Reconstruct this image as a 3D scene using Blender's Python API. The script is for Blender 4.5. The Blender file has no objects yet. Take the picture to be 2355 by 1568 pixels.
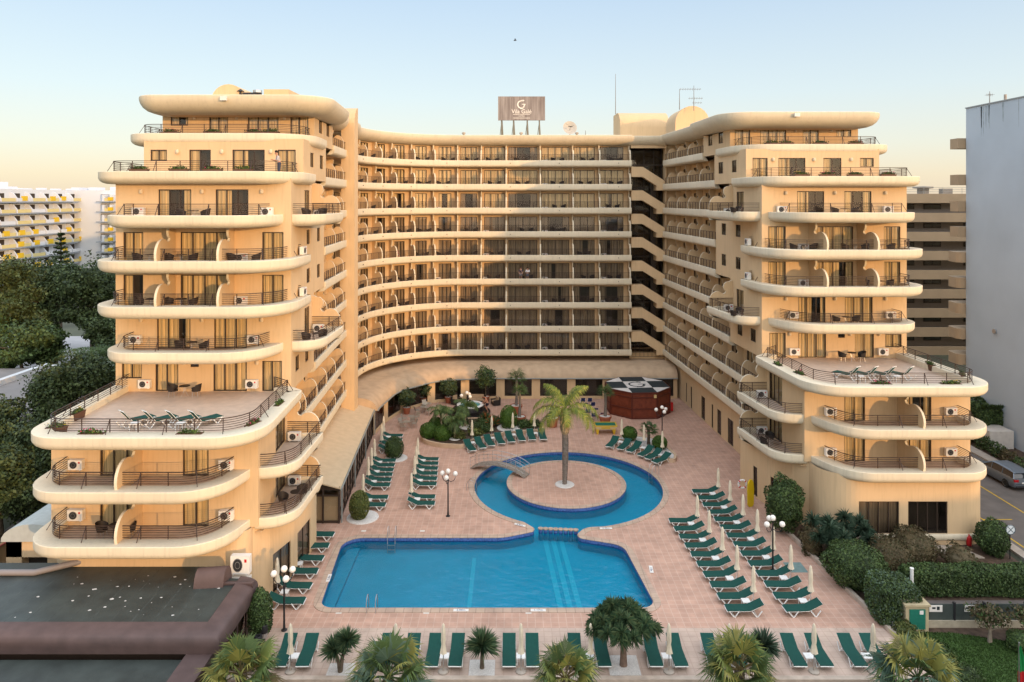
import bpy, math, random
from mathutils import Vector, Matrix, geometry
random.seed(7)
R=math.radians; PI=math.pi
# ------------------------------------------------------------ camera, world, sun
H=22.8; F=1630.0; U0=1177.0; V0=458.0
scene=bpy.context.scene
C=scene.collection
cam=bpy.data.objects.new('camera',bpy.data.cameras.new('camera')); C.objects.link(cam)
cam.location=(0,0,H); cam.rotation_euler=(R(90),0,0)
cam.data.sensor_width=36; cam.data.lens=F/2354*36; cam.data.shift_y=-(784-V0)/2354
cam.data.clip_start=0.5; cam.data.clip_end=6000
scene.camera=cam
SUN_EL=6.6; SUN_AZ=37.0          # the sun stands behind the camera, to the right
sd=Vector((math.sin(R(SUN_AZ))*math.cos(R(SUN_EL)),-math.cos(R(SUN_AZ))*math.cos(R(SUN_EL)),math.sin(R(SUN_EL))))
L=bpy.data.lights.new('sun','SUN'); L.energy=2.0; L.angle=R(0.6); L.color=(1.0,0.56,0.22)
sun=bpy.data.objects.new('sun',L); C.objects.link(sun); sun.rotation_euler=sd.to_track_quat('Z','Y').to_euler()
W=bpy.data.worlds.new('World'); scene.world=W; W.use_nodes=True
nt=W.node_tree; nt.nodes.clear()
def nn(t,k,**kw):
    n=t.nodes.new(k)
    for a,b in kw.items(): setattr(n,a,b)
    return n
out=nn(nt,'ShaderNodeOutputWorld'); bgn=nn(nt,'ShaderNodeBackground')
sky=nn(nt,'ShaderNodeTexSky'); sky.sky_type='NISHITA'; sky.sun_disc=False
sky.sun_elevation=R(SUN_EL); sky.sun_rotation=PI-R(SUN_AZ); sky.air_density=1.0; sky.dust_density=1.2; sky.ozone_density=1.4
tc=nn(nt,'ShaderNodeTexCoord'); sx=nn(nt,'ShaderNodeSeparateXYZ'); rp=nn(nt,'ShaderNodeValToRGB')
nt.links.new(tc.outputs['Generated'],sx.inputs[0]); nt.links.new(sx.outputs[2],rp.inputs[0])
e=rp.color_ramp.elements
def hexlin(r,g,b,k=1.):
    return tuple(k*(c/255/12.92 if c/255<=.04045 else ((c/255+.055)/1.055)**2.4) for c in (r,g,b))+(1,)
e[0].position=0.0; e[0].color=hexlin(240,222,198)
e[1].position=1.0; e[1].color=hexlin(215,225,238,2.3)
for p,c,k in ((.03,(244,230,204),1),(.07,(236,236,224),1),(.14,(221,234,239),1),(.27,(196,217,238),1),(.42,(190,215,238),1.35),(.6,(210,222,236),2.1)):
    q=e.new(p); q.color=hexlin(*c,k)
mx=nn(nt,'ShaderNodeMix',data_type='RGBA',blend_type='ADD'); mx.inputs[0].default_value=1.0; mx.clamp_result=False
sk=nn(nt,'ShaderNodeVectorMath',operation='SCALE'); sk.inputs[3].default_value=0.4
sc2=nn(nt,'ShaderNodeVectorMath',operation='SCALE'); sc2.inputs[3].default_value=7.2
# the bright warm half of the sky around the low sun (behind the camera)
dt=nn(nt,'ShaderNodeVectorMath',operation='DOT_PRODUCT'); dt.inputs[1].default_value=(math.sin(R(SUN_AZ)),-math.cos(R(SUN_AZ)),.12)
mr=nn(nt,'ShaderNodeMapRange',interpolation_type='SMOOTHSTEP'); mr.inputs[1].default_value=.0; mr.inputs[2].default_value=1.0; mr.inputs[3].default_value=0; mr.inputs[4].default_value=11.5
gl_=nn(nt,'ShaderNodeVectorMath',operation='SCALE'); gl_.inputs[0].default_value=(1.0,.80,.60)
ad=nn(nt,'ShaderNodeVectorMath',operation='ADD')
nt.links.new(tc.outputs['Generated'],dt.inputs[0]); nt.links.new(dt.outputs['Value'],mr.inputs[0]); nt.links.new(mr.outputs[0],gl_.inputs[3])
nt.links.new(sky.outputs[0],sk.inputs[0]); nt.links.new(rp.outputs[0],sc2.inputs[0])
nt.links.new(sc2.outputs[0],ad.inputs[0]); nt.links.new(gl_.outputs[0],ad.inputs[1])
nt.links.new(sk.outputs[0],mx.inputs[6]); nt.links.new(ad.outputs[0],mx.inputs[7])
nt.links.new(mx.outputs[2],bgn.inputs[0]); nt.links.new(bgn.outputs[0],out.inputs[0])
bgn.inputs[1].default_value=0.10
scene.view_settings.view_transform='Standard'; scene.view_settings.look='None'
scene.view_settings.exposure=0.34; scene.view_settings.gamma=1.0
scene.render.film_transparent=False
try:
    scene.cycles.use_denoising=True; scene.cycles.max_bounces=6; scene.cycles.transparent_max_bounces=12
    scene.cycles.caustics_reflective=False; scene.cycles.caustics_refractive=False
except Exception: pass
# ------------------------------------------------------------ materials
MATS={}
def mat(name,col,rough=.8,metal=0.,noise=0.,nscale=3.,bump=0.,bscale=40.,spec=.3,col2=None,emit=None):
    if name in MATS: return MATS[name]
    m=bpy.data.materials.new(name); m.use_nodes=True; t=m.node_tree; b=t.nodes['Principled BSDF']
    b.inputs['Base Color'].default_value=(*col,1); b.inputs['Roughness'].default_value=rough; b.inputs['Metallic'].default_value=metal
    b.inputs['Specular IOR Level'].default_value=spec
    tcn=nn(t,'ShaderNodeTexCoord')
    if noise>0:
        n=nn(t,'ShaderNodeTexNoise'); n.inputs['Scale'].default_value=nscale; n.inputs['Detail'].default_value=5
        t.links.new(tcn.outputs['Object'],n.inputs['Vector'])
        r=nn(t,'ShaderNodeValToRGB'); c2=col2 or tuple(min(1,c*(1-noise)) for c in col); c1=tuple(min(1,c*(1+noise*.6)) for c in col)
        r.color_ramp.elements[0].position=.3; r.color_ramp.elements[1].position=.7
        r.color_ramp.elements[0].color=(*c2,1); r.color_ramp.elements[1].color=(*c1,1)
        t.links.new(n.outputs[0],r.inputs[0]); t.links.new(r.outputs[0],b.inputs['Base Color'])
    if bump>0:
        n=nn(t,'ShaderNodeTexNoise'); n.inputs['Scale'].default_value=bscale
        t.links.new(tcn.outputs['Object'],n.inputs['Vector'])
        bp=nn(t,'ShaderNodeBump'); bp.inputs['Strength'].default_value=bump; bp.inputs['Distance'].default_value=.02
        t.links.new(n.outputs[0],bp.inputs['Height']); t.links.new(bp.outputs[0],b.inputs['Normal'])
    if emit: b.inputs['Emission Color'].default_value=(*emit,1); b.inputs['Emission Strength'].default_value=1
    MATS[name]=m; return m
def nodes(m): return m.node_tree, m.node_tree.nodes['Principled BSDF']
def stucco(name,col,streak=.12):
    """painted render with faint cloudy patches, vertical weather streaks"""
    m=mat(name,col,rough=.9,bump=.25,bscale=25.); t,b=nodes(m)
    tcn=nn(t,'ShaderNodeTexCoord'); mp=nn(t,'ShaderNodeMapping'); mp.inputs['Scale'].default_value=(1.6,1.6,.18)
    n=nn(t,'ShaderNodeTexNoise'); n.inputs['Scale'].default_value=1.1; n.inputs['Detail'].default_value=7; n.inputs['Roughness'].default_value=.65
    n2=nn(t,'ShaderNodeTexNoise'); n2.inputs['Scale'].default_value=.35; n2.inputs['Detail'].default_value=4
    t.links.new(tcn.outputs['Object'],mp.inputs[0]); t.links.new(mp.outputs[0],n.inputs['Vector']); t.links.new(tcn.outputs['Object'],n2.inputs['Vector'])
    mp3=nn(t,'ShaderNodeMapping'); mp3.inputs['Scale'].default_value=(5,5,.45); n3=nn(t,'ShaderNodeTexNoise'); n3.inputs['Scale'].default_value=1.3; n3.inputs['Detail'].default_value=5
    t.links.new(tcn.outputs['Object'],mp3.inputs[0]); t.links.new(mp3.outputs[0],n3.inputs['Vector']); r3=nn(t,'ShaderNodeMapRange'); r3.inputs[1].default_value=.30; r3.inputs[2].default_value=.48; r3.inputs[3].default_value=-.45; r3.inputs[4].default_value=0.; t.links.new(n3.outputs[0],r3.inputs[0])
    a0=nn(t,'ShaderNodeMath',operation='ADD'); t.links.new(n.outputs[0],a0.inputs[0]); t.links.new(n2.outputs[0],a0.inputs[1]); a=nn(t,'ShaderNodeMath',operation='ADD'); t.links.new(a0.outputs[0],a.inputs[0]); t.links.new(r3.outputs[0],a.inputs[1])
    r=nn(t,'ShaderNodeMapRange'); r.inputs[1].default_value=.55; r.inputs[2].default_value=1.25; r.inputs[3].default_value=1-streak; r.inputs[4].default_value=1+streak*.4
    t.links.new(a.outputs[0],r.inputs[0])
    v=nn(t,'ShaderNodeVectorMath',operation='SCALE'); v.inputs[0].default_value=col; t.links.new(r.outputs[0],v.inputs[3]); t.links.new(v.outputs[0],b.inputs['Base Color'])
    return m
M_wall=stucco('peach_render',(.615,.445,.265),.09)
M_lip=stucco('cream_render',(.69,.615,.47),.10)
M_roofband=stucco('roof_band',(.64,.56,.42),.10)
M_frame=mat('bronze_frame',(.045,.03,.022),rough=.45)
M_rail=mat('rail_paint',(.05,.032,.026),rough=.5)
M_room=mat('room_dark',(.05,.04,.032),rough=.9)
M_ac=mat('ac_casing',(.72,.70,.66),rough=.5,noise=.06,nscale=4)
M_dark=mat('dark_plastic',(.025,.025,.028),rough=.5)
M_rattan=mat('rattan_dark',(.025,.02,.018),rough=.6)
M_white=mat('white_plastic',(.74,.74,.72),rough=.45,noise=.06,nscale=3)
M_metal=mat('steel',(.55,.55,.55),rough=.3,metal=.9)
M_red=mat('red_paint',(.5,.02,.02),rough=.4)
M_tfloor=mat('terrace_tile',(.54,.42,.33),rough=.45,noise=.12,nscale=2.5)
def m_curtain(name,col):
    m=mat(name,col,rough=.95); t,b=nodes(m)
    tcn=nn(t,'ShaderNodeTexCoord'); mp=nn(t,'ShaderNodeMapping'); mp.inputs['Scale'].default_value=(5,5,.05)
    n=nn(t,'ShaderNodeTexNoise'); n.inputs['Scale'].default_value=2.; n.inputs['Detail'].default_value=3
    r=nn(t,'ShaderNodeMapRange'); r.inputs[1].default_value=.3; r.inputs[2].default_value=.7; r.inputs[3].default_value=.6; r.inputs[4].default_value=1.25
    v=nn(t,'ShaderNodeVectorMath',operation='SCALE'); v.inputs[0].default_value=col
    t.links.new(tcn.outputs['Object'],mp.inputs[0]); t.links.new(mp.outputs[0],n.inputs['Vector']); t.links.new(n.outputs[0],r.inputs[0]); t.links.new(r.outputs[0],v.inputs[3]); t.links.new(v.outputs[0],b.inputs['Base Color'])
    return m
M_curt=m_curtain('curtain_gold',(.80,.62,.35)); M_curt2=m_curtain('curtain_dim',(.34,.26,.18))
def m_glass(name,tint=(.92,.90,.86),rough=.02,bumpy=.03,gl=1.0,ior=1.5):
    m=bpy.data.materials.new(name); m.use_nodes=True; t=m.node_tree; t.nodes.clear()
    o=nn(t,'ShaderNodeOutputMaterial'); tr=nn(t,'ShaderNodeBsdfTransparent'); tr.inputs[0].default_value=(*tint,1)
    g=nn(t,'ShaderNodeBsdfGlossy'); g.inputs['Roughness'].default_value=rough; g.inputs[0].default_value=(gl,gl,gl,1)
    f=nn(t,'ShaderNodeFresnel'); f.inputs[0].default_value=ior; x=nn(t,'ShaderNodeMixShader')
    n=nn(t,'ShaderNodeTexNoise'); n.inputs['Scale'].default_value=.8; tcn=nn(t,'ShaderNodeTexCoord'); t.links.new(tcn.outputs['Object'],n.inputs['Vector'])
    bp=nn(t,'ShaderNodeBump'); bp.inputs['Strength'].default_value=bumpy; bp.inputs['Distance'].default_value=.1; t.links.new(n.outputs[0],bp.inputs['Height'])
    t.links.new(bp.outputs[0],g.inputs['Normal'])
    t.links.new(f.outputs[0],x.inputs[0]); t.links.new(tr.outputs[0],x.inputs[1]); t.links.new(g.outputs[0],x.inputs[2]); t.links.new(x.outputs[0],o.inputs[0])
    MATS[name]=m; return m
M_glass=m_glass('window_glass',ior=1.5)
# ------------------------------------------------------------ mesh builder
class MB:
    def __init__(s): s.v=[]; s.f=[]; s.m=[]; s.mats=[]; s.cur=0
    def use(s,m):
        if m not in s.mats: s.mats.append(m)
        s.cur=s.mats.index(m); return s
    def face(s,idx): s.f.append(tuple(idx)); s.m.append(s.cur)
    def poly(s,pts):
        b=len(s.v); s.v+= [tuple(p) for p in pts]; s.face(range(b,b+len(pts)))
    def box(s,x0,x1,y0,y1,z0,z1,bevel=0):
        b=len(s.v); s.v+=[(x,y,z) for z in (z0,z1) for y in (y0,y1) for x in (x0,x1)]
        for q in ((0,2,3,1),(4,5,7,6),(0,1,5,4),(2,6,7,3),(0,4,6,2),(1,3,7,5)): s.face([b+i for i in q])
    def obox(s,c,size,rz=0,rx=0,ry=0):
        b=len(s.v); M=Matrix.Rotation(rz,3,'Z')@Matrix.Rotation(ry,3,'Y')@Matrix.Rotation(rx,3,'X')
        for z in (-.5,.5):
            for y in (-.5,.5):
                for x in (-.5,.5):
                    p=M@Vector((x*size[0],y*size[1],z*size[2])); s.v.append((p.x+c[0],p.y+c[1],p.z+c[2]))
        for q in ((0,2,3,1),(4,5,7,6),(0,1,5,4),(2,6,7,3),(0,4,6,2),(1,3,7,5)): s.face([b+i for i in q])
    def loft(s,rings,closed=True,caps=True,wrap=False):
        b=len(s.v); n=len(rings[0])
        for r in rings: s.v+=[tuple(p) for p in r]
        N=len(rings); rng=range(N) if wrap else range(N-1)
        for i in rng:
            j=(i+1)%N
            for k in range(n if closed else n-1):
                l=(k+1)%n; s.face((b+i*n+k,b+i*n+l,b+j*n+l,b+j*n+k))
        if caps and closed and not wrap:
            s.face([b+k for k in range(n)][::-1]); s.face([b+(N-1)*n+k for k in range(n)])
    def tube(s,path,r,n=6,closed=False,caps=True):
        path=[Vector(p) for p in path]; N=len(path); rings=[]
        for i,p in enumerate(path):
            a=path[(i-1)%N] if (closed or i>0) else p; c=path[(i+1)%N] if (closed or i<N-1) else p
            d=(c-a).normalized() if (c-a).length>1e-9 else Vector((0,0,1))
            up=Vector((0,0,1)) if abs(d.z)<.95 else Vector((1,0,0))
            x=d.cross(up).normalized(); y=x.cross(d)
            rr=r[i] if isinstance(r,(list,tuple)) else r
            rings.append([p+x*rr*math.cos(2*PI*k/n+PI/n)+y*rr*math.sin(2*PI*k/n+PI/n) for k in range(n)])
        s.loft(rings,True,caps,closed)
    def lathe(s,prof,c=(0,0,0),n=16,caps=True,sx=1,sy=1):
        s.loft([[(c[0]+r*sx*math.cos(2*PI*k/n),c[1]+r*sy*math.sin(2*PI*k/n),c[2]+z) for k in range(n)] for r,z in prof],True,caps)
    def prism(s,pts,z0,z1):
        b=len(s.v); n=len(pts); s.v+=[(p[0],p[1],z0) for p in pts]+[(p[0],p[1],z1) for p in pts]
        for k in range(n): l=(k+1)%n; s.face((b+k,b+l,b+n+l,b+n+k))
        s.face([b+k for k in range(n)][::-1]); s.face([b+n+k for k in range(n)])
    def fill(s,loops,z):
        """flat polygon with holes"""
        pts=[p for l in loops for p in l]; b=len(s.v); s.v+=[(p[0],p[1],z) for p in pts]
        for tri in geometry.tessellate_polygon([[Vector((p[0],p[1],0)) for p in l] for l in loops]): s.face([b+i for i in tri])
    def sphere(s,c,r,n=12,m=8,sz=1,sx=1,sy=1):
        s.lathe([(max(1e-4,r*math.sin(PI*i/m)),-r*sz*math.cos(PI*i/m)) for i in range(m+1)],c,n,False,sx,sy)
    def xf(s,M,start=0):
        for i in range(start,len(s.v)):
            p=M@Vector(s.v[i]); s.v[i]=(p.x,p.y,p.z)
    def join(s,o,M=None):
        b=len(s.v)
        for p in o.v:
            if M is not None: p=M@Vector(p)
            s.v.append(tuple(p))
        mp=[]
        for m in o.mats:
            if m not in s.mats: s.mats.append(m)
            mp.append(s.mats.index(m))
        for f,mi in zip(o.f,o.m): s.f.append(tuple(b+i for i in f)); s.m.append(mp[mi])
    def mesh(s,name,smooth=None):
        me=bpy.data.meshes.new(name); me.from_pydata(s.v,[],s.f)
        for m in s.mats: me.materials.append(m)
        me.polygons.foreach_set('material_index',s.m)
        if smooth:
            me.shade_smooth()
            if smooth<180: me.set_sharp_from_angle(angle=R(smooth))
        me.update(); return me
    def build(s,name,parent=None,smooth=None,**kw):
        o=bpy.data.objects.new(name,s.mesh(name,smooth)); C.objects.link(o)
        if parent is not None: o.parent=parent
        return tag(o,**kw)
def tag(o,label=None,cat=None,group=None,kind=None):
    if label: o['label']=label
    if cat: o['category']=cat
    if group: o['group']=group
    if kind: o['kind']=kind
    return o
def empty(name,loc=(0,0,0),rz=0,**kw):
    o=bpy.data.objects.new(name,None); C.objects.link(o); o.location=loc; o.rotation_euler=(0,0,rz); return tag(o,**kw)
def copy_tree(o,loc=None,rz=None,parent=None,scale=None,**kw):
    c=o.copy(); C.objects.link(c)
    if parent is not None: c.parent=parent
    if loc is not None: c.location=loc
    if rz is not None: c.rotation_euler=(0,0,rz)
    if scale is not None: c.scale=(scale,)*3
    tag(c,**kw)
    for ch in list(o.children): copy_tree(ch,parent=c)
    return c
def rpoly(pts,n=7):
    """polyline with rounded corners: pts (x,y) or (x,y,r)"""
    out=[]
    for i,p in enumerate(pts):
        if len(p)<3 or i in (0,len(pts)-1): out.append((p[0],p[1])); continue
        P=Vector(p[:2]); A=Vector(pts[i-1][:2]); B=Vector(pts[i+1][:2])
        a=(A-P).normalized(); b=(B-P).normalized(); ang=a.angle(b); t=p[2]/math.tan(ang/2); t=min(t,(A-P).length*.95,(B-P).length*.95); r=t*math.tan(ang/2)
        c=P+(a+b).normalized()*(r/math.sin(ang/2)); s=P+a*t-c; e2=P+b*t-c
        a0=math.atan2(s.y,s.x); a1=math.atan2(e2.y,e2.x); d=(a1-a0+PI)%(2*PI)-PI
        for k in range(n+1):
            th=a0+d*k/n; out.append((c.x+r*math.cos(th),c.y+r*math.sin(th)))
    return out
def offset(path,d,closed=False):
    """shift a polyline to its left by d (right when negative)"""
    N=len(path); o=[]
    for i in range(N):
        a=Vector(path[(i-1)%N] if (closed or i>0) else path[i]); b=Vector(path[(i+1)%N] if (closed or i<N-1) else path[i])
        t=(b-a)
        if t.length<1e-9: t=Vector((1,0))
        t.normalize(); p=Vector(path[i]); o.append((p.x-t.y*d,p.y+t.x*d))
    return o
def resample(path,step):
    out=[Vector(path[0])]; 
    acc=0; segs=[(Vector(path[i]),Vector(path[i+1])) for i in range(len(path)-1)]
    tot=sum((b-a).length for a,b in segs); n=max(1,round(tot/step)); st=tot/n; t=st; pos=0
    res=[(Vector(path[0]),(segs[0][1]-segs[0][0]).normalized())]
    for a,b in segs:
        l=(b-a).length
        while t<=pos+l+1e-6 and l>0:
            res.append((a+(b-a)*((t-pos)/l),(b-a).normalized())); t+=st
        pos+=l
    return res
def P(u,v,z=0.):
    """ground point seen at photo pixel (u,v), from the solved camera"""
    d=F*(H-z)/(v-V0); return ((u-U0)*d/F,d)
def ordn(i): return ['zeroth','first','second','third','fourth','fifth','sixth','seventh','eighth','ninth','tenth','eleventh','twelfth','thirteenth','fourteenth','fifteenth'][i]
# ------------------------------------------------------------ the hotel
FH=2.8
def ZL(l): return H-(7.36-l)*FH        # top of the balcony lip of level l
hotel=empty('hotel',(0,60,0)); tag(hotel,'large peach coloured hotel with stepped towers, curved balconies and central block around the pool','hotel')
hotel.location=(0,0,0)
WALLS=MB()
def TL(s,y): return (-14.1-.055*(y-39.4)-s, y)
def TR(s,y): return (20.3-.065*(y-39.4)+s, y+9.8)
LIP=[(.42,-.4),(.42,-.02),(.39,0),(.03,0),(0,-.03),(0,-.38),(.04,-.51),(.12,-.62),(.26,-.71),(.48,-.78),(.8,-.8)]
LIPC=[(.30,-.4),(.30,-.02),(.27,0),(.02,0),(0,-.02),(0,-.54),(.03,-.63),(.10,-.71),(.22,-.77),(.4,-.8),(.6,-.8)]
LIPF=[(.95,-.4),(.95,-.02),(.92,0),(.03,0),(0,-.03),(0,-.38),(.04,-.51),(.12,-.62),(.26,-.71),(.48,-.78),(.8,-.8)]
ROOFP=[(1.5,-.05),(1.4,0),(.05,0),(0,-.05),(0,-.25),(.07,-.5),(.25,-.78),(.55,-1.02),(.95,-1.17),(1.4,-1.22),(1.9,-1.24)]
def slab(mb,path,z,close,prof=LIP,floor=True,m=None,sgn=1):
    """lip lofted along path (inside lies on the side of sgn); close = far points that complete the floor"""
    mb.use(m or M_lip)
    offs=[offset(path,sgn*i) for i,_ in prof]
    mb.loft([[ (offs[k][j][0],offs[k][j][1],z+prof[k][1]) for k in range(len(prof))] for j in range(len(path))],False,False)
    a=offs[0]; b=offs[-1]
    mb.use(M_tfloor if floor is True else (floor or M_lip)); mb.fill([[*a,*close]],z+prof[0][1])
    mb.use(M_wall); mb.fill([[*b,*close]],z+prof[-1][1])
    # end caps of the lip
    mb.use(m or M_lip)
    for j in (0,-1): mb.poly([(offs[k][j][0],offs[k][j][1],z+prof[k][1]) for k in range(len(prof))])
def railing(path,z,parent,inset=.25,sgn=1,h=.7,bars=6,post=1.5,r=.022,strut=True,strut_out=None):
    mb=MB().use(M_rail); p=offset(path,sgn*inset)
    for k in range(bars):
        zz=z+.1+(h-.1)*k/(bars-1); mb.tube([(x,y,zz) for x,y in p],r*(1.35 if k==bars-1 else .8),4)
    for i,(q,t) in enumerate(resample(p,post)):
        mb.tube([(q.x,q.y,z-.35),(q.x,q.y,z+h)],r*1.3,4)
        if strut and i%2==1:
            n=Vector((-t.y,t.x))*(-sgn)*(strut_out or (inset-.05)); mb.tube([(q.x+n.x,q.y+n.y,z),(q.x,q.y,z+h)],r,4)
    return mb.build('railing',parent)
PART_CACHE={}
def partition_mesh(d,hgt=2.25,big=.92):
    key=(round(d,2),hgt)
    if key in PART_CACHE: return PART_CACHE[key]
    pts=[(0,-.35),(d-.05,-.35)]
    for k in range(0,13):
        th=R(-22+k*12.7); pts.append((.645*d+.352*d*math.cos(th),.34+.96*math.sin(th)))
    pts.append((.335*d,1.13))
    for k in range(0,10):
        th=R(-62+k*18); pts.append((.20*d+.19*d*math.cos(th),1.70+.46*math.sin(th)))
    pts+=[(.12,hgt),(0,hgt)]
    mb=MB().use(M_lip); b=0; t=.075; n=len(pts)
    mb.v=[(p[0],-t,p[1]) for p in pts]+[(p[0],t,p[1]) for p in pts]
    for k in range(n): l=(k+1)%n; mb.face((k,l,n+l,n+k))
    mb.use(M_wall); mb.face(range(n)); mb.face([n+k for k in range(n)][::-1])
    me=mb.mesh('partition'); PART_CACHE[key]=me; return me
def partition(parent,base,dirv,z,d,**k):
    o=bpy.data.objects.new('partition',partition_mesh(d,**k)); C.objects.link(o); o.parent=parent
    o.location=(base[0],base[1],z); o.rotation_euler=(0,0,math.atan2(dirv[1],dirv[0])); return o
WIN=[]
def wallpanel(A,B,z0,z1,openings,mb=None,deep=.9,m=None,sill=True):
    """wall from A to B (outside on the right of A->B) with openings (a0,a1,zb,zt,panes[,style])"""
    mb=mb or WALLS; A=Vector(A); B=Vector(B); Ln=(B-A).length; d=(B-A)/Ln; n=Vector((d.y,-d.x))
    xs=sorted({0,Ln,*[o[0] for o in openings],*[o[1] for o in openings]}); zs=sorted({z0,z1,*[o[2] for o in openings],*[o[3] for o in openings]})
    def pt(a,z,dep=0): q=A+d*a-n*dep; return (q.x,q.y,z)
    mb.use(m or M_wall)
    for i in range(len(xs)-1):
        run=None
        for j in range(len(zs)-1):
            cx=(xs[i]+xs[i+1])/2; cz=(zs[j]+zs[j+1])/2
            if any(o[0]<cx<o[1] and o[2]<cz<o[3] for o in openings): continue
            mb.poly([pt(xs[i],zs[j]),pt(xs[i+1],zs[j]),pt(xs[i+1],zs[j+1]),pt(xs[i],zs[j+1])])
    for o in openings:
        a0,a1,zb,zt=o[:4]; panes=o[4] if len(o)>4 else 2; style=o[5] if len(o)>5 else None
        mb.use(m or M_wall); e=.16
        for q in ((a0,zb,a1,zb),(a0,zt,a1,zt),(a0,zb,a0,zt),(a1,zb,a1,zt)):
            mb.poly([pt(q[0],q[1]),pt(q[2],q[3]),pt(q[2],q[3],e),pt(q[0],q[1],e)])
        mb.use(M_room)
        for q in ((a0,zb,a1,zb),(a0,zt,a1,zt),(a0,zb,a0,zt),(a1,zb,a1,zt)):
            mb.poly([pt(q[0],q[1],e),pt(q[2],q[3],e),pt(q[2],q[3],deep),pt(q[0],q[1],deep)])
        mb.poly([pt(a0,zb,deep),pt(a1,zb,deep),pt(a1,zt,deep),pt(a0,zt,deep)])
        c=A+d*(a0+a1)/2; size=(a1-a0)*(zt-zb)*max(.05,abs(n.dot(-c.normalized())))/c.length_squared
        WIN.append((size,(pt(a0,0)[0],pt(a0,0)[1]),d.copy(),n.copy(),a1-a0,zb,zt,panes,style))
def window_mbs(w,rng):
    size,o,d,n,L_,zb,zt,panes,style=w
    def pt(a,z,dep): return (o[0]+d.x*a-n.x*dep,o[1]+d.y*a-n.y*dep,z)
    def bar(mb,a0,a1,z0,z1,d0=.06,d1=.12):
        q=[pt(a,z,dd) for dd in (d0,d1) for z in (z0,z1) for a in (a0,a1)]; b=len(mb.v); mb.v+=q
        for f in ((0,2,3,1),(4,5,7,6),(0,1,5,4),(2,6,7,3),(0,4,6,2),(1,3,7,5)): mb.face([b+i for i in f])
    fr=MB().use(M_frame); t=.06
    bar(fr,0,L_,zb,zb+t); bar(fr,0,L_,zt-t,zt); bar(fr,0,t,zb+t,zt-t); bar(fr,L_-t,L_,zb+t,zt-t)
    for k in range(1,panes): a=L_*k/panes; bar(fr,a-t*.55,a+t*.55,zb+t,zt-t,.063,.117)
    pn=MB().use(M_glass); pn.poly([pt(t,zb+t,.09),pt(L_-t,zb+t,.09),pt(L_-t,zt-t,.09),pt(t,zt-t,.09)])
    cu=MB()
    if style=='none': return fr,pn,None
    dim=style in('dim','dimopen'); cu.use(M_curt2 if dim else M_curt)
    spans=[(0.02,L_-.02)]
    r=rng.random()
    if style in('open','dimopen'): spans=[(0.02,L_*.3),(L_*.75,L_-.02)]
    elif style=='half': spans=[(.02,L_*.45)]
    elif r<.14:
        g=L_*(rng.random()*.6+.2); w_=.12+.3*rng.random(); spans=[(0.02,max(.1,g-w_)),(min(L_-.1,g+w_),L_-.02)]
    for a0,a1 in spans:
        ns=max(3,int((a1-a0)/.09)); ph=rng.random()*6; f=2*PI/(.24+.1*rng.random())
        ring=[]
        for k in range(ns+1):
            a=a0+(a1-a0)*k/ns; dep=.21+.035*math.sin(f*a+ph)+.02*math.sin(2.3*f*a)
            ring.append([pt(a,zb+.02,dep),pt(a,zt-.02,dep)])
        cu.loft(ring,False,False)
    return fr,pn,cu
def dir2(a,b): v=Vector(b)-Vector(a); return v.normalized()
ACS=[]; CHAIRS=[]; LAMPS=[]
FY={1:39.4,2:39.4,3:46.5,4:46.5,5:46.5,6:46.5,7:46.5,8:49.3,9:53.3}
YS={9:60.3,8:56.8,7:53.5,6:56.8,5:56.8,4:53.2,3:53.2,2:46.5,1:46.5}
SIN={8:-.15}; SOUT={8:10.95,9:11.4}
def fl(l): return ZL(l)-.4
OPEN={9:[(10.8,9.5,1.35,2.05,2),(7.9,6.5,0.02,2.05,2),(5.0,2.7,.02,2.05,3),(1.8,.45,.02,2.05,2)],
 8:[(10.5,9.35,1.3,2.05,2),(7.8,6.3,.02,2.05,2,'half'),(4.8,2.55,.02,2.05,3,'half'),(1.65,.4,.02,2.05,2)],
 7:[(8.7,6.55,.02,2.05,3,'open'),(4.95,2.8,.02,2.05,3,'half')],
 6:[(11.0,9.7,.02,2.05,2),(7.25,4.1,.02,2.05,4),(1.9,.5,.02,2.05,2)],
 5:[(11.0,9.7,.02,2.05,2),(7.25,4.1,.02,2.05,4),(1.9,.5,.02,2.05,2)],
 4:[(8.8,6.6,.02,2.05,3),(5.05,2.9,.02,2.05,3)],
 3:[(11.1,9.8,.85,1.9,2),(8.9,7.4,.02,2.0,2),(6.6,6.05,1.6,1.95,1,'none'),(5.1,2.9,.02,2.0,3),(1.9,.6,.02,2.0,2)],
 2:[(8.8,6.6,.02,2.05,3),(5.9,5.2,1.75,2.1,1,'none'),(4.2,2.76,.02,2.05,2)],
 1:[(8.8,6.6,.02,2.05,3),(5.9,5.2,1.75,2.1,1,'none'),(4.2,2.76,.02,2.05,2)]}
SIDE={9:[(55.0,56.2),(57.8,59.0)],8:[(51.4,52.5),(54.6,55.8)],6:[(50.9,52.0),(54.3,55.4)],5:[(50.9,52.0),(54.3,55.4)],3:[(47.7,48.8),(50.5,51.6)]}
SDOOR={7:(50.2,51.8),4:(50.2,51.8),2:(42.9,45.2),1:(42.9,45.2)}
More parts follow.
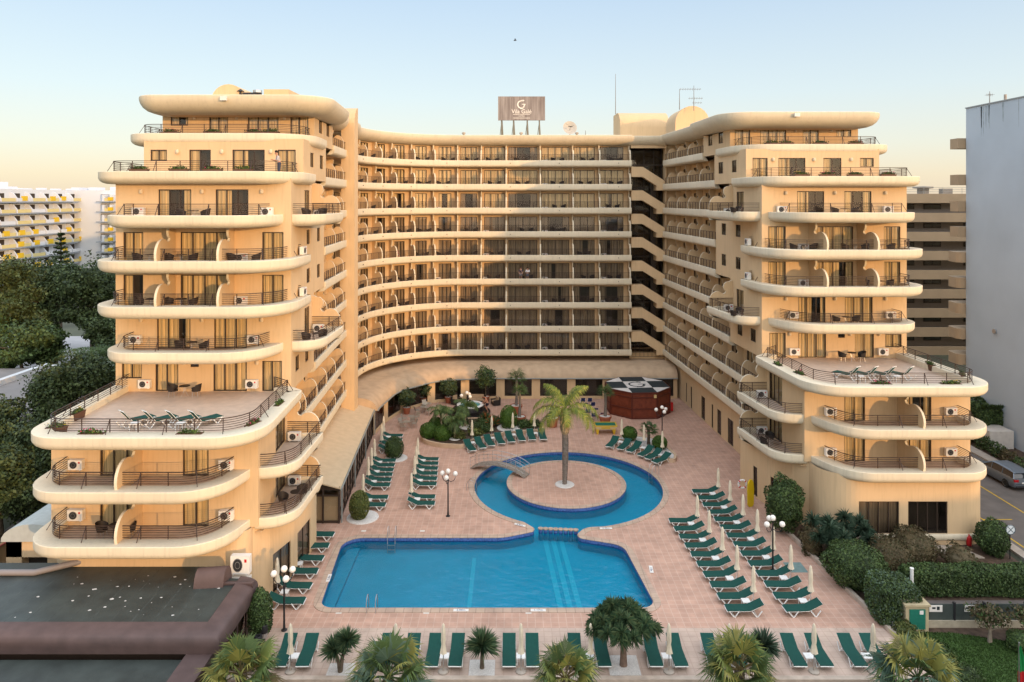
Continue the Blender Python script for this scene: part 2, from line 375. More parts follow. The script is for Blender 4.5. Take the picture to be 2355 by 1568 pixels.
FRONT={1:[(11.5,39.6),(11.5,36.25,2.2),(1.4,36.25,2.7),(.4,39.6)],3:[(11.6,47.2),(11.6,36.25,2.2),(-.9,36.25,2.6),(-1.0,45.4,.5),(.3,46.6)],
 4:[(11.2,46.7),(11.2,43.3,2.2),(1.5,43.3,3.0),(.45,46.7)],5:[(11.9,48.5),(11.9,43.3,2.4),(-.5,43.3,3.2),(-.75,49.2,.4),(.3,49.5)],
 8:[(12.8,51),(12.8,45.2,2.2),(-.7,45.2,3),(-.5,51.8,.4),(.3,52.2)],9:[(12.6,55),(12.6,49.2,2.2),(-.6,49.2,3),(-.5,55.7,.4),(.3,56.1)]}
FRONT[2]=FRONT[1]; FRONT[7]=FRONT[4]; FRONT[6]=FRONT[5]
PY=[72.7,69,65.2,61.4,57.8,54.2,50.6,47.3]
def tower(T,side,yend):
    """side +1: left tower as in the photo; -1: mirrored right tower"""
    nm='left' if side>0 else 'right'; rng=random.Random(11 if side>0 else 5)
    def m(pts): return [T(p[0],p[1])+tuple(p[2:]) for p in pts]
    sg=1 if side>0 else -1
    def panel(p0,p1,z0,z1,ops):
        """p0->p1 in tower coords with openings measured along from p0"""
        A=T(*p0); B=T(*p1)
        if side>0: wallpanel(A,B,z0,z1,ops)
        else:
            Ln=(Vector(B)-Vector(A)).length; wallpanel(B,A,z0,z1,[(Ln-o[1],Ln-o[0])+tuple(o[2:]) for o in ops])
    for l in range(1,10):
        fy=FY[l]; si=SIN.get(l,0); so=SOUT.get(l,11.5); z0=fl(l); z1=fl(l+1) if l<9 else 29.5; f=fl(l)
        if l in(2,7): z1=fl(l+1)
        zz0=z0-.35; 
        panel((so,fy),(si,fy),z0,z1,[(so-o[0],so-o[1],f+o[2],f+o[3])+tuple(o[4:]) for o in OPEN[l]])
        ops=[(a-fy,b-fy,f+.95,f+2.0,2,'dim') for a,b in SIDE.get(l,[])]
        if l in SDOOR: a,b=SDOOR[l]; ops.append((a-fy,b-fy,f+.02,f+2.05,3 if l<3 else 2))
        ys=YS[l]
        panel((si,fy),(si,ys),z0,z1,ops)                      # inner side
        panel((si,ys),(1.5,ys),z0,z1,[])                      # return beside the recessed balconies
        bys=[y for y in PY if ys+1.2<y<yend+.1]; edges=[yend]+bys+[ys]; wo=[]
        for a,b in zip(edges[:-1],edges[1:]):
            if a-b>2.4: c=(a+b)/2; wo.append((c-.95-ys,c+.95-ys,f+.02,f+2.05,2,'dimopen' if rng.random()<.3 else None))
        panel((1.5,ys),(1.5,yend),z0,z1,sorted(wo))
        panel((so,min(yend,74)),(so,fy),z0,z1,[])             # outer side
        # front balcony
        path=rpoly(m(FRONT[l])); mb=MB(); close=[T(p[0],p[1]) for p in ((1.0,fy+1.5),(so-.6,fy+1.5))]
        if l in(8,9,5,6,3):
            close=[T(p[0],p[1]) for p in ((.6,FRONT[l][-1][1]),(.6,fy+.6),(so-.4,fy+.6),(so-.4,FRONT[l][0][1]))]
        slab(mb,path,ZL(l),close,prof=LIPF,sgn=sg)
        bal=mb.build('balcony',hotel,smooth=40)
        railing(path[:],ZL(l),bal,sgn=sg,inset=.88,strut_out=.42)
        if l in(1,2): pts_=[6.5]; 
        elif l in(5,6): pts_=[7.62,3.78]
        else: pts_=[]
        for s_ in pts_:
            b_=T(s_,fy); e_=T(s_,fy-3); dep=(fy-FRONT[l][1][1])-.28
            partition(bal,b_,dir2(b_,e_),ZL(l),dep,big=.95)
        for s_,hh in {1:((10,.45),(1.7,.45)),2:((10,.45),(1.7,.45)),3:((9.5,.25),(2.5,.25)),4:((10.1,.35),(2.4,.35)),7:((9.9,.3),(1.5,.3)),5:((3.2,.1),),6:((3.2,.1),)}.get(l,()):
            ACS.append((T(s_,fy-.2),f+hh,0,f'on the {ordn(l)} level front balcony of the {nm} tower, {"outer" if s_>5 else "inner"} side'))
        for s_ in {7:(9.8,5.8,1.9),4:(9.8,5.8,1.9),3:(9.3,7.0,2.2),9:(9.0,5.8,2.2),8:(8.6,5.5,2.1)}.get(l,()):
            LAMPS.append((T(s_,fy-.06),f+1.9,f'on the {ordn(l)} level of the {nm} tower front',s_))
        # curved side balcony
        if l in SDOOR:
            y0=39.5 if l<3 else 46.75; y1=45.8 if l<3 else 52.8
            sp=rpoly(m([(.25,y0),(-1.9,y0+.25,1.8),(-2.3,y1,.15),(.3,y1)]))
            mb=MB(); slab(mb,sp,ZL(l),[T(.6,y1-.2),T(.6,y0+.3)],sgn=sg)
            # note the path runs the other way round
            b2=mb.build('balcony',hotel,smooth=40); railing(sp,ZL(l),b2,sgn=sg,inset=.22)
            pb=T(0,y1-.12); pe=T(-3,y1-.12); partition(b2,pb,dir2(pb,pe),ZL(l),2.1,big=1.0)
            ACS.append((T(-.6,y1-.75),f+.05,0,f'beside the round partition, {ordn(l)} level side balcony of {nm} tower'))
        # long recessed balcony along the wing
        lp=m([(-.12,ys+.02),(-.12,yend+.5)]); mb=MB(); 
        slab(mb,[Vector(lp[0]).lerp(Vector(lp[1]),k/6).to_tuple() for k in range(7)],ZL(l),[T(1.9,yend+.5),T(1.9,ys)],prof=LIPC,sgn=sg)
        b3=mb.build('balcony',hotel,smooth=40)
        for a,b in zip(edges[:-1],edges[1:]):
            pass
        railing([T(-.12,ys+.2),T(-.12,yend-.1)],ZL(l),b3,sgn=sg,inset=.15,post=.85,strut=False)
        for y in bys:
            pb=T(1.5,y); pe=T(-3,y); partition(b3,pb,dir2(pb,pe),ZL(l),1.55,big=.9)
    # tips of the wrapping balconies carry an air conditioner
    for l in (5,6): ACS.append((T(-.35,48.4),ZL(l)+.02,90 if side>0 else -90,f'on the tip of the {ordn(l)} level balcony of the {nm} tower'))
    # ground storey with the rounded front room
    gz=fl(1); GF=38.5 if side>0 else 37.0
    base=rpoly(m([(11.3,41),(11.3,GF,1.6),(.35,GF,2.0),(.35,39.6)]),10)
    mb=WALLS
    k0=[i for i,p in enumerate(base)]
    # straight front piece gets two openings
    js=max(range(len(base)-1),key=lambda i:(Vector(base[i+1])-Vector(base[i])).length if i>2 and i<len(base)-3 else 0)
    for i in range(len(base)-1):
        a,b=base[i],base[i+1]; ops=[]
        if i==js:
            Ln=(Vector(b)-Vector(a)).length; s0=11.3-1.6
            if side<0:
                def sa(s): return (s0-s)
                ops=[(sa(8.4),sa(5.8),.72,2.85,4,'none'),(sa(5.2),sa(2.55),.72,2.85,4,'dim')]
        if side>0: wallpanel(a,b,-.2,gz,ops)
        else:
            Ln=(Vector(b)-Vector(a)).length; wallpanel(b,a,-.2,gz,[(Ln-o[1],Ln-o[0])+tuple(o[2:]) for o in ops])
    mb=MB(); slab(mb,base,.72,[T(1,39),T(10,39)],prof=[(.1,-.02),(.0,0),(-.10,-.02),(-.14,-.1),(-.12,-.3),(-.05,-.42),(.1,-.5)],sgn=sg); mb.build('plinth_band',hotel,smooth=40)
    sb=[(.35,39.5),(-.3,40.6),(-1.1,43),(-1.6,46.5),(-1.6,46.8),(1.0,46.9),(1.0,yend+1)]
    doors={0:[],1:[],2:[(.9,1.6,.05,2.2,1,'dim')],3:[],4:[],5:[],6:[]}
    if side<0:
        doors[2]=[(1.3,1.9,.05,2.3,1,'none')]; doors[1]=[(1.2,2.2,.05,2.3,1,'none')]
        Lw=yend+1-46.9
        doors[5]=[(a,b,c,d_,n_,'none') for a,b,c,d_,n_ in ((1.2,2.1,.05,2.2,1),(4.2,5.6,1.5,2.2,2),(6.4,7.0,1.4,1.9,1),(8.3,9.7,.05,2.4,2),(11.4,12.5,.05,2.4,1),(13.6,14.1,.05,2.4,1),(16.0,17.2,.05,2.4,2),(20.2,20.7,.05,2.4,1),(22.0,22.4,.3,2.4,1))]
    else:
        doors[1]=[(.3,2.1,.05,2.3,2,'dim')]; doors[2]=[(.5,2.6,.05,2.3,2,'dim')]; doors[0]=[]
    for i in range(len(sb)-1): panel(sb[i],sb[i+1],-.2,gz+.02,doors[i] if doors.get(i) else [])
    panel((11.3,74),(11.3,41),-.2,gz,[])
    mb=WALLS; mb.use(M_wall); mb.fill([[T(11.4,39.6),T(-.1,39.6),T(-1.7,46.8),T(1.6,46.9),T(1.6,yend),T(11.4,yend)]],gz-.38)
    # setback roofs behind the upper storeys are hidden by the terraces; main roof
    mb=MB(); rp_=rpoly(m([(12.3,66),(12.3,50.1,1.8),(-1.7,50.1,2.6),(-1.5,60.6,1.1),(1.2,61)]),10)
    slab(mb,rp_,30.2,[T(2,66)],prof=ROOFP,floor=M_roofband,m=M_roofband,sgn=sg); mb.build('roof',hotel,smooth=40)
    lp=m([(-.35,60.2),(-.35,yend+1.2)]); mb=MB()
    slab(mb,[Vector(lp[0]).lerp(Vector(lp[1]),k/6).to_tuple() for k in range(7)],30.38,[T(11.5,yend+1.2),T(11.5,60.2)],prof=ROOFP,floor=M_roofband,m=M_roofband,sgn=sg); mb.build('roof',hotel,smooth=40)
tower(TL,1,66.6); tower(TR,-1,73.9)
# pilaster fin between the left wing and the curved block
mb=MB().use(M_wall)
prof=[(67.9,0),(66.4,0),(66.4,29.6)]+[(67.9-1.5*math.cos(R(a)),29.6+1.9*math.sin(R(a))) for a in range(10,91,16)]
n=len(prof); x0,x1=-16.0,-14.75
mb.v=[(x0,p[0],p[1]) for p in prof]+[(x1,p[0],p[1]) for p in prof]
for k in range(n): l=(k+1)%n; mb.face((k,l,n+l,n+k))
mb.face(range(n)); mb.face([n+k for k in range(n)]); mb.build('pilaster',hotel)
# curved central block
CC=(-5.5,73.4); RL=10.45; RW=12.05
def arc(r,t0,t1,n): return [(CC[0]-r*math.sin(R(t0+(t1-t0)*k/n)),CC[1]+r*math.cos(R(t0+(t1-t0)*k/n))) for k in range(n+1)]
lipc=[(-15.95,67.2),(-15.95,70.3)]+arc(RL,90,0,20)+[(2,83.85),(8,83.85),(14.15,83.85)]
th=[88,73,58,46,33,19.5,5]; xs=[-3.65,-.68,3.37,7.25,10.4,14.0]
nodesb=[((CC[0]-RW*math.sin(R(a)),CC[1]+RW*math.cos(R(a))),(CC[0]-RL*math.sin(R(a)),CC[1]+RL*math.cos(R(a)))) for a in th]+[((x,85.45),(x,83.85)) for x in xs]
nodesb=[((-17.55,68.2),(-15.95,68.2))]+nodesb
wins=[None,'',None]+[None]*20
span=[(.25,.75)]*7+[(.12,.80),(.10,.94),(.06,.92),(.04,.91),(.04,.86),(.03,.84)]
rngc=random.Random(3)
import itertools
spx=itertools.cycle((-.2,5.6,12.6)); q_=MB().use(M_dark); q_.tube([(0,.05,0),(0,-.09,-.02)],.045,6); spout_me=q_.mesh('drain_spout')
for l in range(1,10):
    f=fl(l); z1=fl(l+1) if l<9 else 29.6
    mb=MB(); slab(mb,lipc,ZL(l),[(14.15,87),(-6,87.5),(-15,86),(-19.5,80),(-19.5,67.2)],prof=LIPC,sgn=1); bal=mb.build('balcony',hotel,smooth=40)
    railing(lipc,ZL(l),bal,sgn=1,inset=.15,post=1.3,strut=False)
    for i in range(len(nodesb)-1):
        a=nodesb[i][0]; b=nodesb[i+1][0]; Ln=(Vector(b)-Vector(a)).length
        s0,s1=span[i] if i<len(span) else (.05,.9)
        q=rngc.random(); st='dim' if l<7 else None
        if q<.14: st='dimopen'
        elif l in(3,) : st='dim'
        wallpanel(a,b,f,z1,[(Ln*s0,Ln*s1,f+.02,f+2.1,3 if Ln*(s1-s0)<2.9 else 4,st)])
        if i>0:
            pb,pe=nodesb[i]; partition(bal,pb,dir2(pb,pe),ZL(l),1.52,big=.9)
            if i%2==0: 
                dd=dir2(a,b); ACS.append(((a[0]+dd.x*.55+(pe[0]-pb[0])*.35,a[1]+dd.y*.55+(pe[1]-pb[1])*.35),f+.02,math.degrees(math.atan2(dd.y,dd.x)),f'behind the rail of the {ordn(l)} balcony level, bay {ordn(i)} from the fin'))
    pb,pe=nodesb[-1]; partition(bal,pb,dir2(pb,pe),ZL(l),1.52,big=.9)
    for a_ in (80,58,36,12,None,None,None):
        if a_ is not None: sx_,sy_=CC[0]-(RL-.03)*math.sin(R(a_)),CC[1]+(RL-.03)*math.cos(R(a_))
        else: sx_,sy_=next(spx),83.82
        o=bpy.data.objects.new('drain_spout',spout_me); C.objects.link(o); o.parent=bal; o.location=(sx_,sy_,ZL(l)-.32)
    wallpanel((14.0,85.45),(14.15,85.45),f,z1,[]); wallpanel((14.15,85.45),(14.15,90),f,z1,[])
mb=MB(); rl=[(-15.3,68.3),(-15.3,71.5)]+arc(RL+.05,82,0,20)+[(2,83.8),(8,83.8),(14.2,83.8)]
slab(mb,rl,30.4,[(14.2,96),(-18,96),(-26,80),(-26,68.3)],prof=ROOFP,floor=M_roofband,m=M_roofband,sgn=1); mb.build('roof',hotel,smooth=40)
# stair tower: dark glazed recess crossed by the peach flights
mb=MB().use(M_wall)
for k in range(8):
    zt=26.65-FH*k; xa,xb,xc=14.2,15.55,18.15
    for (p,q,za,zb) in ((xa,xb,zt,zt),(xb,xc,zt,zt-1.65)):
        b=len(mb.v); hgt=1.2
        mb.v+=[(p,84.3,za),(q,84.3,zb),(q,84.3,zb-hgt),(p,84.3,za-hgt),(p,85.3,za),(q,85.3,zb),(q,85.3,zb-hgt),(p,85.3,za-hgt)]
        for fc in ((0,1,2,3),(4,5,6,7),(0,1,5,4),(3,2,6,7),(0,3,7,4),(1,2,6,5)): mb.face([b+i for i in fc])
    mb.box(17.2,18.2,84.35,86.5,zt-1.65-1.15,zt-1.7)
mb.build('staircase',hotel)
mb=MB().use(M_frame)
for k in range(9):
    z=4.6+FH*k; mb.box(14.2,19,86.9,87.0,z-.08,z+.08)
    mb.tube([(15.2,86.85,z+2.6),(18.4,86.85,z+.6)],.07,4)
for x in (15.0,16.2,17.4,18.3): mb.box(x-.04,x+.04,86.88,87.02,3.6,29.2)
mb.box(16.9,17.5,86.3,86.9,3.6,25.5); 
gl=mb.build('stair_glazing',hotel)
mb=MB().use(MATS['window_glass']); mb.box(14.2,19,87.1,87.12,3.6,29.2); mb.build('pane',gl)
mb=MB().use(M_room); mb.box(14.2,19.5,88.6,88.8,3.6,29.3); mb.box(14.2,14.25,85.5,88.6,3.6,29.3)
for k in range(10): mb.box(14.2,19.5,87.3,88.6,4.4+FH*k,4.6+FH*k)
mb.build('stair_interior',gl)
mb=MB(); slab(mb,[(14.0,83.9),(15.5,83.95),(17,83.9),(18.1,83.6)],30.3,[(19,92),(14,92)],prof=ROOFP,floor=M_roofband,m=M_roofband,sgn=1); mb.use(M_wall); mb.box(14.2,19.3,84.6,84.9,28.9,29.4); mb.build('roof',hotel,smooth=40)
# small glazed vault at the foot of the stairs
mb=MB().use(M_frame)
for k in range(9):
    x=14.3+k*.48; mb.tube([(x,84.6,4.0),(x,84.6,4.5),(x,84.9,4.9),(x,85.6,5.2),(x,86.6,5.3)],.025,4)
for yy,zz in ((84.6,4.0),(84.6,4.5),(84.9,4.9),(85.6,5.2)): mb.tube([(14.3,yy,zz),(18.2,yy,zz)],.03,4)
mb.use(M_glass)
pr=[(84.62,4.0),(84.62,4.5),(84.92,4.9),(85.62,5.2),(86.6,5.3)]
mb.loft([[(x,p[0],p[1]) for p in pr] for x in (14.3,18.2)],False,False); mb.build('skylight',hotel,smooth=30)
# ground floor gallery: curved eaves roof and glass wall
eave=[(-13.02,68.5),(-13.0,69.2)]+rpoly([(-13.0,69.4),(-12.2,75.2,6),(-8.2,80.0,6),(-3,80.75)],10)+[(4,80.75),(12,80.75),(18.9,80.75)]
GP=[(0,0),(0,.08),(.05,.3),(.22,.62),(.55,.92),(1.1,1.15),(1.9,1.24),(3.2,1.27)]
mb=MB().use(M_wall); offs=[offset(eave,i) for i,_ in GP]
M_gal=mat('gallery_roof',(.50,.37,.25),rough=.9,noise=.14,nscale=1.2,bump=.2,bscale=18)
mb.use(M_gal)
mb.loft([[(offs[k][j][0],offs[k][j][1],2.35+GP[k][1]) for k in range(len(GP))] for j in range(len(eave))],False,False)
mb.poly([(offs[k][0][0],offs[k][0][1],2.35+GP[k][1]) for k in range(len(GP))]+[(offs[-1][0][0],offs[-1][0][1],2.35)])
mb.fill([[*offs[-1],(19.5,83),(19.5,88),(-19,88),(-19,66)]],2.35+1.27)
mb.build('gallery_roof',hotel,smooth=40)
mb=MB().use(mat('gutter',(.25,.27,.26),rough=.5)); mb.tube([(x,y,2.38) for x,y in offset(eave,-.07)],.07,6); mb.build('gutter',hotel)
gw=[(-13.35,68.4),(-13.3,69.2)]+rpoly([(-13.3,69.4),(-12.5,75.4,6),(-8.4,80.3,6),(-3,81.05)],6)+[(18.9,81.05)]
rs=resample(gw,4.05)
for (p,t),(q,t2) in zip(rs[:-1],rs[1:]):
    Ln=(q-p).length; wallpanel(tuple(p),tuple(q),-.1,2.42,[(.5,Ln-.45,.3,2.25,2,'none')])
mb=MB().use(M_wall)
g2=[(-18.8,67.95),(-16,67.95)]
for p in ((14.15,83.9),): mb.box(14.15,19.3,85.4,85.45,3.5,4.4)
mb.build('wall',hotel)
# back and hidden closing walls, so that the block is solid from any side
mb=WALLS.use(M_wall)
mb.box(-18.2,-17.7,66.5,68,3.0,29.6); mb.box(18.3,19.7,84.45,86.0,3.6,29.5)
mb.box(-26.2,22,96,96.3,0,29.6); mb.poly([(14.15,87,3),(14.15,96,3),(14.15,96,29.6),(14.15,87,29.6)]); mb.poly([(18.3,84,3),(19.5,96,3),(19.5,96,29.6),(18.3,84,29.6)])
WALLS.build('wall',hotel)
# windows: the hundred that show largest are single parts, the rest one part
WIN.sort(key=lambda w:-w[0]); rngw=random.Random(21); rest=MB()
for i,w in enumerate(WIN):
    fr,pn,cu=window_mbs(w,rngw)
    if i<100:
        o=fr.build('window',hotel); pn.build('pane',o)
        if cu: cu.build('curtain',o)
    else:
        rest.join(fr); rest.join(pn)
        if cu: rest.join(cu)
rest.build('window',hotel,kind='stuff')
# roof-top huts
def vault(name,x0,x1,y0,y1,zb,zt,par,axis='y',m=None):
    mb=MB().use(m or M_wall); r=(x1-x0)/2 if axis=='y' else (y1-y0)/2; rise=min(r,zt-zb)
    c=(x0+x1)/2 if axis=='y' else (y0+y1)/2
    pr=[(c-r,zb),(c-r,zt-rise)]+[(c-r*math.cos(R(a)),zt-rise+rise*math.sin(R(a))) for a in range(15,180,15)]+[(c+r,zt-rise),(c+r,zb)]
    if axis=='y': mb.loft([[(p,y,z) for p,z in pr] for y in (y0,y1)])
    else: mb.loft([[(x,p,z) for p,z in pr] for x in (x0,x1)])
    return mb.build(name,par,smooth=40)
vault('roof_hut',-24.2,-21.4,57,61,30,32.05,hotel)
mb=MB().use(M_wall); mb.box(-21.0,-18.9,60,64,30,32.1); mb.build('roof_hut',hotel)
vault('roof_hut',18.2,22.0,79,84,29.8,33.2,hotel)
# barrel-shaped plant room with its ridge across the view
mb=MB().use(M_wall)
pr=[(87,30),(87,31.6)]+[(90-3*math.cos(R(a)),31.6+2.1*math.sin(R(a))) for a in range(15,91,15)]+[(93,33.7),(93,30)]
mb.loft([[(x,p,z) for p,z in pr] for x in (13.3,13.31,19.3)]); mb.build('roof_hut',hotel,smooth=40)
# ------------------------------------------------------------ ground, deck and pool
import numpy as np
NR=np.random.RandomState(4)
def m_tiles(name,c1,c2,mortar,size=.42,off=0.):
    m=mat(name,c1,rough=.62,spec=.35); t,b=nodes(m)
    tcn=nn(t,'ShaderNodeTexCoord'); br=nn(t,'ShaderNodeTexBrick'); br.offset=off; br.squash=1
    br.inputs['Color1'].default_value=(*c1,1); br.inputs['Color2'].default_value=(*c2,1); br.inputs['Mortar'].default_value=(*mortar,1)
    br.inputs['Scale'].default_value=1; br.inputs['Brick Width'].default_value=size; br.inputs['Row Height'].default_value=size; br.inputs['Mortar Size'].default_value=.022; br.inputs['Mortar Smooth'].default_value=.3
    n=nn(t,'ShaderNodeTexNoise'); n.inputs['Scale'].default_value=.22; n.inputs['Detail'].default_value=6; n.inputs['Roughness'].default_value=.6
    n2=nn(t,'ShaderNodeTexNoise'); n2.inputs['Scale'].default_value=1.4; n2.inputs['Detail'].default_value=3
    r=nn(t,'ShaderNodeMapRange'); r.inputs[1].default_value=.65; r.inputs[2].default_value=1.35; r.inputs[3].default_value=.78; r.inputs[4].default_value=1.16
    ad=nn(t,'ShaderNodeMath',operation='ADD')
    t.links.new(tcn.outputs['Object'],br.inputs['Vector']); t.links.new(tcn.outputs['Object'],n.inputs['Vector']); t.links.new(tcn.outputs['Object'],n2.inputs['Vector'])
    t.links.new(n.outputs[0],ad.inputs[0]); t.links.new(n2.outputs[0],ad.inputs[1]); t.links.new(ad.outputs[0],r.inputs[0])
    v=nn(t,'ShaderNodeVectorMath',operation='SCALE'); t.links.new(br.outputs['Color'],v.inputs[0])
    n4=nn(t,'ShaderNodeTexNoise'); n4.inputs['Scale'].default_value=.55; n4.inputs['Detail'].default_value=8; n4.inputs['Roughness'].default_value=.75; t.links.new(tcn.outputs['Object'],n4.inputs['Vector'])
    r4=nn(t,'ShaderNodeMapRange'); r4.inputs[1].default_value=.58; r4.inputs[2].default_value=.72; r4.inputs[3].default_value=1.; r4.inputs[4].default_value=.72; t.links.new(n4.outputs[0],r4.inputs[0])
    m4=nn(t,'ShaderNodeMath',operation='MULTIPLY'); t.links.new(r.outputs[0],m4.inputs[0]); t.links.new(r4.outputs[0],m4.inputs[1]); t.links.new(m4.outputs[0],v.inputs[3]); t.links.new(v.outputs[0],b.inputs['Base Color'])
    return m
M_deck=m_tiles('pink_paving',(.51,.315,.235),(.455,.28,.21),(.535,.375,.295))
M_deck2=m_tiles('beige_paving',(.50,.385,.31),(.47,.355,.29),(.42,.31,.25))
M_soil=mat('soil',(.085,.055,.038),noise=.5,nscale=3,bump=.6,bscale=20)
M_asph=mat('asphalt',(.13,.115,.105),noise=.2,nscale=.8,bump=.3,bscale=60)
M_conc=mat('concrete',(.36,.31,.26),noise=.2,nscale=2)
M_grass=mat('lawn_green',(.045,.09,.018),noise=.35,nscale=6,bump=.8,bscale=60)
M_far=mat('far_ground',(.075,.08,.05),noise=.5,nscale=.08)
M_peb=mat('white_pebbles',(.62,.60,.57),rough=.8,noise=.25,nscale=22,bump=1.,bscale=30)
PC=(4.45,56.5); PR=7.45
def circ(c,r,a0,a1,n): return [(c[0]+r*math.cos(R(a0+(a1-a0)*k/n)),c[1]+r*math.sin(R(a0+(a1-a0)*k/n))) for k in range(n+1)]
cpts=circ(PC,PR,-75,241,90)
pool=cpts+rpoly([cpts[-1],(1.75,48.75,.42),(-.6,47.75,3),(-11.35,47.75,1.3),(-10.75,39.5,.75),(8.1,39.5,.75),(7.35,46.7,1.3),(4.2,47.8,.5),(5.1,49.2,1.2),cpts[0]],8)[1:-1]
M_ISL=(4.35,57.0); island=circ(M_ISL,4.75,0,360,72)[:-1]
mb=MB().use(M_far); mb.fill([[(-3000,-400),(3000,-400),(3000,5200),(-3000,5200)],pool],-.03); mb.build('ground',kind='structure')
dk=[(-14.6,33.75),(20.15,33.75),(20.1,34.5),(18.55,49.8),(20.6,50.4),(20.4,82),(-19,82),(-19,66),(-15.4,66)]
mb=MB().use(M_deck); mb.fill([dk,pool],0.0); mb.use(M_deck); mb.fill([island],0.02); mb.build('deck',kind='structure')
mb=MB().use(M_deck2); mb.fill([[(-14.5,33.8),(20.12,33.8),(19.75,37.7),(-14.5,37.7)]],.005); mb.build('deck_band',kind='structure')
# pool basin, tile band, coping
M_pool=mat('pool_tile',(.004,.37,.53),rough=.5,noise=.07,nscale=.8); M_band=mat('blue_mosaic',(.09,.15,.38),rough=.35,noise=.45,nscale=9)
M_cop=m_tiles('coping_stone',(.48,.36,.27),(.44,.32,.25),(.30,.22,.17),size=.5)
basin=empty('pool_basin',kind='structure')
mb=MB().use(M_pool); mb.fill([pool,island],-.78)
for lp in (pool,island):
    q=lp+[lp[0]]; mb.use(M_band); mb.loft([[(x,y,0),(x,y,-.30)] for x,y in q],False,False); mb.use(M_pool); mb.loft([[(x,y,-.30),(x,y,-.78)] for x,y in q],False,False)
M_pale=mat('pool_stripe',(.05,.48,.62),rough=.5)
mb.use(M_pale); mb.fill([[(-2.6,40.2),(-2.35,40.2),(-2.35,46.6),(-2.6,46.6)]],-.77)
for x in (2.75,3.3,3.85): mb.fill([[(x-.02,39.6),(x+.3,39.6),(x-.3,49),(x-.62,49)]],-.765)
mb.use(M_pool); mb.box(-11,-10.2,39.6,47.6,-.78,-.6)
ob=mb.build('pool_shell',basin)
mb=MB().use(M_cop)
def ring(mb,lp,w,z0,z1,inner=0):
    a=offset(lp,-inner,True); c=offset(lp,w,True); N=len(lp)
    mb.loft([[(a[i%N][0],a[i%N][1],z0),(a[i%N][0],a[i%N][1],z1),(c[i%N][0],c[i%N][1],z1),(c[i%N][0],c[i%N][1],z0)] for i in range(N+1)],False,False)
ring(mb,pool,-.42,-.01,.035,-.03); ring(mb,island,.38,.0,.055,.03)
mb.build('coping',basin)
def m_water(name,tint,bs,scale=2.2):
    m=m_glass(name,tint=tint,rough=.03,bumpy=bs,ior=1.33); n=[x for x in m.node_tree.nodes if x.type=='TEX_NOISE'][0]; n.inputs['Scale'].default_value=scale; n.inputs['Detail'].default_value=4
    return m
mb=MB().use(m_water('pool_water',(.40,.90,.97),.6)); mb.fill([pool,island],-.2); mb.build('pool_water',kind='structure')
# stepping stones across the neck
g='round stepping stones across the neck of the pool'
for k in range(8):
    x=1.98+k*.345; y=49.1-.03*k; mb=MB().use(M_pool); mb.lathe([(.15,-.78),(.15,-.3)],(x,y,0),14,False); mb.use(M_band); mb.lathe([(.15,-.3),(.15,-.06),(.17,-.05)],(x,y,0),14); mb.use(M_cop); mb.lathe([(.17,-.05),(.185,-.03),(.185,.03),(.17,.045),(.001,.045)],(x,y,0),16)
    mb.build('stepping_stone',smooth=40,label=f'{ordn(k+1)} round stepping stone from the left across the pool neck',cat='stepping stone',group=g)
# kerbs along the right side of the deck and along the front
def wallrun(pts,w,z0,z1,m,name,**kw):
    a=offset(pts,w/2); c=offset(pts,-w/2); mb=MB().use(m)
    mb.loft([[(p[0],p[1],z0),(p[0],p[1],z1),(q[0],q[1],z1),(q[0],q[1],z0)] for p,q in zip(a,c)],True,True); return mb.build(name,**kw)
M_kerb=mat('kerb_stone',(.46,.38,.31),noise=.2,nscale=2)
wallrun([(18.65,49.9),(19.15,45),(20.25,34.2)],.22,-.05,.22,M_kerb,'kerb',label='low pale kerb wall along the right edge of the paved deck',cat='kerb')
wallrun([(20.0,39.6),(20.75,33.3)],.14,-.05,.30,mat('white_wall_paint',(.62,.58,.53),noise=.1),'kerb',label='thin white edging wall outside the deck kerb, beside the lawn hedge',cat='kerb')
wallrun([(-14.6,33.65),(20.35,33.65)],.28,-.05,.10,M_kerb,'kerb',label='pale front kerb of the deck behind the foreground palms',cat='kerb')
mb=MB().use(M_soil); mb.fill([[(-14.6,20),(32,20),(32,33.5),(-14.6,33.5)]],-.02); mb.fill([[(18.7,50.2),(20.5,34.2),(20.5,33.5),(31.9,33.5),(31.9,47.2),(20.4,47.2),(20.3,50.2)]],-.018); mb.build('planting_soil',kind='structure')
mb=MB().use(M_grass); mb.fill([[(20.9,33),(24,27),(31,27),(31,34.2),(28,35.6),(25.5,36.6),(23.2,37.3),(20.75,37.4)]],-.012); mb.build('lawn',kind='structure')
# the same lawn gets real blades
def blades(name,poly_,n,h,m,**kw):
    xs_=[p[0] for p in poly_]; ys_=[p[1] for p in poly_]; mb=MB().use(m); c=0
    def inside(x,y):
        r=False; j=len(poly_)-1
        for i in range(len(poly_)):
            if (poly_[i][1]>y)!=(poly_[j][1]>y) and x<(poly_[j][0]-poly_[i][0])*(y-poly_[i][1])/(poly_[j][1]-poly_[i][1])+poly_[i][0]: r=not r
            j=i
        return r
    while c<n:
        x=random.uniform(min(xs_),max(xs_)); y=random.uniform(min(ys_),max(ys_))
        if not inside(x,y): continue
        a=random.uniform(0,PI); w=.03; hh=h*random.uniform(.6,1.3); dx=math.cos(a)*w; dy=math.sin(a)*w; lx=random.uniform(-.04,.04); ly=random.uniform(-.04,.04)
        mb.poly([(x-dx,y-dy,-.01),(x+dx,y+dy,-.01),(x+lx,y+ly,hh)]); c+=1
    return mb.build(name,**kw)
blades('grass',[(20.9,33),(24,27),(31,27),(31,34.2),(28,35.6),(25.5,36.6),(23.2,37.3),(20.75,37.4)],30000,.07,M_grass,kind='stuff')
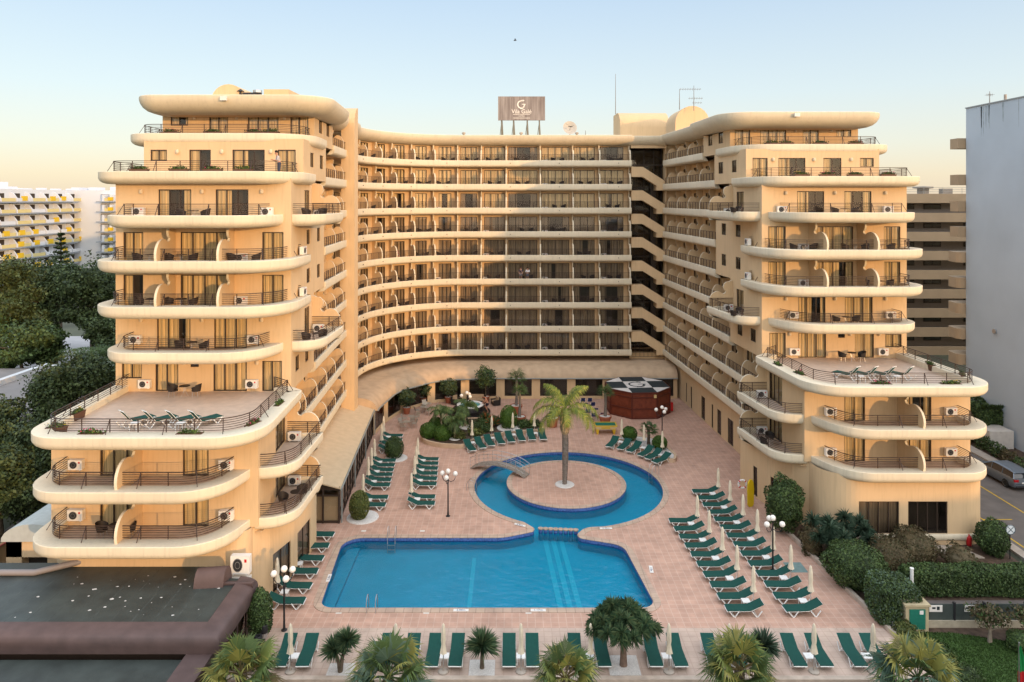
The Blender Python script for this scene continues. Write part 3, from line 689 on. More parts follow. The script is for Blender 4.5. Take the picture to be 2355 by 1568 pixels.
# road to the right with yellow lines
mb=MB().use(M_asph); mb.fill([[(33.0,15),(41.3,15),(41.3,190),(33.0,190)]],0.0); mb.build('road',kind='structure')
mb=MB().use(mat('yellow_paint',(.52,.34,.03),noise=.25,nscale=5))
mb.fill([[(37.15,30),(37.27,30),(37.27,90),(37.15,90)]],.006); mb.fill([[(33.45,30),(33.57,30),(33.57,80),(33.45,80)]],.006)
for y in (44.6,50.4,56.5,62.5): mb.fill([[(33.57,y),(35.6,y),(35.6,y+.12),(33.57,y+.12)]],.007)
mb.build('road_marking',kind='structure')
mb=MB().use(M_conc); mb.box(32.35,33.0,20,80,-.05,.12); mb.box(41.3,42.3,20,80,-.05,.12); mb.build('pavement',kind='structure')
mb=MB().use(M_soil); mb.fill([[(42.3,40),(46.1,40),(46.1,72),(42.3,72)]],.0); mb.build('soil_strip',kind='structure')
mb=MB().use(mat('lane_ground',(.14,.115,.1),noise=.25,nscale=1)); mb.fill([[(-34,33),(-26.5,33),(-26.5,66),(-36,66)]],-.01); mb.build('lane',kind='structure')
mb=MB().use(mat('far_paving',(.42,.40,.40),noise=.15,nscale=.3)); mb.fill([[(-90,96),(-40,96),(-36,118),(-110,118)]],.0); mb.fill([[(-110,58),(-38,58),(-38,67),(-110,76)]],.0);mb.build('far_path',kind='structure')
# ------------------------------------------------------------ foliage
def leafmat(name,cols,rough=.6):
    out=[]
    for i,c in enumerate(cols):
        m=mat(f'{name}_{i}',c,rough=rough,noise=.35,nscale=.9,spec=.25)
        b=m.node_tree.nodes['Principled BSDF']; out.append(m)
    return out
LV={'dark':leafmat('leaf_dark',[(.045,.072,.026),(.075,.105,.038),(.032,.05,.02)]),
 'mid':leafmat('leaf_mid',[(.05,.088,.026),(.075,.115,.034),(.034,.058,.02)]),
 'olive':leafmat('leaf_olive',[(.10,.12,.028),(.13,.135,.04),(.06,.08,.02)]),
 'blue':leafmat('leaf_blue',[(.055,.10,.062),(.085,.13,.085),(.032,.062,.036)]),
 'brown':leafmat('leaf_brown',[(.085,.065,.03),(.06,.06,.025),(.11,.085,.045)]),
 'topiary':leafmat('leaf_topiary',[(.05,.11,.015),(.035,.085,.012),(.07,.13,.02)])}
def leaves(mb,pts,nrm,size,mats,jitter=.8,aspect=1.6,wts=None):
    """many little two-sided leaf blades at pts, facing roughly nrm"""
    N=len(pts); d=nrm+NR.normal(0,jitter,(N,3)); d/=np.linalg.norm(d,axis=1)[:,None]+1e-9
    a=NR.normal(0,1,(N,3)); a-=d*(a*d).sum(1)[:,None]; a/=np.linalg.norm(a,axis=1)[:,None]+1e-9; b=np.cross(d,a)
    s=size*NR.uniform(.6,1.3,N)[:,None]
    A=pts-a*s*aspect/2; B=pts+b*s/2; Cc=pts+a*s*aspect/2; D=pts-b*s/2
    k0=len(mb.v); allv=np.stack([A,B,Cc,D],1).reshape(-1,3); mb.v+=[tuple(p) for p in allv.tolist()]
    idx=[]
    for m in mats: mb.use(m); idx.append(mb.cur)
    ch=NR.choice(len(mats),N,p=wts)
    mb.f+=[(k0+4*i,k0+4*i+1,k0+4*i+2,k0+4*i+3) for i in range(N)]; mb.m+=[idx[c] for c in ch]
def blob(mb,c,r,n,size,mats,shell=.75,lump=.18,flat_bottom=True,jit=.8):
    """leaf-filled rounded volume with a lumpy outline"""
    d=NR.normal(0,1,(n,3)); d/=np.linalg.norm(d,axis=1)[:,None]
    ph=NR.uniform(0,6,3)
    l=1+lump*(np.sin(d[:,0]*5+ph[0])*np.sin(d[:,1]*6+ph[1])+.6*np.sin(d[:,2]*7+ph[2]+d[:,0]*4))
    rad=(shell+(1-shell)*NR.rand(n)**.6)*l
    p=d*rad[:,None]*np.array(r)+np.array(c)
    if flat_bottom: p[:,2]=np.maximum(p[:,2],.03)
    leaves(mb,p,d,size,mats,jit)
def boxleaf(mb,x0,x1,y0,y1,z0,z1,n,size,mats,lump=.08,rz=0):
    """clipped hedge: leaves on the faces of a box, thicker than a shell"""
    w=np.array([x1-x0,y1-y0,z1-z0]); fa=[w[1]*w[2],w[1]*w[2],w[0]*w[2],w[0]*w[2],w[0]*w[1]]; fa=np.array(fa)/sum(fa)
    f=NR.choice(5,n,p=fa); u=NR.rand(n,3); nrm=np.zeros((n,3))
    for k,(ax,val,sg) in enumerate(((0,0,-1),(0,1,1),(1,0,-1),(1,1,1),(2,1,1))):
        q=f==k; u[q,ax]=val; nrm[q,ax]=sg
    c=.5; dd=u-c; e=1-.10*(np.abs(dd)**4).sum(1)*8; u=c+dd*np.clip(e,.75,1)[:,None]
    p=u*w+np.array([x0,y0,z0]); p+=nrm*(NR.rand(n)[:,None]-.6)*.16+lump*np.stack([np.sin(p[:,1]*2.1),np.sin(p[:,0]*1.7),np.sin(p[:,0]*2.3+p[:,1]*1.4)],1)*.6
    s=len(mb.v); leaves(mb,p,nrm,size,mats,.7)
def core(mb,c,r,m):
    mb.use(m); s=len(mb.v); mb.sphere((0,0,0),1,12,8)
    for i in range(s,len(mb.v)):
        x,y,z=mb.v[i]; k=.86+.06*math.sin(x*5+y*3)
        mb.v[i]=(c[0]+x*r[0]*k,c[1]+y*r[1]*k,max(.0,c[2]+z*r[2]*k))
def shrub(x,y,rx,rz_,zc,kind,n,size,name,label,cat,group=None,stem=True,lump=.1,ry=None,shell=.85):
    mb=MB(); core(mb,(x,y,zc),(rx*.93,(ry or rx)*.93,rz_*.93),LV[kind][2]); blob(mb,(x,y,zc),(rx,ry or rx,rz_),n,size,LV[kind],shell,lump)
    return mb.build(name,label=label,cat=cat,group=group)
M_bark=mat('bark',(.11,.085,.06),noise=.45,nscale=5,bump=1.,bscale=14)
def branchy(mb,base,h,r,lean=(0,0),nb=5,spread=1.6,rnd=random):
    bx,by,bz=base; top=(bx+lean[0],by+lean[1],bz+h)
    mid=[(bx+lean[0]*t+rnd.uniform(-.1,.1)*h*.1,by+lean[1]*t,bz+h*t) for t in (0,.35,.7)]+[top]
    mb.tube(mid,[r,r*.8,r*.62,r*.45],7)
    for k in range(nb):
        a=2*PI*k/nb+rnd.uniform(-.4,.4); s=rnd.uniform(.5,.9); q=Vector(mid[1]).lerp(Vector(top),s) if k%2 else Vector(mid[2]).lerp(Vector(top),s*.8)
        e=q+Vector((math.cos(a)*spread,math.sin(a)*spread,spread*rnd.uniform(.5,1.0))); m_=q.lerp(e,.5)+Vector((0,0,spread*.12)); mb.tube([q,m_,e],[r*.42,r*.3,r*.14],5)
def tree(x,y,h,cr,kind,n,size,label,name='tree',group='trees beyond the left tower',clumps=9,zr=.62,trunk=.3,lo=.42,seed=0):
    rnd=random.Random(seed+int(x*7+y)); t=empty(name,(x,y,0),label=label,cat='tree',group=group)
    mb=MB().use(M_bark); branchy(mb,(0,0,0),h*.62,trunk,(rnd.uniform(-.4,.4),rnd.uniform(-.4,.4)),6,cr*.55,rnd); mb.build('trunk',t,smooth=60)
    mb=MB()
    for k in range(clumps):
        a=rnd.uniform(0,2*PI); rr=cr*math.sqrt(rnd.random())*.72; zc=h*(lo+(1-lo)*rnd.random()*.82); rr*=1.05-.55*abs((zc/h-lo)/(1-lo)-.35)
        s=cr*rnd.uniform(.30,.50); blob(mb,(math.cos(a)*rr,math.sin(a)*rr,zc),(s,s,s*zr),n//clumps,size,LV[kind],.45,.3,False)
    blob(mb,(0,0,h*.72),(cr*.7,cr*.7,h*.25),n//5,size,LV[kind],.3,.3,False)
    mb.build('crown',t); return t
# left backdrop of trees
specs=[(-66,92,15.8,5.4,'dark','tall dark tree at the left edge of the picture, nearest the white apartments'),(-60.5,94,14.6,5.0,'dark','tall dark tree with twiggy top below the yellow awnings'),
 (-55,93,15.4,4.8,'dark','tall dark tree just left of the stepped tower, beneath the far white apartments'),(-69,106,15,5.5,'dark','dark tree farther back at the left edge'),(-59,104,13.5,5.0,'dark','broad dark tree in the back row between the tall ones'),(-50.5,101,13.5,4.6,'brown','thin brownish tree close behind the tower edge'),
 (-63,84,9.2,4.6,'mid','bright green round tree in front of the dark row, left'),(-57,83,8.6,4.3,'mid','bright green round tree in front of the dark row, right'),(-50,89,8.5,3.8,'dark','low dark tree between the pale path and the tower')]
for i,(x,y,h,cr,k,lb) in enumerate(specs): tree(x,y,h,cr,k,13000,.25,lb,seed=i,lo=.45 if k=='dark' else .3)
specs=[(-38.6,61.5,9.3,4.4,'dark','large dense dark tree beside the terrace corner'),(-43.5,57.5,6.6,3.6,'dark','dense dark tree left of the terrace, below the white parapet roof'),(-36.5,54,6.4,3.6,'dark','dense dark tree below the corner of the big terrace'),
 (-34.3,47.5,6.2,3.0,'dark','dark olive tree at the left edge beside the lower balconies'),(-36.6,43.5,5.2,2.8,'olive','sunnier olive tree at the lower left edge'),(-33.8,52,5.2,2.6,'dark','dark tree tucked behind the lane wall')]
for i,(x,y,h,cr,k,lb) in enumerate(specs): tree(x,y,h,cr,k,17000,.17,lb,seed=i+20,lo=.25,clumps=13,zr=.75,group='dense trees along the lane')
# a monkey-puzzle like pine in front of the apartments
t=empty('norfolk_pine',(-70,110,0),label='slim pointed pine rising before the white apartments',cat='tree')
mb=MB().use(M_bark); mb.tube([(0,0,0),(0,0,18.2)],[.3,.05],6); mb.build('trunk',t)
mb=MB()
for k in range(17):
    z=6+k*.7; r=2.4*(1-(k/17.5)**1.2)+.15
    for j in range(9):
        a=2*PI*j/9+k*.7; n=26; s=np.linspace(.1,1,n); p=np.stack([np.cos(a)*r*s,np.sin(a)*r*s,z+.25*s],1)+NR.normal(0,.05,(n,3)); leaves(mb,p,np.tile([0,0,1.],(n,1)),.3,LV['dark'],.5)
mb.build('crown',t)
# ------------------------------------------------------------ palms and spiky plants
def frond_feather(mb,base,az,el,length,droop,mats,n=34,leaf=.55,w=.045):
    """arched rib with hanging leaflets"""
    mb.use(mats[0]); pts=[]; p=Vector(base); e=el
    st=length/12
    for k in range(13):
        pts.append(p.copy()); d=Vector((math.cos(az)*math.cos(e),math.sin(az)*math.cos(e),math.sin(e))); p=p+d*st; e-=droop/12*(1+.6*k/12)
    mb.tube(pts,[.045*(1-.8*k/12)+.006 for k in range(13)],4)
    for i in range(n):
        t=.12+.88*i/(n-1); f=t*12; k=min(11,int(f)); q=pts[k].lerp(pts[k+1],f-k); d=(pts[k+1]-pts[k]).normalized(); sd_=d.cross(Vector((0,0,1))).normalized(); up=sd_.cross(d)
        L_=leaf*(math.sin(PI*min(1,.15+.85*t))**.6)*random.uniform(.8,1.15)+.05
        for sg in (-1,1):
            mb.use(mats[random.randrange(len(mats))])
            o=sd_*sg*.75+d*.55+up*random.uniform(-.2,.25); o.normalize(); m_=q+o*L_*.5; e2=q+o*L_+Vector((0,0,-L_*random.uniform(.45,.95)))
            wd=d*w
            mb.poly([q-wd*.6,q+wd*.6,m_+wd,m_-wd]); mb.poly([m_-wd,m_+wd,e2])
def frond_fan(mb,base,az,el,stalk,rad,mats,n=34):
    pick=mats[random.randrange(len(mats)-1)] if el>-.1 or random.random()<.4 else mats[-1]
    d=Vector((math.cos(az)*math.cos(el),math.sin(az)*math.cos(el),math.sin(el))); sd_=d.cross(Vector((0,0,1))).normalized(); up=sd_.cross(d)
    q=Vector(base)+d*stalk+Vector((0,0,-stalk*.06)); mb.use(mats[-1]); mb.tube([base,Vector(base).lerp(q,.5)+Vector((0,0,.04)),q],.025,4)
    for i in range(n):
        a=R(-118+236*i/(n-1)); o=d*math.cos(a)+sd_*math.sin(a)+up*.12*math.cos(a*2); o.normalize(); L_=rad*(1-.18*abs(a)/2.06)*random.uniform(.88,1.06)
        mb.use(pick if random.random()<.8 else mats[random.randrange(len(mats)-1)]); w=o.cross(up).normalized()*rad*.032
        m_=q+o*L_*.55; e2=q+o*L_+Vector((0,0,-L_*random.uniform(.08,.5)))+sd_*random.uniform(-.1,.1)*rad
        mb.poly([q,m_+w,e2,m_-w+up*.01])
def spikes(mb,c,r,n,mats,w=.035,up=-.15,droop=.12):
    """a rosette of sword leaves"""
    for i in range(n):
        z=random.uniform(up,1); a=random.uniform(0,2*PI); s=math.sqrt(max(0,1-z*z)); d=Vector((math.cos(a)*s,math.sin(a)*s,z)); L_=r*random.uniform(.8,1.1)
        sd_=d.cross(Vector((0,0,1))); sd_=sd_.normalized() if sd_.length>.05 else Vector((1,0,0)); q=Vector(c); mb.use(mats[random.randrange(len(mats))])
        m_=q+d*L_*.5; e2=q+d*L_+Vector((0,0,-droop*L_*s)); mb.poly([q-sd_*w*.6,q+sd_*w*.6,m_+sd_*w,e2,m_-sd_*w])
PG=leafmat('palm_green',[(.17,.20,.03),(.11,.155,.028),(.24,.24,.045),(.075,.115,.025)])
PGD=leafmat('palm_dim',[(.07,.12,.035),(.05,.09,.028),(.1,.15,.045),(.06,.09,.04)])
PF=leafmat('fan_green',[(.12,.15,.035),(.07,.11,.03),(.20,.19,.045),(.05,.08,.022),(.13,.10,.04)])
M_ptrunk=mat('palm_trunk',(.17,.145,.125),noise=.35,nscale=7,bump=1,bscale=9); M_shaft=mat('palm_sheath',(.30,.24,.15),noise=.5,nscale=5,bump=.6,bscale=12)
def ringed(mb,path,radii,m,n=10,step=.16):
    """trunk with shallow leaf-scar rings"""
    mb.use(m); path=[Vector(p) for p in path]; L_=sum((path[i+1]-path[i]).length for i in range(len(path)-1)); K=max(4,int(L_/step)); pts=[]; rr=[]
    for k in range(2*K+1):
        f=k/(2*K)*(len(path)-1); i=min(len(path)-2,int(f)); pts.append(path[i].lerp(path[i+1],f-i)); r=radii[i]+(radii[i+1]-radii[i])*(f-i); rr.append(r*(1.06 if k%2 else .96))
    mb.tube(pts,rr,n)
# tall feather palm on the island
px,py=4.2,56.6
t=empty('palm_tree',(px,py,0),label='tall sunlit feather palm with smooth trunk on the round pool island',cat='palm tree')
mb=MB(); ringed(mb,[(0,0,0),(.05,0,1.8),(.06,0,3.4),(.0,0,5.0)],[.18,.24,.26,.22],M_ptrunk,12); mb.build('trunk',t,smooth=50)
mb=MB().use(M_shaft); mb.tube([(0,0,4.1),(.02,0,4.6),(.04,0,5.3),(.05,0,6.1)],[.27,.31,.24,.13],10)
for k in range(26):
    a=k*2.4; z=4.1+.05*k; mb.tube([(math.cos(a)*.25,math.sin(a)*.25,z),(math.cos(a)*.36,math.sin(a)*.36,z+.35),(math.cos(a)*.2,math.sin(a)*.2,z+.9)],[.07,.055,.03],5)
mb.build('sheath',t,smooth=40)
random.seed(12)
mb=MB()
for k,(az,el,ln,dr) in enumerate([(182,30,3.4,1.5),(166,58,3.3,1.9),(205,10,3.0,1.3),(138,72,3.1,1.1),(50,64,3.4,1.2),(25,72,3.0,1.1),(3,42,3.5,1.9),(-20,22,3.5,1.9),(-45,35,3.1,2.0),(-85,40,2.6,2.0),(225,38,2.9,1.9),(90,55,2.8,1.5)]):
    frond_feather(mb,(.05,0,5.9),R(az+random.uniform(-6,6)),R(el),ln,dr,PG,n=60,leaf=.7,w=.026)
mb.build('crown',t)
mb=MB().use(M_peb); mb.lathe([(.78,.03),(.74,.075),(.5,.09),(.0,.10)],(px,py,0),24,False); mb.build('pebble_ring',label='ring of white pebbles around the island palm foot',cat='pebbles',kind='stuff')
def feather_palm(x,y,h,cr,label,nf=16,group='small palms in the round garden bed',trunk=.11,zb=0,cols=PGD,droop=1.6,lean=(0,0),nl=24):
    t=empty('palm_tree',(x,y,zb),label=label,cat='palm tree',group=group); mb=MB(); ringed(mb,[(0,0,0),(lean[0]*.5,lean[1]*.5,h*.5),(lean[0],lean[1],h)],[trunk*1.2,trunk,trunk*1.1],M_shaft if cols is PGD and trunk<.12 else M_ptrunk,8); mb.build('trunk',t,smooth=50)
    mb=MB()
    for k in range(nf):
        a=2*PI*k/nf*2.4+random.uniform(-.2,.2); el=R(random.choice((15,35,55,72))+random.uniform(-8,8)); frond_feather(mb,(lean[0],lean[1],h),a,el,cr*random.uniform(.85,1.1),droop,cols,n=nl,leaf=cr*.3,w=.025)
    mb.build('crown',t); return t
feather_palm(-6.75,68.6,2.1,1.5,'small palm at the left end of the round garden bed',lean=(-.15,0))
feather_palm(-5.35,66.5,2.0,1.45,'small palm in the front of the garden bed beside two clipped balls')
feather_palm(-4.6,70.0,2.3,1.5,'small palm directly in front of the whirlpool steps')
# palms left of the tower by the trees
for i,(x,y,h) in enumerate(((-47.5,78,5),(-44.3,76,5.6),(-45.8,71.5,4.2),(-41.8,73,4.6))): feather_palm(x,y,h,3.0,f'{["leftmost","tallest","nearest","rightmost"][i]} of the feather palms behind the white parapet roof',14,'feather palms behind the low roof',.25,nl=20)
def fan_palm(x,y,h,cr,label,nf=26,group=None,cols=PF,trunk=.2,zb=0,low=-.25,name='palm_tree'):
    t=empty(name,(x,y,zb),label=label,cat='palm tree',group=group); mb=MB(); ringed(mb,[(0,0,0),(.02,0,h*.5),(0,0,h)],[trunk*1.2,trunk,trunk*1.15],M_bark,9,.12); mb.build('trunk',t,smooth=50)
    mb=MB()
    for k in range(nf):
        a=k*2.39996+random.uniform(-.2,.2); el=math.asin(low+(1-low)*((k+.5)/nf))*.98; frond_fan(mb,(0,0,h),a,el,cr*random.uniform(.42,.6),cr*.62*random.uniform(.85,1.1),cols)
    mb.build('crown',t); return t
random.seed(5)
for u,v,y,cr,lb in ((555,1548,31.3,1.75,'yellowish fan palm beside the brown roof in the foreground'),(893,1555,30.9,1.95,'wide grey green fan palm in the foreground, left of the dragon tree'),(1300,1560,30.8,1.6,'golden tipped fan palm in the front centre'),(1700,1540,31.2,1.75,'shaggy green and brown fan palm in front of the right loungers'),(2110,1560,30.6,2.05,'broad bluish fan palm over the white edging wall')):
    z=H-(v-V0)*y/F; fan_palm((u-U0)/F*y,y,z,cr,lb,24,'fan palms in the front bed',cols=PF if 'bluish' not in lb and 'grey' not in lb else LV['blue'][:2]+PF[1:3]+[PF[3]])
# pony-tail spiky trees in gravel squares along the front
YG=leafmat('yucca',[(.06,.12,.055),(.09,.15,.07),(.04,.08,.042),(.13,.18,.08)])
def gravel_square(x,y,s,label):
    mb=MB().use(M_peb); mb.box(x-s/2,x+s/2,y-s/2,y+s/2,.0,.025); return mb.build('gravel_bed',label=label,cat='gravel bed',kind='stuff')
def yucca(x,y,heads,label,cols=YG,name='yucca',n=330,gs=1.25,r=.035):
    t=empty(name,(x,y,0),label=label,cat='yucca'); mb=MB().use(M_bark)
    for hx,hy,hz,hr in heads: mb.tube([(0,0,0),(hx*.3,hy*.3,hz*.45),(hx,hy,hz)],[.12,.09,.07],7)
    mb.build('trunk',t,smooth=60); mb=MB()
    for hx,hy,hz,hr in heads: spikes(mb,(hx,hy,hz),hr,n,cols,r)
    mb.build('crown',t)
    if gs: gravel_square(x,y,gs,'white gravel square at the foot of a spiky yucca on the deck')
    return t
yucca(*P(850*.92,1545),[(-.25,0,1.05,.85),(.3,.1,1.45,.75)],'two headed spiky yucca in a gravel square, left front of the deck')
yucca(*P(1108,1537),[(0,0,1.1,.98)],'single round spiky yucca in a gravel square, front centre')
yucca(*P(1755,1532),[(0,0,1.0,.92)],'blue green spiky yucca behind the shaggy fan palm',cols=LV['blue'],gs=0)
# dragon tree
x,y=P(1433,1530); t=empty('dragon_tree',(x,y,0),label='umbrella shaped dragon tree with forked trunk at the front of the deck',cat='tree')
mb=MB().use(mat('dragon_bark',(.17,.115,.085),noise=.3,nscale=6,bump=.6)); mb.tube([(0,0,0),(0,0,.7),(-.02,0,1.1)],[.2,.15,.13],9); heads=[]
random.seed(31)
for k in range(44):
    a=random.uniform(0,2*PI); rr=1.5*math.sqrt(random.random()); hx=math.cos(a)*rr-.05; hy=math.sin(a)*rr*.9; hz=2.75-.38*rr*rr+random.uniform(-.15,.15); heads.append((hx,hy,hz))
for f in ((-.5,.1,1.9),(.45,0,1.7),(0,.4,2.0),(.1,-.4,1.9)): mb.tube([(0,0,1.0),(f[0]*.5,f[1]*.5,1.4),f],[.12,.09,.07],7)
for h in heads: b=min(((-.5,.1,1.9),(.45,0,1.7),(0,.4,2.0),(.1,-.4,1.9)),key=lambda f:(f[0]-h[0])**2+(f[1]-h[1])**2); mb.tube([b,(h[0]*.8,h[1]*.8,(b[2]+h[2])/2),h],[.06,.05,.04],5)
mb.build('trunk',t,smooth=60); mb=MB()
for h in heads: spikes(mb,h,.55,110,YG,.024,-.55,.35)
mb.build('crown',t); gravel_square(x,y,1.5,'white gravel square at the foot of the dragon tree')
# ------------------------------------------------------------ shrubs right of the deck
shrub(18.6,48.4,1.25,1.75,2.05,'mid',5200,.10,'shrub','large leafy green shrub against the corner of the right tower',cat='shrub',lump=.16)
random.seed(9)
t=empty('yucca_clump',(20.9,45.2,0),label='mass of grey green sword leaves before the rounded ground floor',cat='yucca'); mb=MB()
for k in range(20): spikes(mb,(random.uniform(-1.9,1.9),random.uniform(-1.1,1.1),random.uniform(.7,2.1)),.75,110,LV['blue'],.035,-.3,.3)
mb.build('foliage',t); mb=MB().use(M_bark)
for k in range(6): mb.tube([(random.uniform(-.6,.6),random.uniform(-.4,.4),0),(random.uniform(-1.5,1.5),random.uniform(-.8,.8),1.4)],[.09,.06],6)
mb.build('trunk',t)
shrub(20.3,42.0,1.75,1.3,1.15,'mid',6500,.09,'shrub','rounded green shrub between the kerb and the sword leaved mass','shrub',lump=.08)
shrub(19.3,45.6,.7,1.1,.9,'brown',1800,.10,'shrub','straggly dry shrub along the kerb below the tower corner','shrub',lump=.25)
mb=MB(); mb.use(LV['mid'][2]); mb.box(19.95,21.5,37.85,39.45,0,1.75); boxleaf(mb,19.6,21.85,37.5,39.8,0,2.1,11000,.075,LV['mid']+[LV['blue'][1]]); mb.build('hedge_block',label='big square clipped hedge at the right edge of the deck',cat='hedge')
mb=MB(); mb.use(LV['mid'][2]); mb.box(22.9,30.6,40.75,41.75,0,1.1); boxleaf(mb,22.5,31,40.5,42.0,0,1.35,14000,.085,LV['mid']); mb.build('hedge',label='long low hedge running behind the utility box',cat='hedge')
shrub(23.3,43.9,1.35,1.1,.75,'brown',3800,.08,'shrub','left of the two brownish domed shrubs in the bare bed','shrub',group='brown domed shrubs')
shrub(25.4,44.9,1.45,1.25,.8,'brown',4200,.08,'shrub','right of the two brownish domed shrubs in the bare bed','shrub',group='brown domed shrubs')
shrub(27.7,43.9,1.0,.9,.5,'brown',1500,.09,'shrub','ragged low plant beside the brown domes','shrub',lump=.3)
shrub(30.9,45.6,1.0,1.15,1.05,'mid',4200,.08,'shrub','tall rounded green bush beside the car park road','shrub')
for i,(xx,yy,rr) in enumerate(((20.7,36.2,.55),(21.2,35.2,.6),(21.0,34.3,.55),(21.5,33.4,.6),(20.5,37.0,.5))): shrub(xx,yy,rr,rr*.75,.3,'mid' if i%2 else 'olive',1300,.07,'shrub',f'{ordn(i+1)} low shrub along the white edging wall, {["second","third","fourth","nearest","first"][i]} from the square hedge','shrub',group='low shrubs along the lawn edge',lump=.25)
for i,(xx,yy) in enumerate(((24.6,36.5),(26.6,36.3),(28.6,37.4))):
    t=empty('small_tree',(xx,yy,0),label=f'{["left","middle","right"][i]} pollarded shrub with bare pale stems by the low fence',cat='small tree',group='pollarded shrubs by the fence'); mb=MB().use(mat('pale_bark',(.27,.22,.17),noise=.3))
    branchy(mb,(0,0,0),.8,.12,(0,0),6,.55); mb.build('trunk',t); mb=MB(); blob(mb,(0,0,1.4),(.95,.8,.45),1100,.10,[LV['brown'][0],LV['mid'][0],LV['brown'][2]],.3,.3,False); mb.build('crown',t)
shrub(25.7,35.9,.62,.5,.42,'mid',1500,.06,'shrub','small round bush between the pale stemmed shrubs','shrub')
for i,(xx,yy) in enumerate(((29.6,41.0),(30.4,42.3))):
    mb=MB(); spikes(mb,(xx,yy,.35),1.0,90,YG,.05,0,.4); mb.build('agave',label=f'{["nearer","farther"][i]} arching sword leaved plant by the road corner',cat='plant')
mb=MB()
for k in range(11): blob(mb,(42.9+.3*math.sin(k),49+k*2.0,.5),(.7,1.1,.75),700,.12,LV['mid'] if k%3 else LV['brown'],.4,.25)
mb.build('undergrowth',kind='stuff',label='undergrowth beside the road under the white gable')
mb=MB(); boxleaf(mb,43.3,46.0,66.2,70.0,1.5,3.3,4200,.13,LV['mid'],.3); mb.use(LV['mid'][2]); mb.box(43.8,45.9,66.7,69.9,1.5,2.8)
for k in range(40): spikes(mb,(43.4+2.5*random.random(),66.3,3.2),.5,7,LV['mid'],.06,.5)
mb.build('hedge',label='bright hedge on a white planter under the blank gable wall',cat='hedge')
mb=MB().use(mat('white_wall_paint',(.6,.58,.53))); mb.loft([[(43.6+i,64.7+j,z) for i,j in ((0,0),(2.2-0,0),(2.2,5),(0,5))] for z,i in ((0,0),(1.6,0))]); mb.build('planter',label='white sloping planter at the foot of the blank gable',cat='planter')
# ------------------------------------------------------------ garden beds on the deck
M_bedw=mat('bed_wall',(.52,.38,.26),noise=.12,nscale=2)
bed=rpoly([(-7.3,72.3),(-8.7,70.3,2.0),(-8.3,66.2,2.0),(-6.4,65.2,2),(-4.5,64.9,.6),(-3.6,66.6,1),(-.5,68.6,2),(2.9,69.3,.4),(3.0,71.2,.6),(-1.5,72.9,1)],6)
def bed_build(pts,h,fillm,label):
    t=empty('garden_bed',(0,0,0),label=label,cat='garden bed'); mb=MB().use(M_bedw); ring(mb,pts,.22 if area(pts)<0 else -.22,-.01,h,0); mb.build('bed_wall',t); mb=MB().use(fillm); mb.fill([pts],h-.08); mb.build('soil',t)
def area(p): return sum(p[i-1][0]*p[i][1]-p[i][0]*p[i-1][1] for i in range(len(p)))/2
bed_build(bed,.38,M_soil,'kerbed round ended garden bed full of plants before the whirlpool')
bed2=rpoly([(9.7,66.9),(11.5,67.6,1.5),(13.6,66.7,1.5),(14.3,62.6,.8),(14.0,61.5,.2),(13.4,61.7),(12.0,64.2,1),(10.6,66.2,.6)],5)
bed_build(bed2,.32,M_peb,'small bed of white pebbles behind the right hand fan of loungers')
def ball(x,y,r,label,zc=.9,rz=None,kind='topiary',n=2600,g='clipped ball shrubs'):
    return shrub(x,y,r,rz or r*.9,zc,kind,n,.07,'clipped_shrub',label,'clipped shrub',group=g,lump=.02,shell=.93)
ball(-7.4,69.0,.75,'clipped ball shrub farthest back at the left of the garden bed'); ball(-7.9,67.1,.85,'clipped ball shrub at the left end of the garden bed'); ball(-6.5,66.5,.85,'clipped ball shrub nearest the curved bed wall',.85)
ball(-.35,69.6,.85,'tall clipped column shrub on white pebbles in the garden bed',1.35,1.25)
ball(11.0,66.3,.72,'clipped ball shrub in the pebble bed beside the small palm, left'); ball(13.35,64.1,.68,'clipped ball shrub in the pebble bed at its right end',.8)
ball(-10.4,62.6,.85,'clipped round shrub among the loungers beside the glazed gallery',.85,1.0,'mid'); ball(-10.9,50.6,.72,'clipped column shrub in a pebble ring by the glazed gallery corner',.95,1.05,'olive',3600)
for (xx,yy,rr,h_,lb) in ((-.35,69.6,1.15,.34,'the tall column shrub'),(-10.7,50.8,1.15,.0,'the column shrub by the gallery'),(-10.2,62.4,1.0,.0,'the round shrub among the loungers'),(-5.35,66.5,.55,.33,'the small front palm'),(-4.5,69.8,.7,.33,'the small palm before the whirlpool'),(-6.75,68.6,.5,.33,'the leftmost small palm')):
    mb=MB().use(M_peb); mb.lathe([(rr,.0),(rr*.97,.06),(rr*.8,.08),(0,.08)],(xx,yy,h_),22,False); mb.build('pebble_ring',kind='stuff',label=f'white pebbles around {lb}',cat='pebbles')
mb=MB()
for (xx,yy,rr,k,n) in ((-5.6,67.9,.9,'dark',900),(-5.0,66.6,.7,'olive',900),(-3.5,67.6,.8,'olive',900),(-2.6,68.8,.8,'mid',900),(-2.8,70.6,1.0,'mid',1300),(-3.6,69.4,.7,'dark',600),(-6.2,70.2,.9,'dark',900),(-5.2,71.4,.9,'dark',800),(1.2,70.2,.9,'mid',1100),(2.2,70.3,.7,'mid',900),(-1.7,71.4,.8,'mid',900),(.6,71.6,.7,'mid',700)): blob(mb,(xx,yy,.55),(rr,rr*.8,.45),n,.11,LV[k],.3,.3)
mb.build('ground_cover',kind='stuff')
mb=MB(); spikes(mb,(-1.9,70.2,.5),1.0,130,LV['mid']+[mat('flower_orange',(.5,.12,.03))],.05,.2); spikes(mb,(-2.7,71.3,.5),1.1,130,LV['mid']+[mat('flower_orange',(.5,.12,.03))],.05,.2); mb.build('flowering_plant',label='reddish flowered strelitzia clump in the garden bed',cat='plant')
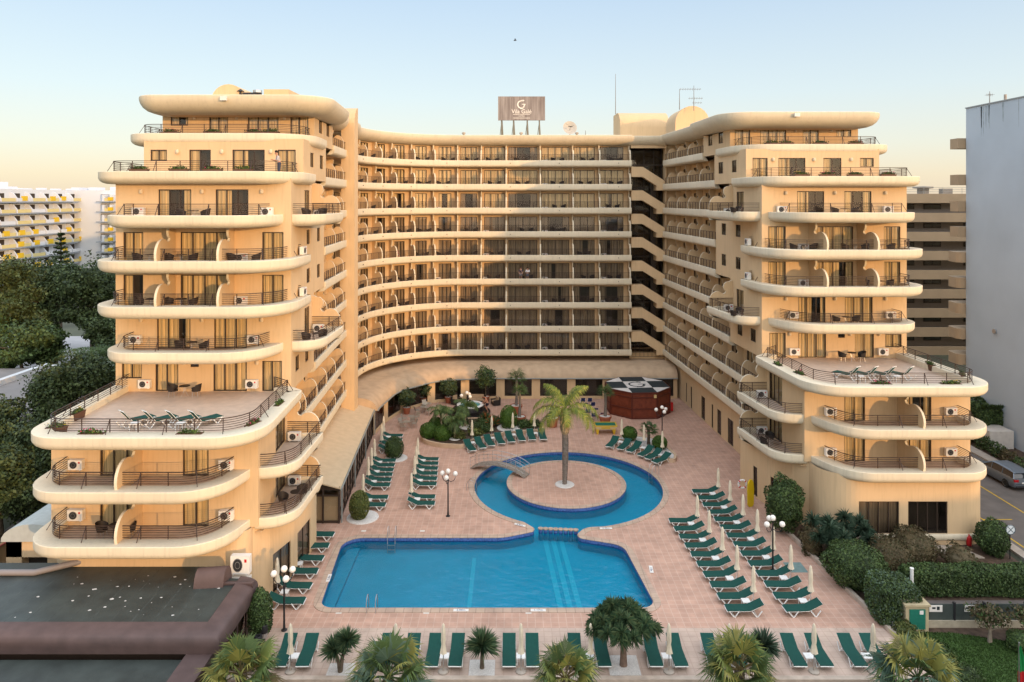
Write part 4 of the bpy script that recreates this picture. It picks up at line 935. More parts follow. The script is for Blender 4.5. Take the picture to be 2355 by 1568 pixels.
fan_palm(12.55,65.2,1.35,.95,'small fan palm on white pebbles in the right bed',14,cols=LV['mid'][:2]+[LV['mid'][0],LV['mid'][2]],trunk=.13,zb=.25)
# potted plants
M_pot=mat('terracotta',(.33,.105,.055),rough=.75,noise=.15,nscale=4)
def pot(r,h,par):
    mb=MB().use(M_pot); mb.lathe([(r*.68,0),(r*.72,.02),(r*.93,h*.8),(r*1.05,h*.81),(r*1.07,h),(r*.95,h),(r*.92,h*.9)],(0,0,0),18,True); mb.build('pot',par,smooth=35)
    mb=MB().use(M_peb); mb.lathe([(r*.93,h*.93),(0,h*.95)],(0,0,0),18,False); mb.build('topsoil',par)
def potted_palm(x,y,hh,cr,label):
    t=empty('potted_palm',(x,y,0),label=label,cat='potted palm',group='palms in terracotta pots'); pot(.62,.95,t); mb=MB(); ringed(mb,[(0,0,.9),(.06,0,.9+hh/2),(.02,0,.9+hh)],[.17,.13,.14],M_ptrunk,8); mb.build('trunk',t,smooth=50)
    mb=MB()
    for k in range(17):
        a=k*2.39996; el=math.asin(-.25+1.2*((k+.5)/17)*.95); frond_fan(mb,(.02,0,.9+hh),a,el,cr*.5,cr*.6,[LV['mid'][0],LV['mid'][1],PGD[0],LV['mid'][2]],16)
    mb.build('crown',t)
potted_palm(.45,75.3,3.0,1.25,'tall potted palm nearest the gallery windows, left of the island palm'); potted_palm(.75,71.5,2.6,1.0,'potted palm in front of the tall one, left of the island palm crown')
potted_palm(4.05,71.1,2.3,1.0,'potted palm mostly behind the island palm crown'); potted_palm(9.4,71.6,2.4,1.1,'potted palm left of the octagonal kiosk')
def potted_shrub(x,y,r,zc,label,kind='dark',tall=False):
    t=empty('potted_shrub',(x,y,0),label=label,cat='potted shrub',group='shrubs in terracotta pots'); pot(.42,.7,t); mb=MB().use(M_bark); 
    if tall: branchy(mb,(0,0,.6),1.4,.08,(0,0),6,.7)
    else: mb.tube([(0,0,.6),(0,0,zc)],.06,6)
    mb.build('trunk',t); mb=MB(); blob(mb,(0,0,zc),(r,r,r*(1.1 if tall else .85)),1900,.12,[LV[kind][0],LV['blue'][0],LV[kind][1]],.35,.25,False); mb.build('crown',t)
potted_shrub(-11.2,75.4,.95,1.75,'round potted shrub farthest left before the curved gallery'); potted_shrub(-9.9,79.2,.95,1.7,'second potted shrub from the left before the curved gallery'); potted_shrub(-7.1,79.4,1.0,1.8,'third potted shrub from the left, just left of the whirlpool lamp'); potted_shrub(-2.95,79.6,1.1,2.9,'tall loose potted tree behind the whirlpool','mid',True)
# ------------------------------------------------------------ pool furniture
M_green=mat('green_mesh_fabric',(.006,.060,.048),rough=.85,noise=.12,nscale=5); M_cloth=mat('parasol_canvas',(.68,.60,.46),rough=.95,noise=.1,nscale=6)
M_black=mat('black_iron',(.02,.02,.022),rough=.4); M_navy=mat('navy_fabric',(.015,.025,.09),rough=.8)
def make_lounger(back=24.):
    """foot at -x, raised head at +x, about 2 m long"""
    t=empty('sun_lounger'); a=R(back); hx=.28; bx=hx+.78*math.cos(a); bz=.36+.78*math.sin(a)
    mb=MB().use(M_green); pr=[(-.98,.30),(-.9,.335),(-.3,.325),(hx,.34),(hx+.4*math.cos(a),.37+.4*math.sin(a)-.02),(bx,bz)]
    mb.loft([[(x,-.33,z+.03),(x,.33,z+.03),(x,.33,z-.01),(x,-.33,z-.01)] for x,z in pr]); mb.build('seat',t,smooth=40)
    mb=MB().use(M_white)
    for y in (-.31,.31):
        mb.tube([(-.99,y,.28),(-.9,y,.31),(-.3,y,.30),(hx,y,.315),(bx,y,bz)],.024,5)
    for x,z in ((-.99,.28),(bx,bz)): mb.tube([(x,-.31,z),(x,.31,z)],.028,5)
    mb.build('frame',t)
    for xs in ((-.92,-.62,-.70,-.40),(.22,.55,.95,.62)):
        mb=MB().use(M_white)
        for y in (-.31,.31):
            x0=-.62 if xs[0]<0 else .62
            mb.tube([(x0-.26,y*1.05,.30),(x0-.03,y*1.05,.015),(x0+.05,y*1.05,.015),(x0+.28,y*1.05,.33)],.032,5)
        mb.tube([(x0,-.31,.03),(x0,.31,.03)],.02,4); mb.build('leg',t)
    return t
def make_table():
    t=empty('side_table'); mb=MB().use(M_white); mb.box(-.22,.22,-.22,.22,.37,.41); mb.build('tabletop',t)
    for x in (-.18,.18):
        for y in (-.18,.18): mb=MB().use(M_white); mb.box(x-.02,x+.02,y-.02,y+.02,0,.37); mb.build('leg',t)
    return t
def make_parasol(h=2.35,base=True):
    t=empty('parasol'); mb=MB().use(M_metal); mb.tube([(0,0,.05),(0,0,h-.1)],.022,6); mb.build('pole',t)
    mb=MB().use(M_cloth); n=12; rings=[]
    for z,r in ((h,.01),(h-.08,.05),(h-.35,.085),(h-.8,.10),(h-1.0,.075),(h-1.15,.10),(h-1.42,.15),(h-1.45,.09)):
        rings.append([(r*(1+.28*(k%2))*math.cos(2*PI*k/n),r*(1+.28*(k%2))*math.sin(2*PI*k/n),z) for k in range(n)])
    mb.loft(rings,True,True); mb.build('canopy',t,smooth=70)
    if base: mb=MB().use(M_conc); mb.lathe([(.26,0),(.26,.05),(.2,.08),(.04,.09),(.04,.25),(0.001,.25)],(0,0,0),14); mb.build('base',t,smooth=40)
    return t
proto_l=make_lounger(); proto_t=make_table(); proto_p=make_parasol(); used={'l':0,'t':0,'p':0}
def place(kind,x,y,rz,label,cat,group,z=0):
    pr={'l':proto_l,'t':proto_t,'p':proto_p}[kind]
    if not used[kind]:
        used[kind]=1; pr.location=(x,y,z); pr.rotation_euler=(0,0,rz); tag(pr,label,cat,group); return pr
    return copy_tree(pr,(x,y,z),rz,label=label,cat=cat,group=group)
rj=random.Random(8)
def row(n,p0,p1,ang,where,grp,skip=(),pair=True,par='every second gap',toff=.35,poff=(.45,0),jit=2.6,ang1=None,par_start=0,par_off=0.):
    """n loungers from p0 to p1, head direction ang; a table and a folded parasol in every pair's gap"""
    for i in range(n):
        f=i/(n-1) if n>1 else 0; x=p0[0]+(p1[0]-p0[0])*f; y=p0[1]+(p1[1]-p0[1])*f; a=ang+((ang1 if ang1 is not None else ang)-ang)*f
        place('l',x,y,R(a+rj.uniform(-jit,jit)),f'green sun lounger, {ordn(i+1)} {where}','sun lounger','green sun loungers: '+grp)
        if pair and i%2==par_start and i<n-1:
            f2=(i+.5)/(n-1); tx=p0[0]+(p1[0]-p0[0])*f2; ty=p0[1]+(p1[1]-p0[1])*f2; d=Vector((math.cos(R(a)),math.sin(R(a))))
            place('t',tx+d.x*toff,ty+d.y*toff,R(a),f'white side table, {ordn(i//2+1)} along the {grp}, counted far to near','side table','white side tables: '+grp)
            place('p',tx+d.x*(toff+.42),ty+d.y*(toff+.42)+par_off,0,f'folded cream parasol, {ordn(i//2+1)} along the {grp}, counted far to near','parasol','folded parasols: '+grp)
row(10,(12.0,49.6),(12.75,39.0),0,'from the far end of the file nearer the pool','inner file right of the pool')
row(14,(14.9,54.6),(15.95,39.0),0,'from the far end of the file nearer the hedge','outer file right of the pool')
row(6,(-7.35,61.4),(-6.95,56.0),180,'from the far end of the file left of the ring pool','middle file left of the pool')
row(2,(-6.8,53.6),(-6.7,52.45),180,'of the pair behind the left lamp post, far to near','near pair left of ring pool')
row(4,(-11.4,67.5),(-11.0,63.8),180,'from the far end of the file beside the curved gallery','far file by the gallery')
row(6,(-11.0,61.0),(-10.6,55.8),180,'from the far end of the file beside the glazed gallery','middle file by the gallery')
row(2,(-10.35,53.5),(-10.3,52.2),180,'of the pair next to the clipped column shrub, far to near','near pair by the gallery')
row(6,(-12.95,47.6),(-12.6,39.7),180,'from the far end of the file below the left tower balconies','file along the left tower wall')
fr=[656,707,887.6,947,997,1050,1170.4,1224,1322,1383.6,1500.4,1555.8,1636,1690,1823.6,1881.6,1958.5,2011]
for i,u in enumerate(fr):
    x=(u-U0)*35.15/F
    place('l',x,35.15,R(90+rj.uniform(-1.5,1.5)),f'green sun lounger, {ordn(i+1) if i<15 else ["sixteenth","seventeenth","eighteenth"][i-15]} from the left in the front row','sun lounger','green sun loungers: front row')
    if i%2==0:
        x2=(fr[i+1]-U0)*35.15/F; c=(x+x2)/2
        place('t',c,34.8,0,f'white side table inside the {ordn(i//2+1)} pair of the front row, from the left','side table','white side tables: front row')
        place('p',c,34.2,0,f'folded cream parasol inside the {ordn(i//2+1)} pair of the front row, from the left','parasol','folded parasols: front row')
hd=[(-4.3,65.4),(-3.35,66.1),(-2.5,66.75),(-1.5,67.3),(-.5,67.8),(.55,68.15),(1.6,68.4),(2.7,68.5)]
for i,(x,y) in enumerate(hd):
    a=112-17*i/7; d=Vector((math.cos(R(a)),math.sin(R(a))))
    place('l',x-d.x*.95+.1,y-d.y*.95-.1,R(a),f'green sun lounger, {ordn(i+1)} from the left in the fan before the garden bed','sun lounger','green sun loungers: fan by the garden bed')
    if i in(0,2,4,6):
        qx=(x+hd[i+1][0])/2-d.x*.45; qy=(y+hd[i+1][1])/2-d.y*.45
        place('t',qx,qy,R(a-90),f'white side table in the {ordn(i//2+1)} gap of the fan before the garden bed','side table','white side tables: fan by the garden bed'); place('p',qx-.05,qy+.45,0,f'folded cream parasol in the {ordn(i//2+1)} gap of the fan before the garden bed','parasol','folded parasols: fan by the garden bed')
hd=[(9.7,66.2),(10.75,65.5),(11.6,64.8),(12.5,63.7),(13.1,62.9),(13.65,61.9)]
for i,(x,y) in enumerate(hd):
    a=62-22*i/5; d=Vector((math.cos(R(a)),math.sin(R(a))))
    place('l',x-d.x*.95,y-d.y*.95,R(a),f'green sun lounger, {ordn(i+1)} from the left in the fan before the pebble bed','sun lounger','green sun loungers: fan by the pebble bed')
    if i in(0,2,4):
        qx=(x+hd[i+1][0])/2-d.x*.35; qy=(y+hd[i+1][1])/2-d.y*.35
        place('t',qx,qy,R(a-90),f'white side table in the {ordn(i//2+1)} gap of the fan before the pebble bed','side table','white side tables: fan by the pebble bed'); place('p',qx+.15,qy+.45,0,f'folded cream parasol in the {ordn(i//2+1)} gap of the fan before the pebble bed','parasol','folded parasols: fan by the pebble bed')
proto_u=make_lounger(50.)
for i in range(4):
    for sd_,x,y,a in (('left',-21.0+i*1.27,39.6,232),('right',23.6+i*1.25,49.9,-52)):
        kw=dict(label=f'green sun lounger, {ordn(i+1)} from the left on the big terrace of the {sd_} tower',cat='sun lounger',group=f'green sun loungers: {sd_} tower terrace')
        if i==0 and sd_=='left': proto_u.location=(x,y,fl(3)); proto_u.rotation_euler=(0,0,R(a)); tag(proto_u,**kw)
        else: copy_tree(proto_u,(x,y,fl(3)),R(a),**kw)
for i,(x,y,w_) in enumerate(((-20.6,38.7,'left tower, between the first two loungers'),(-18.1,38.7,'left tower, between the last two loungers'),(24.1,48.9,'right tower, between the first two loungers'),(26.6,48.9,'right tower, between the last two loungers'))): place('t',x,y,0,f'white side table on the terrace of the {w_}','side table','white side tables on the terraces',z=fl(3))
# flower troughs
M_trough=mat('trough_brown',(.10,.05,.03),rough=.7); M_fl=mat('flower_pink',(.6,.03,.16)); M_fly=mat('flower_yellow',(.55,.4,.03))
def trough(x,y,z,rz,label,col,L_=1.0):
    t=empty('flower_trough',(x,y,z),rz,label=label,cat='flower trough',group='flower troughs on the terraces'); mb=MB().use(M_trough); mb.loft([[(-L_/2*s,-.17*s,zz),(L_/2*s,-.17*s,zz),(L_/2*s,.17*s,zz),(-L_/2*s,.17*s,zz)] for zz,s in ((0,.86),(.36,1),(.38,1.04),(.42,1.04))]); mb.build('trough',t)
    mb=MB(); blob(mb,(0,0,.48),(L_/2,.17,.16),260,.085,LV['mid']+[LV['topiary'][2]],.2,.3,False); 
    if col: p=NR.uniform(-1,1,(26,3))*np.array([L_/2.3,.15,.1])+np.array([0,0,.58]); leaves(mb,p,np.tile([0,0,1.],(26,1)),.07,[col],.5,1.0)
    mb.build('flowers',t)
f3=fl(3)
trough(-24.9,40.6,f3,R(85),'brown trough of yellow flowers on the left edge of the left terrace',M_fly); trough(-24.4,38.0,f3,R(20),'brown trough at the rounded front left corner of the left terrace',M_fly)
trough(-21.9,36.95,f3,0,'trough of pink flowers behind the front rail of the left terrace',M_fl,1.3); trough(-16.8,36.95,f3,0,'green trough behind the front rail of the left terrace, right half',None,1.3); trough(-14.1,38.6,f3,R(70),'dark trough at the bend of the left terrace rail',M_fl); trough(-13.9,42.3,f3,R(88),'dark trough far back along the left terrace rail',None)
trough(19.6,52.3,f3,R(-85),'trough far back along the left rail of the right terrace',None); trough(20.1,49.6,f3,R(-75),'trough of red flowers at the bend of the right terrace rail',M_fl); trough(24.4,46.9,f3,0,'trough of red flowers behind the front rail of the right terrace',M_fl,1.3); trough(29.0,46.9,f3,0,'pale flowered trough behind the front rail of the right terrace, right part',M_fly,1.3)
trough(30.9,52.4,f3,R(80),'brown trough on the right edge of the right terrace, farther',None); trough(31.3,49.3,f3,R(70),'brown trough on the right edge of the right terrace, nearer',None)
for k,(s_,l) in enumerate(((9.8,8),(7.2,8),(5.0,8),(3.0,8),(9.5,9),(6.5,9),(3.6,9),(2.4,9))):
    for T_,nm in ((TL,'left'),(TR,'right')):
        x,y=T_(s_,(46.15 if l==8 else 50.2)); trough(x,y,fl(l)+.15,0,f'flower trough behind the rail, {ordn(l)} level of the {nm} tower, {ordn(k%4+1)} from outside',[M_fl,None,M_fl,M_fly][k%4],1.2)
# lamp posts with four globes
M_globe=mat('opal_globe',(.82,.78,.72),rough=.25,spec=.5)
def lamp_post(x,y,label,rz=0,h=2.95):
    t=empty('lamp_post',(x,y,0),rz,label=label,cat='lamp post',group='four globed lamp posts on the deck'); mb=MB().use(M_black); mb.lathe([(.16,0),(.16,.04),(.07,.07),(.055,.5),(.045,h-.35),(.055,h-.3),(.04,h-.1),(.03,h+.1)],(0,0,0),10); mb.build('post',t,smooth=40)
    for k in range(4):
        a=2*PI*k/4+.5; c,s=math.cos(a),math.sin(a)
        if k==3: c=s=0; 
        mb=MB().use(M_black); r=.55
        if k<3:
            a=2*PI*k/3+.4; c,s=math.cos(a),math.sin(a); mb.tube([(0,0,h-.35),(c*.2,s*.2,h-.5),(c*.42,s*.42,h-.46),(c*r,s*r,h-.28),(c*r,s*r,h-.12)],.024,5); g=(c*r,s*r,h+.03)
        else: mb.tube([(0,0,h),(0,0,h+.16)],.03,5); g=(0,0,h+.30)
        ar=mb.build('arm',t); mb=MB().use(M_globe); mb.sphere(g,.175,14,9); gb=mb.build('globe',ar,smooth=180)
lamp_post(-4.6,51.0,'four globed lamp post on the open deck left of the ring pool'); lamp_post(-12.05,37.5,'four globed lamp post nearest the camera, by the left tower loungers',.6)
lamp_post(16.0,43.5,'four globed lamp post among the right hand loungers',1.2); lamp_post(14.1,66.6,'four globed lamp post before the octagonal kiosk',.3); lamp_post(-4.55,71.6,'four globed lamp post before the whirlpool',.8)
# wooden octagonal kiosk with chequered roof
M_wood=mat('red_wood',(.16,.035,.016),rough=.45,noise=.3,nscale=2.5); tw,bw=nodes(M_wood)
wv=nn(tw,'ShaderNodeTexWave',bands_direction='Z'); wv.inputs['Scale'].default_value=3.4; wv.inputs['Distortion'].default_value=.2; bpw=nn(tw,'ShaderNodeBump'); bpw.inputs['Strength'].default_value=.5; bpw.inputs['Distance'].default_value=.02
tcw=nn(tw,'ShaderNodeTexCoord'); tw.links.new(tcw.outputs['Object'],wv.inputs['Vector']); tw.links.new(wv.outputs[0],bpw.inputs['Height']); tw.links.new(bpw.outputs[0],bw.inputs['Normal'])
M_wood2=mat('red_wood_trim',(.09,.02,.012),rough=.45); M_rdark=mat('roof_felt_black',(.025,.035,.04),rough=.8,noise=.2); M_rwhite=mat('roof_white',(.66,.63,.6),noise=.15,nscale=2)
kc=(13.55,76.75); kr=3.45
t=empty('kiosk',(kc[0],kc[1],0),R(4),label='octagonal red wooden kiosk with black and white chequered roof',cat='kiosk')
oc=[(kr*math.cos(R(22.5+45*k)),kr*math.sin(R(22.5+45*k))) for k in range(8)]
mb=MB().use(M_wood); mb.prism(oc,0,2.72); mb.build('wall',t)
mb=MB().use(M_wood2)
for k in range(8):
    a=Vector(oc[k]); b=Vector(oc[(k+1)%8]); m_=(a+b)/2; ang=math.atan2((b-a).y,(b-a).x); Ln=(b-a).length
    mb.obox((a.x,a.y,1.36),(.16,.16,2.72),ang)
    for z,hh in ((.06,.14),(1.02,.12),(2.2,.1),(2.66,.16)): mb.obox((m_.x*1.012,m_.y*1.012,z),(Ln,.09,hh),ang)
mb.build('trim',t)
ap=kr*math.cos(R(22.5)); q=ap*math.tan(R(22.5)); 
def rect(x0,x1,y0,y1): return [(x0,y0),(x1,y0),(x1,y1),(x0,y1)]
mb=MB().use(M_rwhite)
mb.fill([rect(-q,q,-q,q)],2.75)
for sx_ in (-1,1):
    for sy_ in (-1,1): mb.fill([[(sx_*q,sy_*q),(sx_*ap,sy_*q),(sx_*q,sy_*ap)]],2.75)
mb.use(M_rdark)
for r_ in (rect(-q,q,q,ap),rect(-q,q,-ap,-q),rect(-ap,-q,-q,q),rect(q,ap,-q,q)): mb.fill([r_],2.75)
rf=mb.build('roof',t)
M_ink=mat('logo_ink',(.02,.03,.035))
def strip(mb,pts,w,z,t_=.02):
    ws=w if isinstance(w,list) else [w]*len(pts); n=len(pts); L1=[];R1=[]
    for i in range(n):
        a=Vector(pts[max(0,i-1)]); b=Vector(pts[min(n-1,i+1)]); d=(b-a).normalized(); nrm=Vector((-d.y,d.x)); p=Vector(pts[i]); L1.append(p+nrm*ws[i]/2); R1.append(p-nrm*ws[i]/2)
    mb.loft([[(a.x,a.y,z),(a.x,a.y,z+t_),(b.x,b.y,z+t_),(b.x,b.y,z)] for a,b in zip(L1,R1)])
def logo_curves():
    """letter G like emblem: open ring whose head is a curl, a bar and two waves"""
    ringp=[(.92*math.cos(R(a)),.92*math.sin(R(a))) for a in range(60,331,15)]
    return [(ringp,[.08]+[.16+.14*math.sin(PI*i/(len(ringp)-1)) for i in range(1,len(ringp))]),([(.1,.05),(.5,.08),(.98,.0)],[.12,.2,.3]),([(.72,-.05),(.7,-.4),(.4,-.72)],[.3,.3,.2]),([(-.3,-1.12),(-.1,-1.05),(.1,-1.12),(.3,-1.05),(.5,-1.12)],.06),([(.1,1.05),(.4,1.12),(.62,.95),(.5,.8)],[.1,.16,.2,.1])]
mb=MB().use(M_ink)
for pts,w in logo_curves(): strip(mb,[(p[0]*.95,p[1]*.95) for p in pts],[x*.6 for x in w] if isinstance(w,list) else w,2.755)
mb.build('emblem',rf)
mb=MB().use(mat('wall_lamp',(.6,.45,.2))); mb.box(.95,1.2,-ap-.2,-ap-.03,2.2,2.5); mb.build('lamp',t)
mb=MB().use(M_red); mb.obox((kr+.15,-.6,.55),(.25,.3,.9)); mb.build('fire_box',label='red fire equipment box at the right side of the kiosk',cat='fire box').location=(kc[0],kc[1],0)
# whirlpool
t=empty('whirlpool',(-4.45,75.4,0),label='round raised whirlpool with white rim and black steps',cat='whirlpool'); M_bmos=mat('black_mosaic',(.018,.016,.016),rough=.3,noise=.5,nscale=12)
mb=MB().use(M_bmos); mb.lathe([(2.15,0),(2.15,.3),(1.85,.3),(1.85,.6),(1.5,.6),(1.42,.92)],(0,0,0),32,False); mb.build('step',t,smooth=30)
mb=MB().use(M_white); mb.lathe([(1.42,.92),(1.42,1.0),(1.36,1.03),(1.12,1.02),(1.08,.9),(.95,.5),(0,.35)],(0,0,0),32,False); mb.build('shell',t,smooth=40)
mb=MB().use(m_water('spa_water',(.45,.88,.9),.3,5.)); mb.lathe([(1.09,.93),(0,.93)],(0,0,0),28,False); mb.build('water',t)
# footbridge
a=Vector((-3.35,60.35,0)); b=Vector((1.25,58.2,0)); d=(b-a).normalized(); nrm=Vector((-d.y,d.x,0)); Lb=(b-a).length
t=empty('footbridge',(0,0,0),label='small arched footbridge with metal railing over the ring pool',cat='footbridge')
def bz(f): return .05+.62*(1-(2*f-1)**2)**.9 if 0<f<1 else .05
mb=MB().use(mat('bridge_planks',(.27,.23,.19),noise=.3,nscale=6)); K=24
for k in range(K):
    f0,f1=k/K,(k+.93)/K; p0=a+d*Lb*f0; p1=a+d*Lb*f1; z0,z1=bz(f0),bz(f1); q0=[p0-nrm*.45,p0+nrm*.45]; q1=[p1-nrm*.45,p1+nrm*.45]
    mb.loft([[(q0[0].x,q0[0].y,z0),(q0[1].x,q0[1].y,z0),(q0[1].x,q0[1].y,z0+.04),(q0[0].x,q0[0].y,z0+.04)],[(q1[0].x,q1[0].y,z1),(q1[1].x,q1[1].y,z1),(q1[1].x,q1[1].y,z1+.04),(q1[0].x,q1[0].y,z1+.04)]])
mb.build('deck_planks',t)
for sg in (-1,1):
    mb=MB().use(M_metal)
    for hh in (.3,.6,.9): mb.tube([tuple(a+d*Lb*k/12+nrm*.45*sg+Vector((0,0,bz(k/12)+hh))) for k in range(13)],.022 if hh>.8 else .012,5)
    for k in range(0,13,2): p=a+d*Lb*k/12+nrm*.45*sg; mb.tube([(p.x,p.y,bz(k/12)),(p.x,p.y,bz(k/12)+.9)],.02,5)
    mb.tube([tuple(a+d*Lb*k/12+nrm*.42*sg+Vector((0,0,bz(k/12)-.03))) for k in range(13)],.045,5); mb.build('railing',t)
# pool ladders
def ladder(x,y,rz,label):
    t=empty('pool_ladder',(x,y,0),rz,label=label,cat='pool ladder',group='steel pool ladders')
    for s in (-.25,.25): mb=MB().use(M_metal); mb.tube([(s,.55,0),(s,.55,.5),(s,.45,.75),(s,.2,.85),(s,-.0,.75),(s,-.1,.4),(s,-.12,-1.0)],.022,6); mb.build('handrail',t,smooth=60)
    for z in (-.3,-.6,-.9): mb=MB().use(M_metal); mb.box(-.25,.25,-.16,-.08,z,z+.03); mb.build('rung',t)
ladder(*P(900,1242),0,'steel ladder at the far edge of the main pool, left half'); ladder(*P(857,1397),PI,'steel ladder at the near edge of the main pool'); ladder(-2.95,55.6,R(75),'steel ladder on the left side of the ring pool'); ladder(11.55,58.7,R(-70),'steel ladder on the right side of the ring pool')
# depth marks and skimmer lids
M_txt=mat('depth_ink',(.02,.03,.12)); M_lid=mat('skimmer_lid',(.66,.62,.56))
def text_mesh(s,size,m,name='lettering',parent=None,M=None,ext=.005,align='CENTER'):
    cu=bpy.data.curves.new('t','FONT'); cu.body=s; cu.size=size; cu.extrude=ext; cu.align_x=align; cu.align_y='CENTER'; o=bpy.data.objects.new('t',cu); C.objects.link(o)
    bpy.context.view_layer.update(); me=bpy.data.meshes.new_from_object(o.evaluated_get(bpy.context.evaluated_depsgraph_get())); bpy.data.objects.remove(o); me.materials.clear(); me.materials.append(m); me.name=name
    q=bpy.data.objects.new(name,me); C.objects.link(q); q.parent=parent
    if M is not None: q.matrix_local=M
    return q
for i,(u,v,s) in enumerate(((1060,1402,'2.00m'),(1237,1402,'1.17m'),(758,1330,'2.10m'),(1497,1310,'1.10m'),(1290,1178,'0.90m'),(1098,1165,'0.90m'))):
    x,y=P(u,v); x=x-.05 if i==2 else x; t=empty('depth_mark',(x,y,0),{2:R(94),3:R(-95)}.get(i,0),label=f'pool depth tile reading {s} on the coping, {["near edge left","near edge right","left edge","right edge","below the ring","left of the neck"][i]}',cat='depth mark',group='depth marks on the coping')
    if i in(4,): t.location=(3.3+3.2,49.05+.0,0)
    if i==5: t.location=(.55,49.55,0); t.rotation_euler=(0,0,R(-28))
    if i<2: t.location=(x,39.28,0)
    mb=MB().use(mat('tile_white',(.7,.68,.64))); mb.box(-.42,.42,-.11,.11,.036,.044); mb.build('tile',t); text_mesh(s,.2,M_txt,'lettering',t,Matrix.Translation((0,0,.047)),.002)
for i,(u,v) in enumerate(((779,1409),(980,1409),(1215,1409),(836,1221),(971,1221))):
    x,y=P(u,v); mb=MB().use(M_lid); mb.box(x-.16,x+.16,y-.1,y+.1,.004,.02); mb.build('skimmer_lid',label=f'pale square skimmer lid, {["left","middle","right"][i]+" one at the near pool edge" if i<3 else ["left","right"][i-3]+" one at the far pool edge"}',cat='skimmer lid',group='skimmer lids')
mb=MB().use(mat('drain_grate',(.16,.24,.23),noise=.2)); mb.box(17.0,18.1,43.3,44.5,.004,.014); mb.build('deck_grate',label='greenish square cover in the paving beside the outer loungers',cat='cover')
# pool table
t=empty('pool_table',(9.1,69.2,0),label='yellow pool table with green cloth standing on the deck',cat='pool table'); M_yel=mat('yellow_lacquer',(.55,.36,.03),rough=.4); M_cream=mat('cream_lacquer',(.62,.5,.25),rough=.4)
mb=MB().use(M_cream); mb.loft([[(-1.05*s,-.6*s,z),(1.05*s,-.6*s,z),(1.05*s,.6*s,z),(-1.05*s,.6*s,z)] for z,s in ((.48,.86),(.72,.98),(.8,1.0))]); mb.build('body',t)
mb=MB().use(M_yel)
for (x0,x1,y0,y1) in ((-1.1,1.1,-.65,-.53),(-1.1,1.1,.53,.65),(-1.1,-.98,-.53,.53),(.98,1.1,-.53,.53)): mb.box(x0,x1,y0,y1,.8,.88)
mb.box(-.45,.4,-.60,-.585,.60,.72); mb.build('rail',t)
mb=MB().use(mat('green_baize',(.01,.12,.075))); mb.box(-.98,.98,-.53,.53,.80,.84); mb.build('cloth',t)
for x in (-.8,.8):
    for y in (-.4,.4): mb=MB().use(M_yel); mb.loft([[(x-s,y-s,z),(x+s,y-s,z),(x+s,y+s,z),(x-s,y+s,z)] for z,s in ((0,.08),(.35,.13),(.5,.14))]); mb.build('leg',t)
# chairs: blue café chairs, steel café sets, rattan balcony chairs
def make_chair(fab,fr,name='chair'):
    t=empty(name); mb=MB().use(fab); mb.box(-.23,.23,-.23,.2,.42,.46); mb.build('seat',t); mb=MB().use(fab); mb.loft([[(-.22,.2,.5),(.22,.2,.5),(.22,.23,.5),(-.22,.23,.5)],[(-.23,.3,.86),(.23,.3,.86),(.23,.33,.86),(-.23,.33,.86)]]); mb.build('backrest',t)
    mb=MB().use(fr)
    for x in (-.24,.24): mb.tube([(x,-.24,0),(x,-.22,.64),(x,.05,.66),(x,.24,.62),(x,.33,.88)],.016,4); mb.tube([(x,.28,0),(x,.2,.44)],.016,4)
    mb.build('frame',t); return t
def make_tub(name='armchair'):
    t=empty(name); mb=MB().use(M_rattan); n=12; mb.lathe([(.27,.36),(.28,.42),(.001,.42)],(0,0,0),n); mb.build('seat',t,smooth=40)
    mb=MB().use(M_rattan); ring_=[]
    for k in range(n+1):
        a=R(-35+250*k/n); h_=.62+.2*math.sin(PI*k/n); r0,r1=.27,.34; c,s=math.cos(a),math.sin(a); ring_.append([(r0*c,r0*s,.38),(r1*c,r1*s,h_),((r1-.035)*c,(r1-.035)*s,h_),((r0-.035)*c,(r0-.035)*s,.38)])
    mb.loft(ring_); mb.build('backrest',t,smooth=50)
    for k in range(4): a=R(45+90*k); mb=MB().use(M_metal if k%2 else M_metal); mb.tube([(.2*math.cos(a),.2*math.sin(a),.38),(.26*math.cos(a),.26*math.sin(a),0)],.014,4); mb.build('leg',t)
    return t
def make_rtable(m=None,r=.34,h=.70):
    t=empty('round_table'); mb=MB().use(m or M_rattan); mb.lathe([(r,h-.03),(r,h),(.001,h)],(0,0,0),18); mb.build('tabletop',t)
    for k in range(3): a=2*PI*k/3; mb=MB().use(M_metal); mb.tube([(.12*math.cos(a),.12*math.sin(a),h-.03),(.05*math.cos(a),.05*math.sin(a),.35),(.27*math.cos(a),.27*math.sin(a),0)],.014,4); mb.build('leg',t)
    return t
bc=make_chair(M_navy,M_white,'cafe_chair'); first=True
for i,(u,v) in enumerate(((1340,931),(1356,931),(1345,943),(1362,941),(1352,957),(1370,955),(1365,966),(1384,966),(1268,966),(1285,966),(1268,950),(1283,950))):
    x,y=P(u,v); lb=f'navy blue chair, {ordn(i+1) if i<8 else ordn(i-7)} of those {"between island palm and kiosk" if i<8 else "behind the island palm trunk"}'
    if i>=8: lb=lb.replace(', far to near','')
    kw=dict(label=lb,cat='chair',group='navy chairs by the kiosk')
    if i==0: bc.location=(x,y,0); bc.rotation_euler=(0,0,PI); tag(bc,**kw)
    else: copy_tree(bc,(x,y,0),R(180+rj.uniform(-12,12)),**kw)
tbw=make_rtable(mat('table_tan',(.40,.28,.18)),.42); 
for i,(u,v) in enumerate(((1352,949),(1374,960),(1276,959))):
    x,y=P(u,v); kw=dict(label=f'tan café table {["between the far blue chairs","between the near blue chairs","behind the island palm"][i]}',cat='table',group='tan tables with navy chairs')
    if i==0: tbw.location=(x,y,0); tag(tbw,**kw)
    else: copy_tree(tbw,(x,y,0),0,**kw)
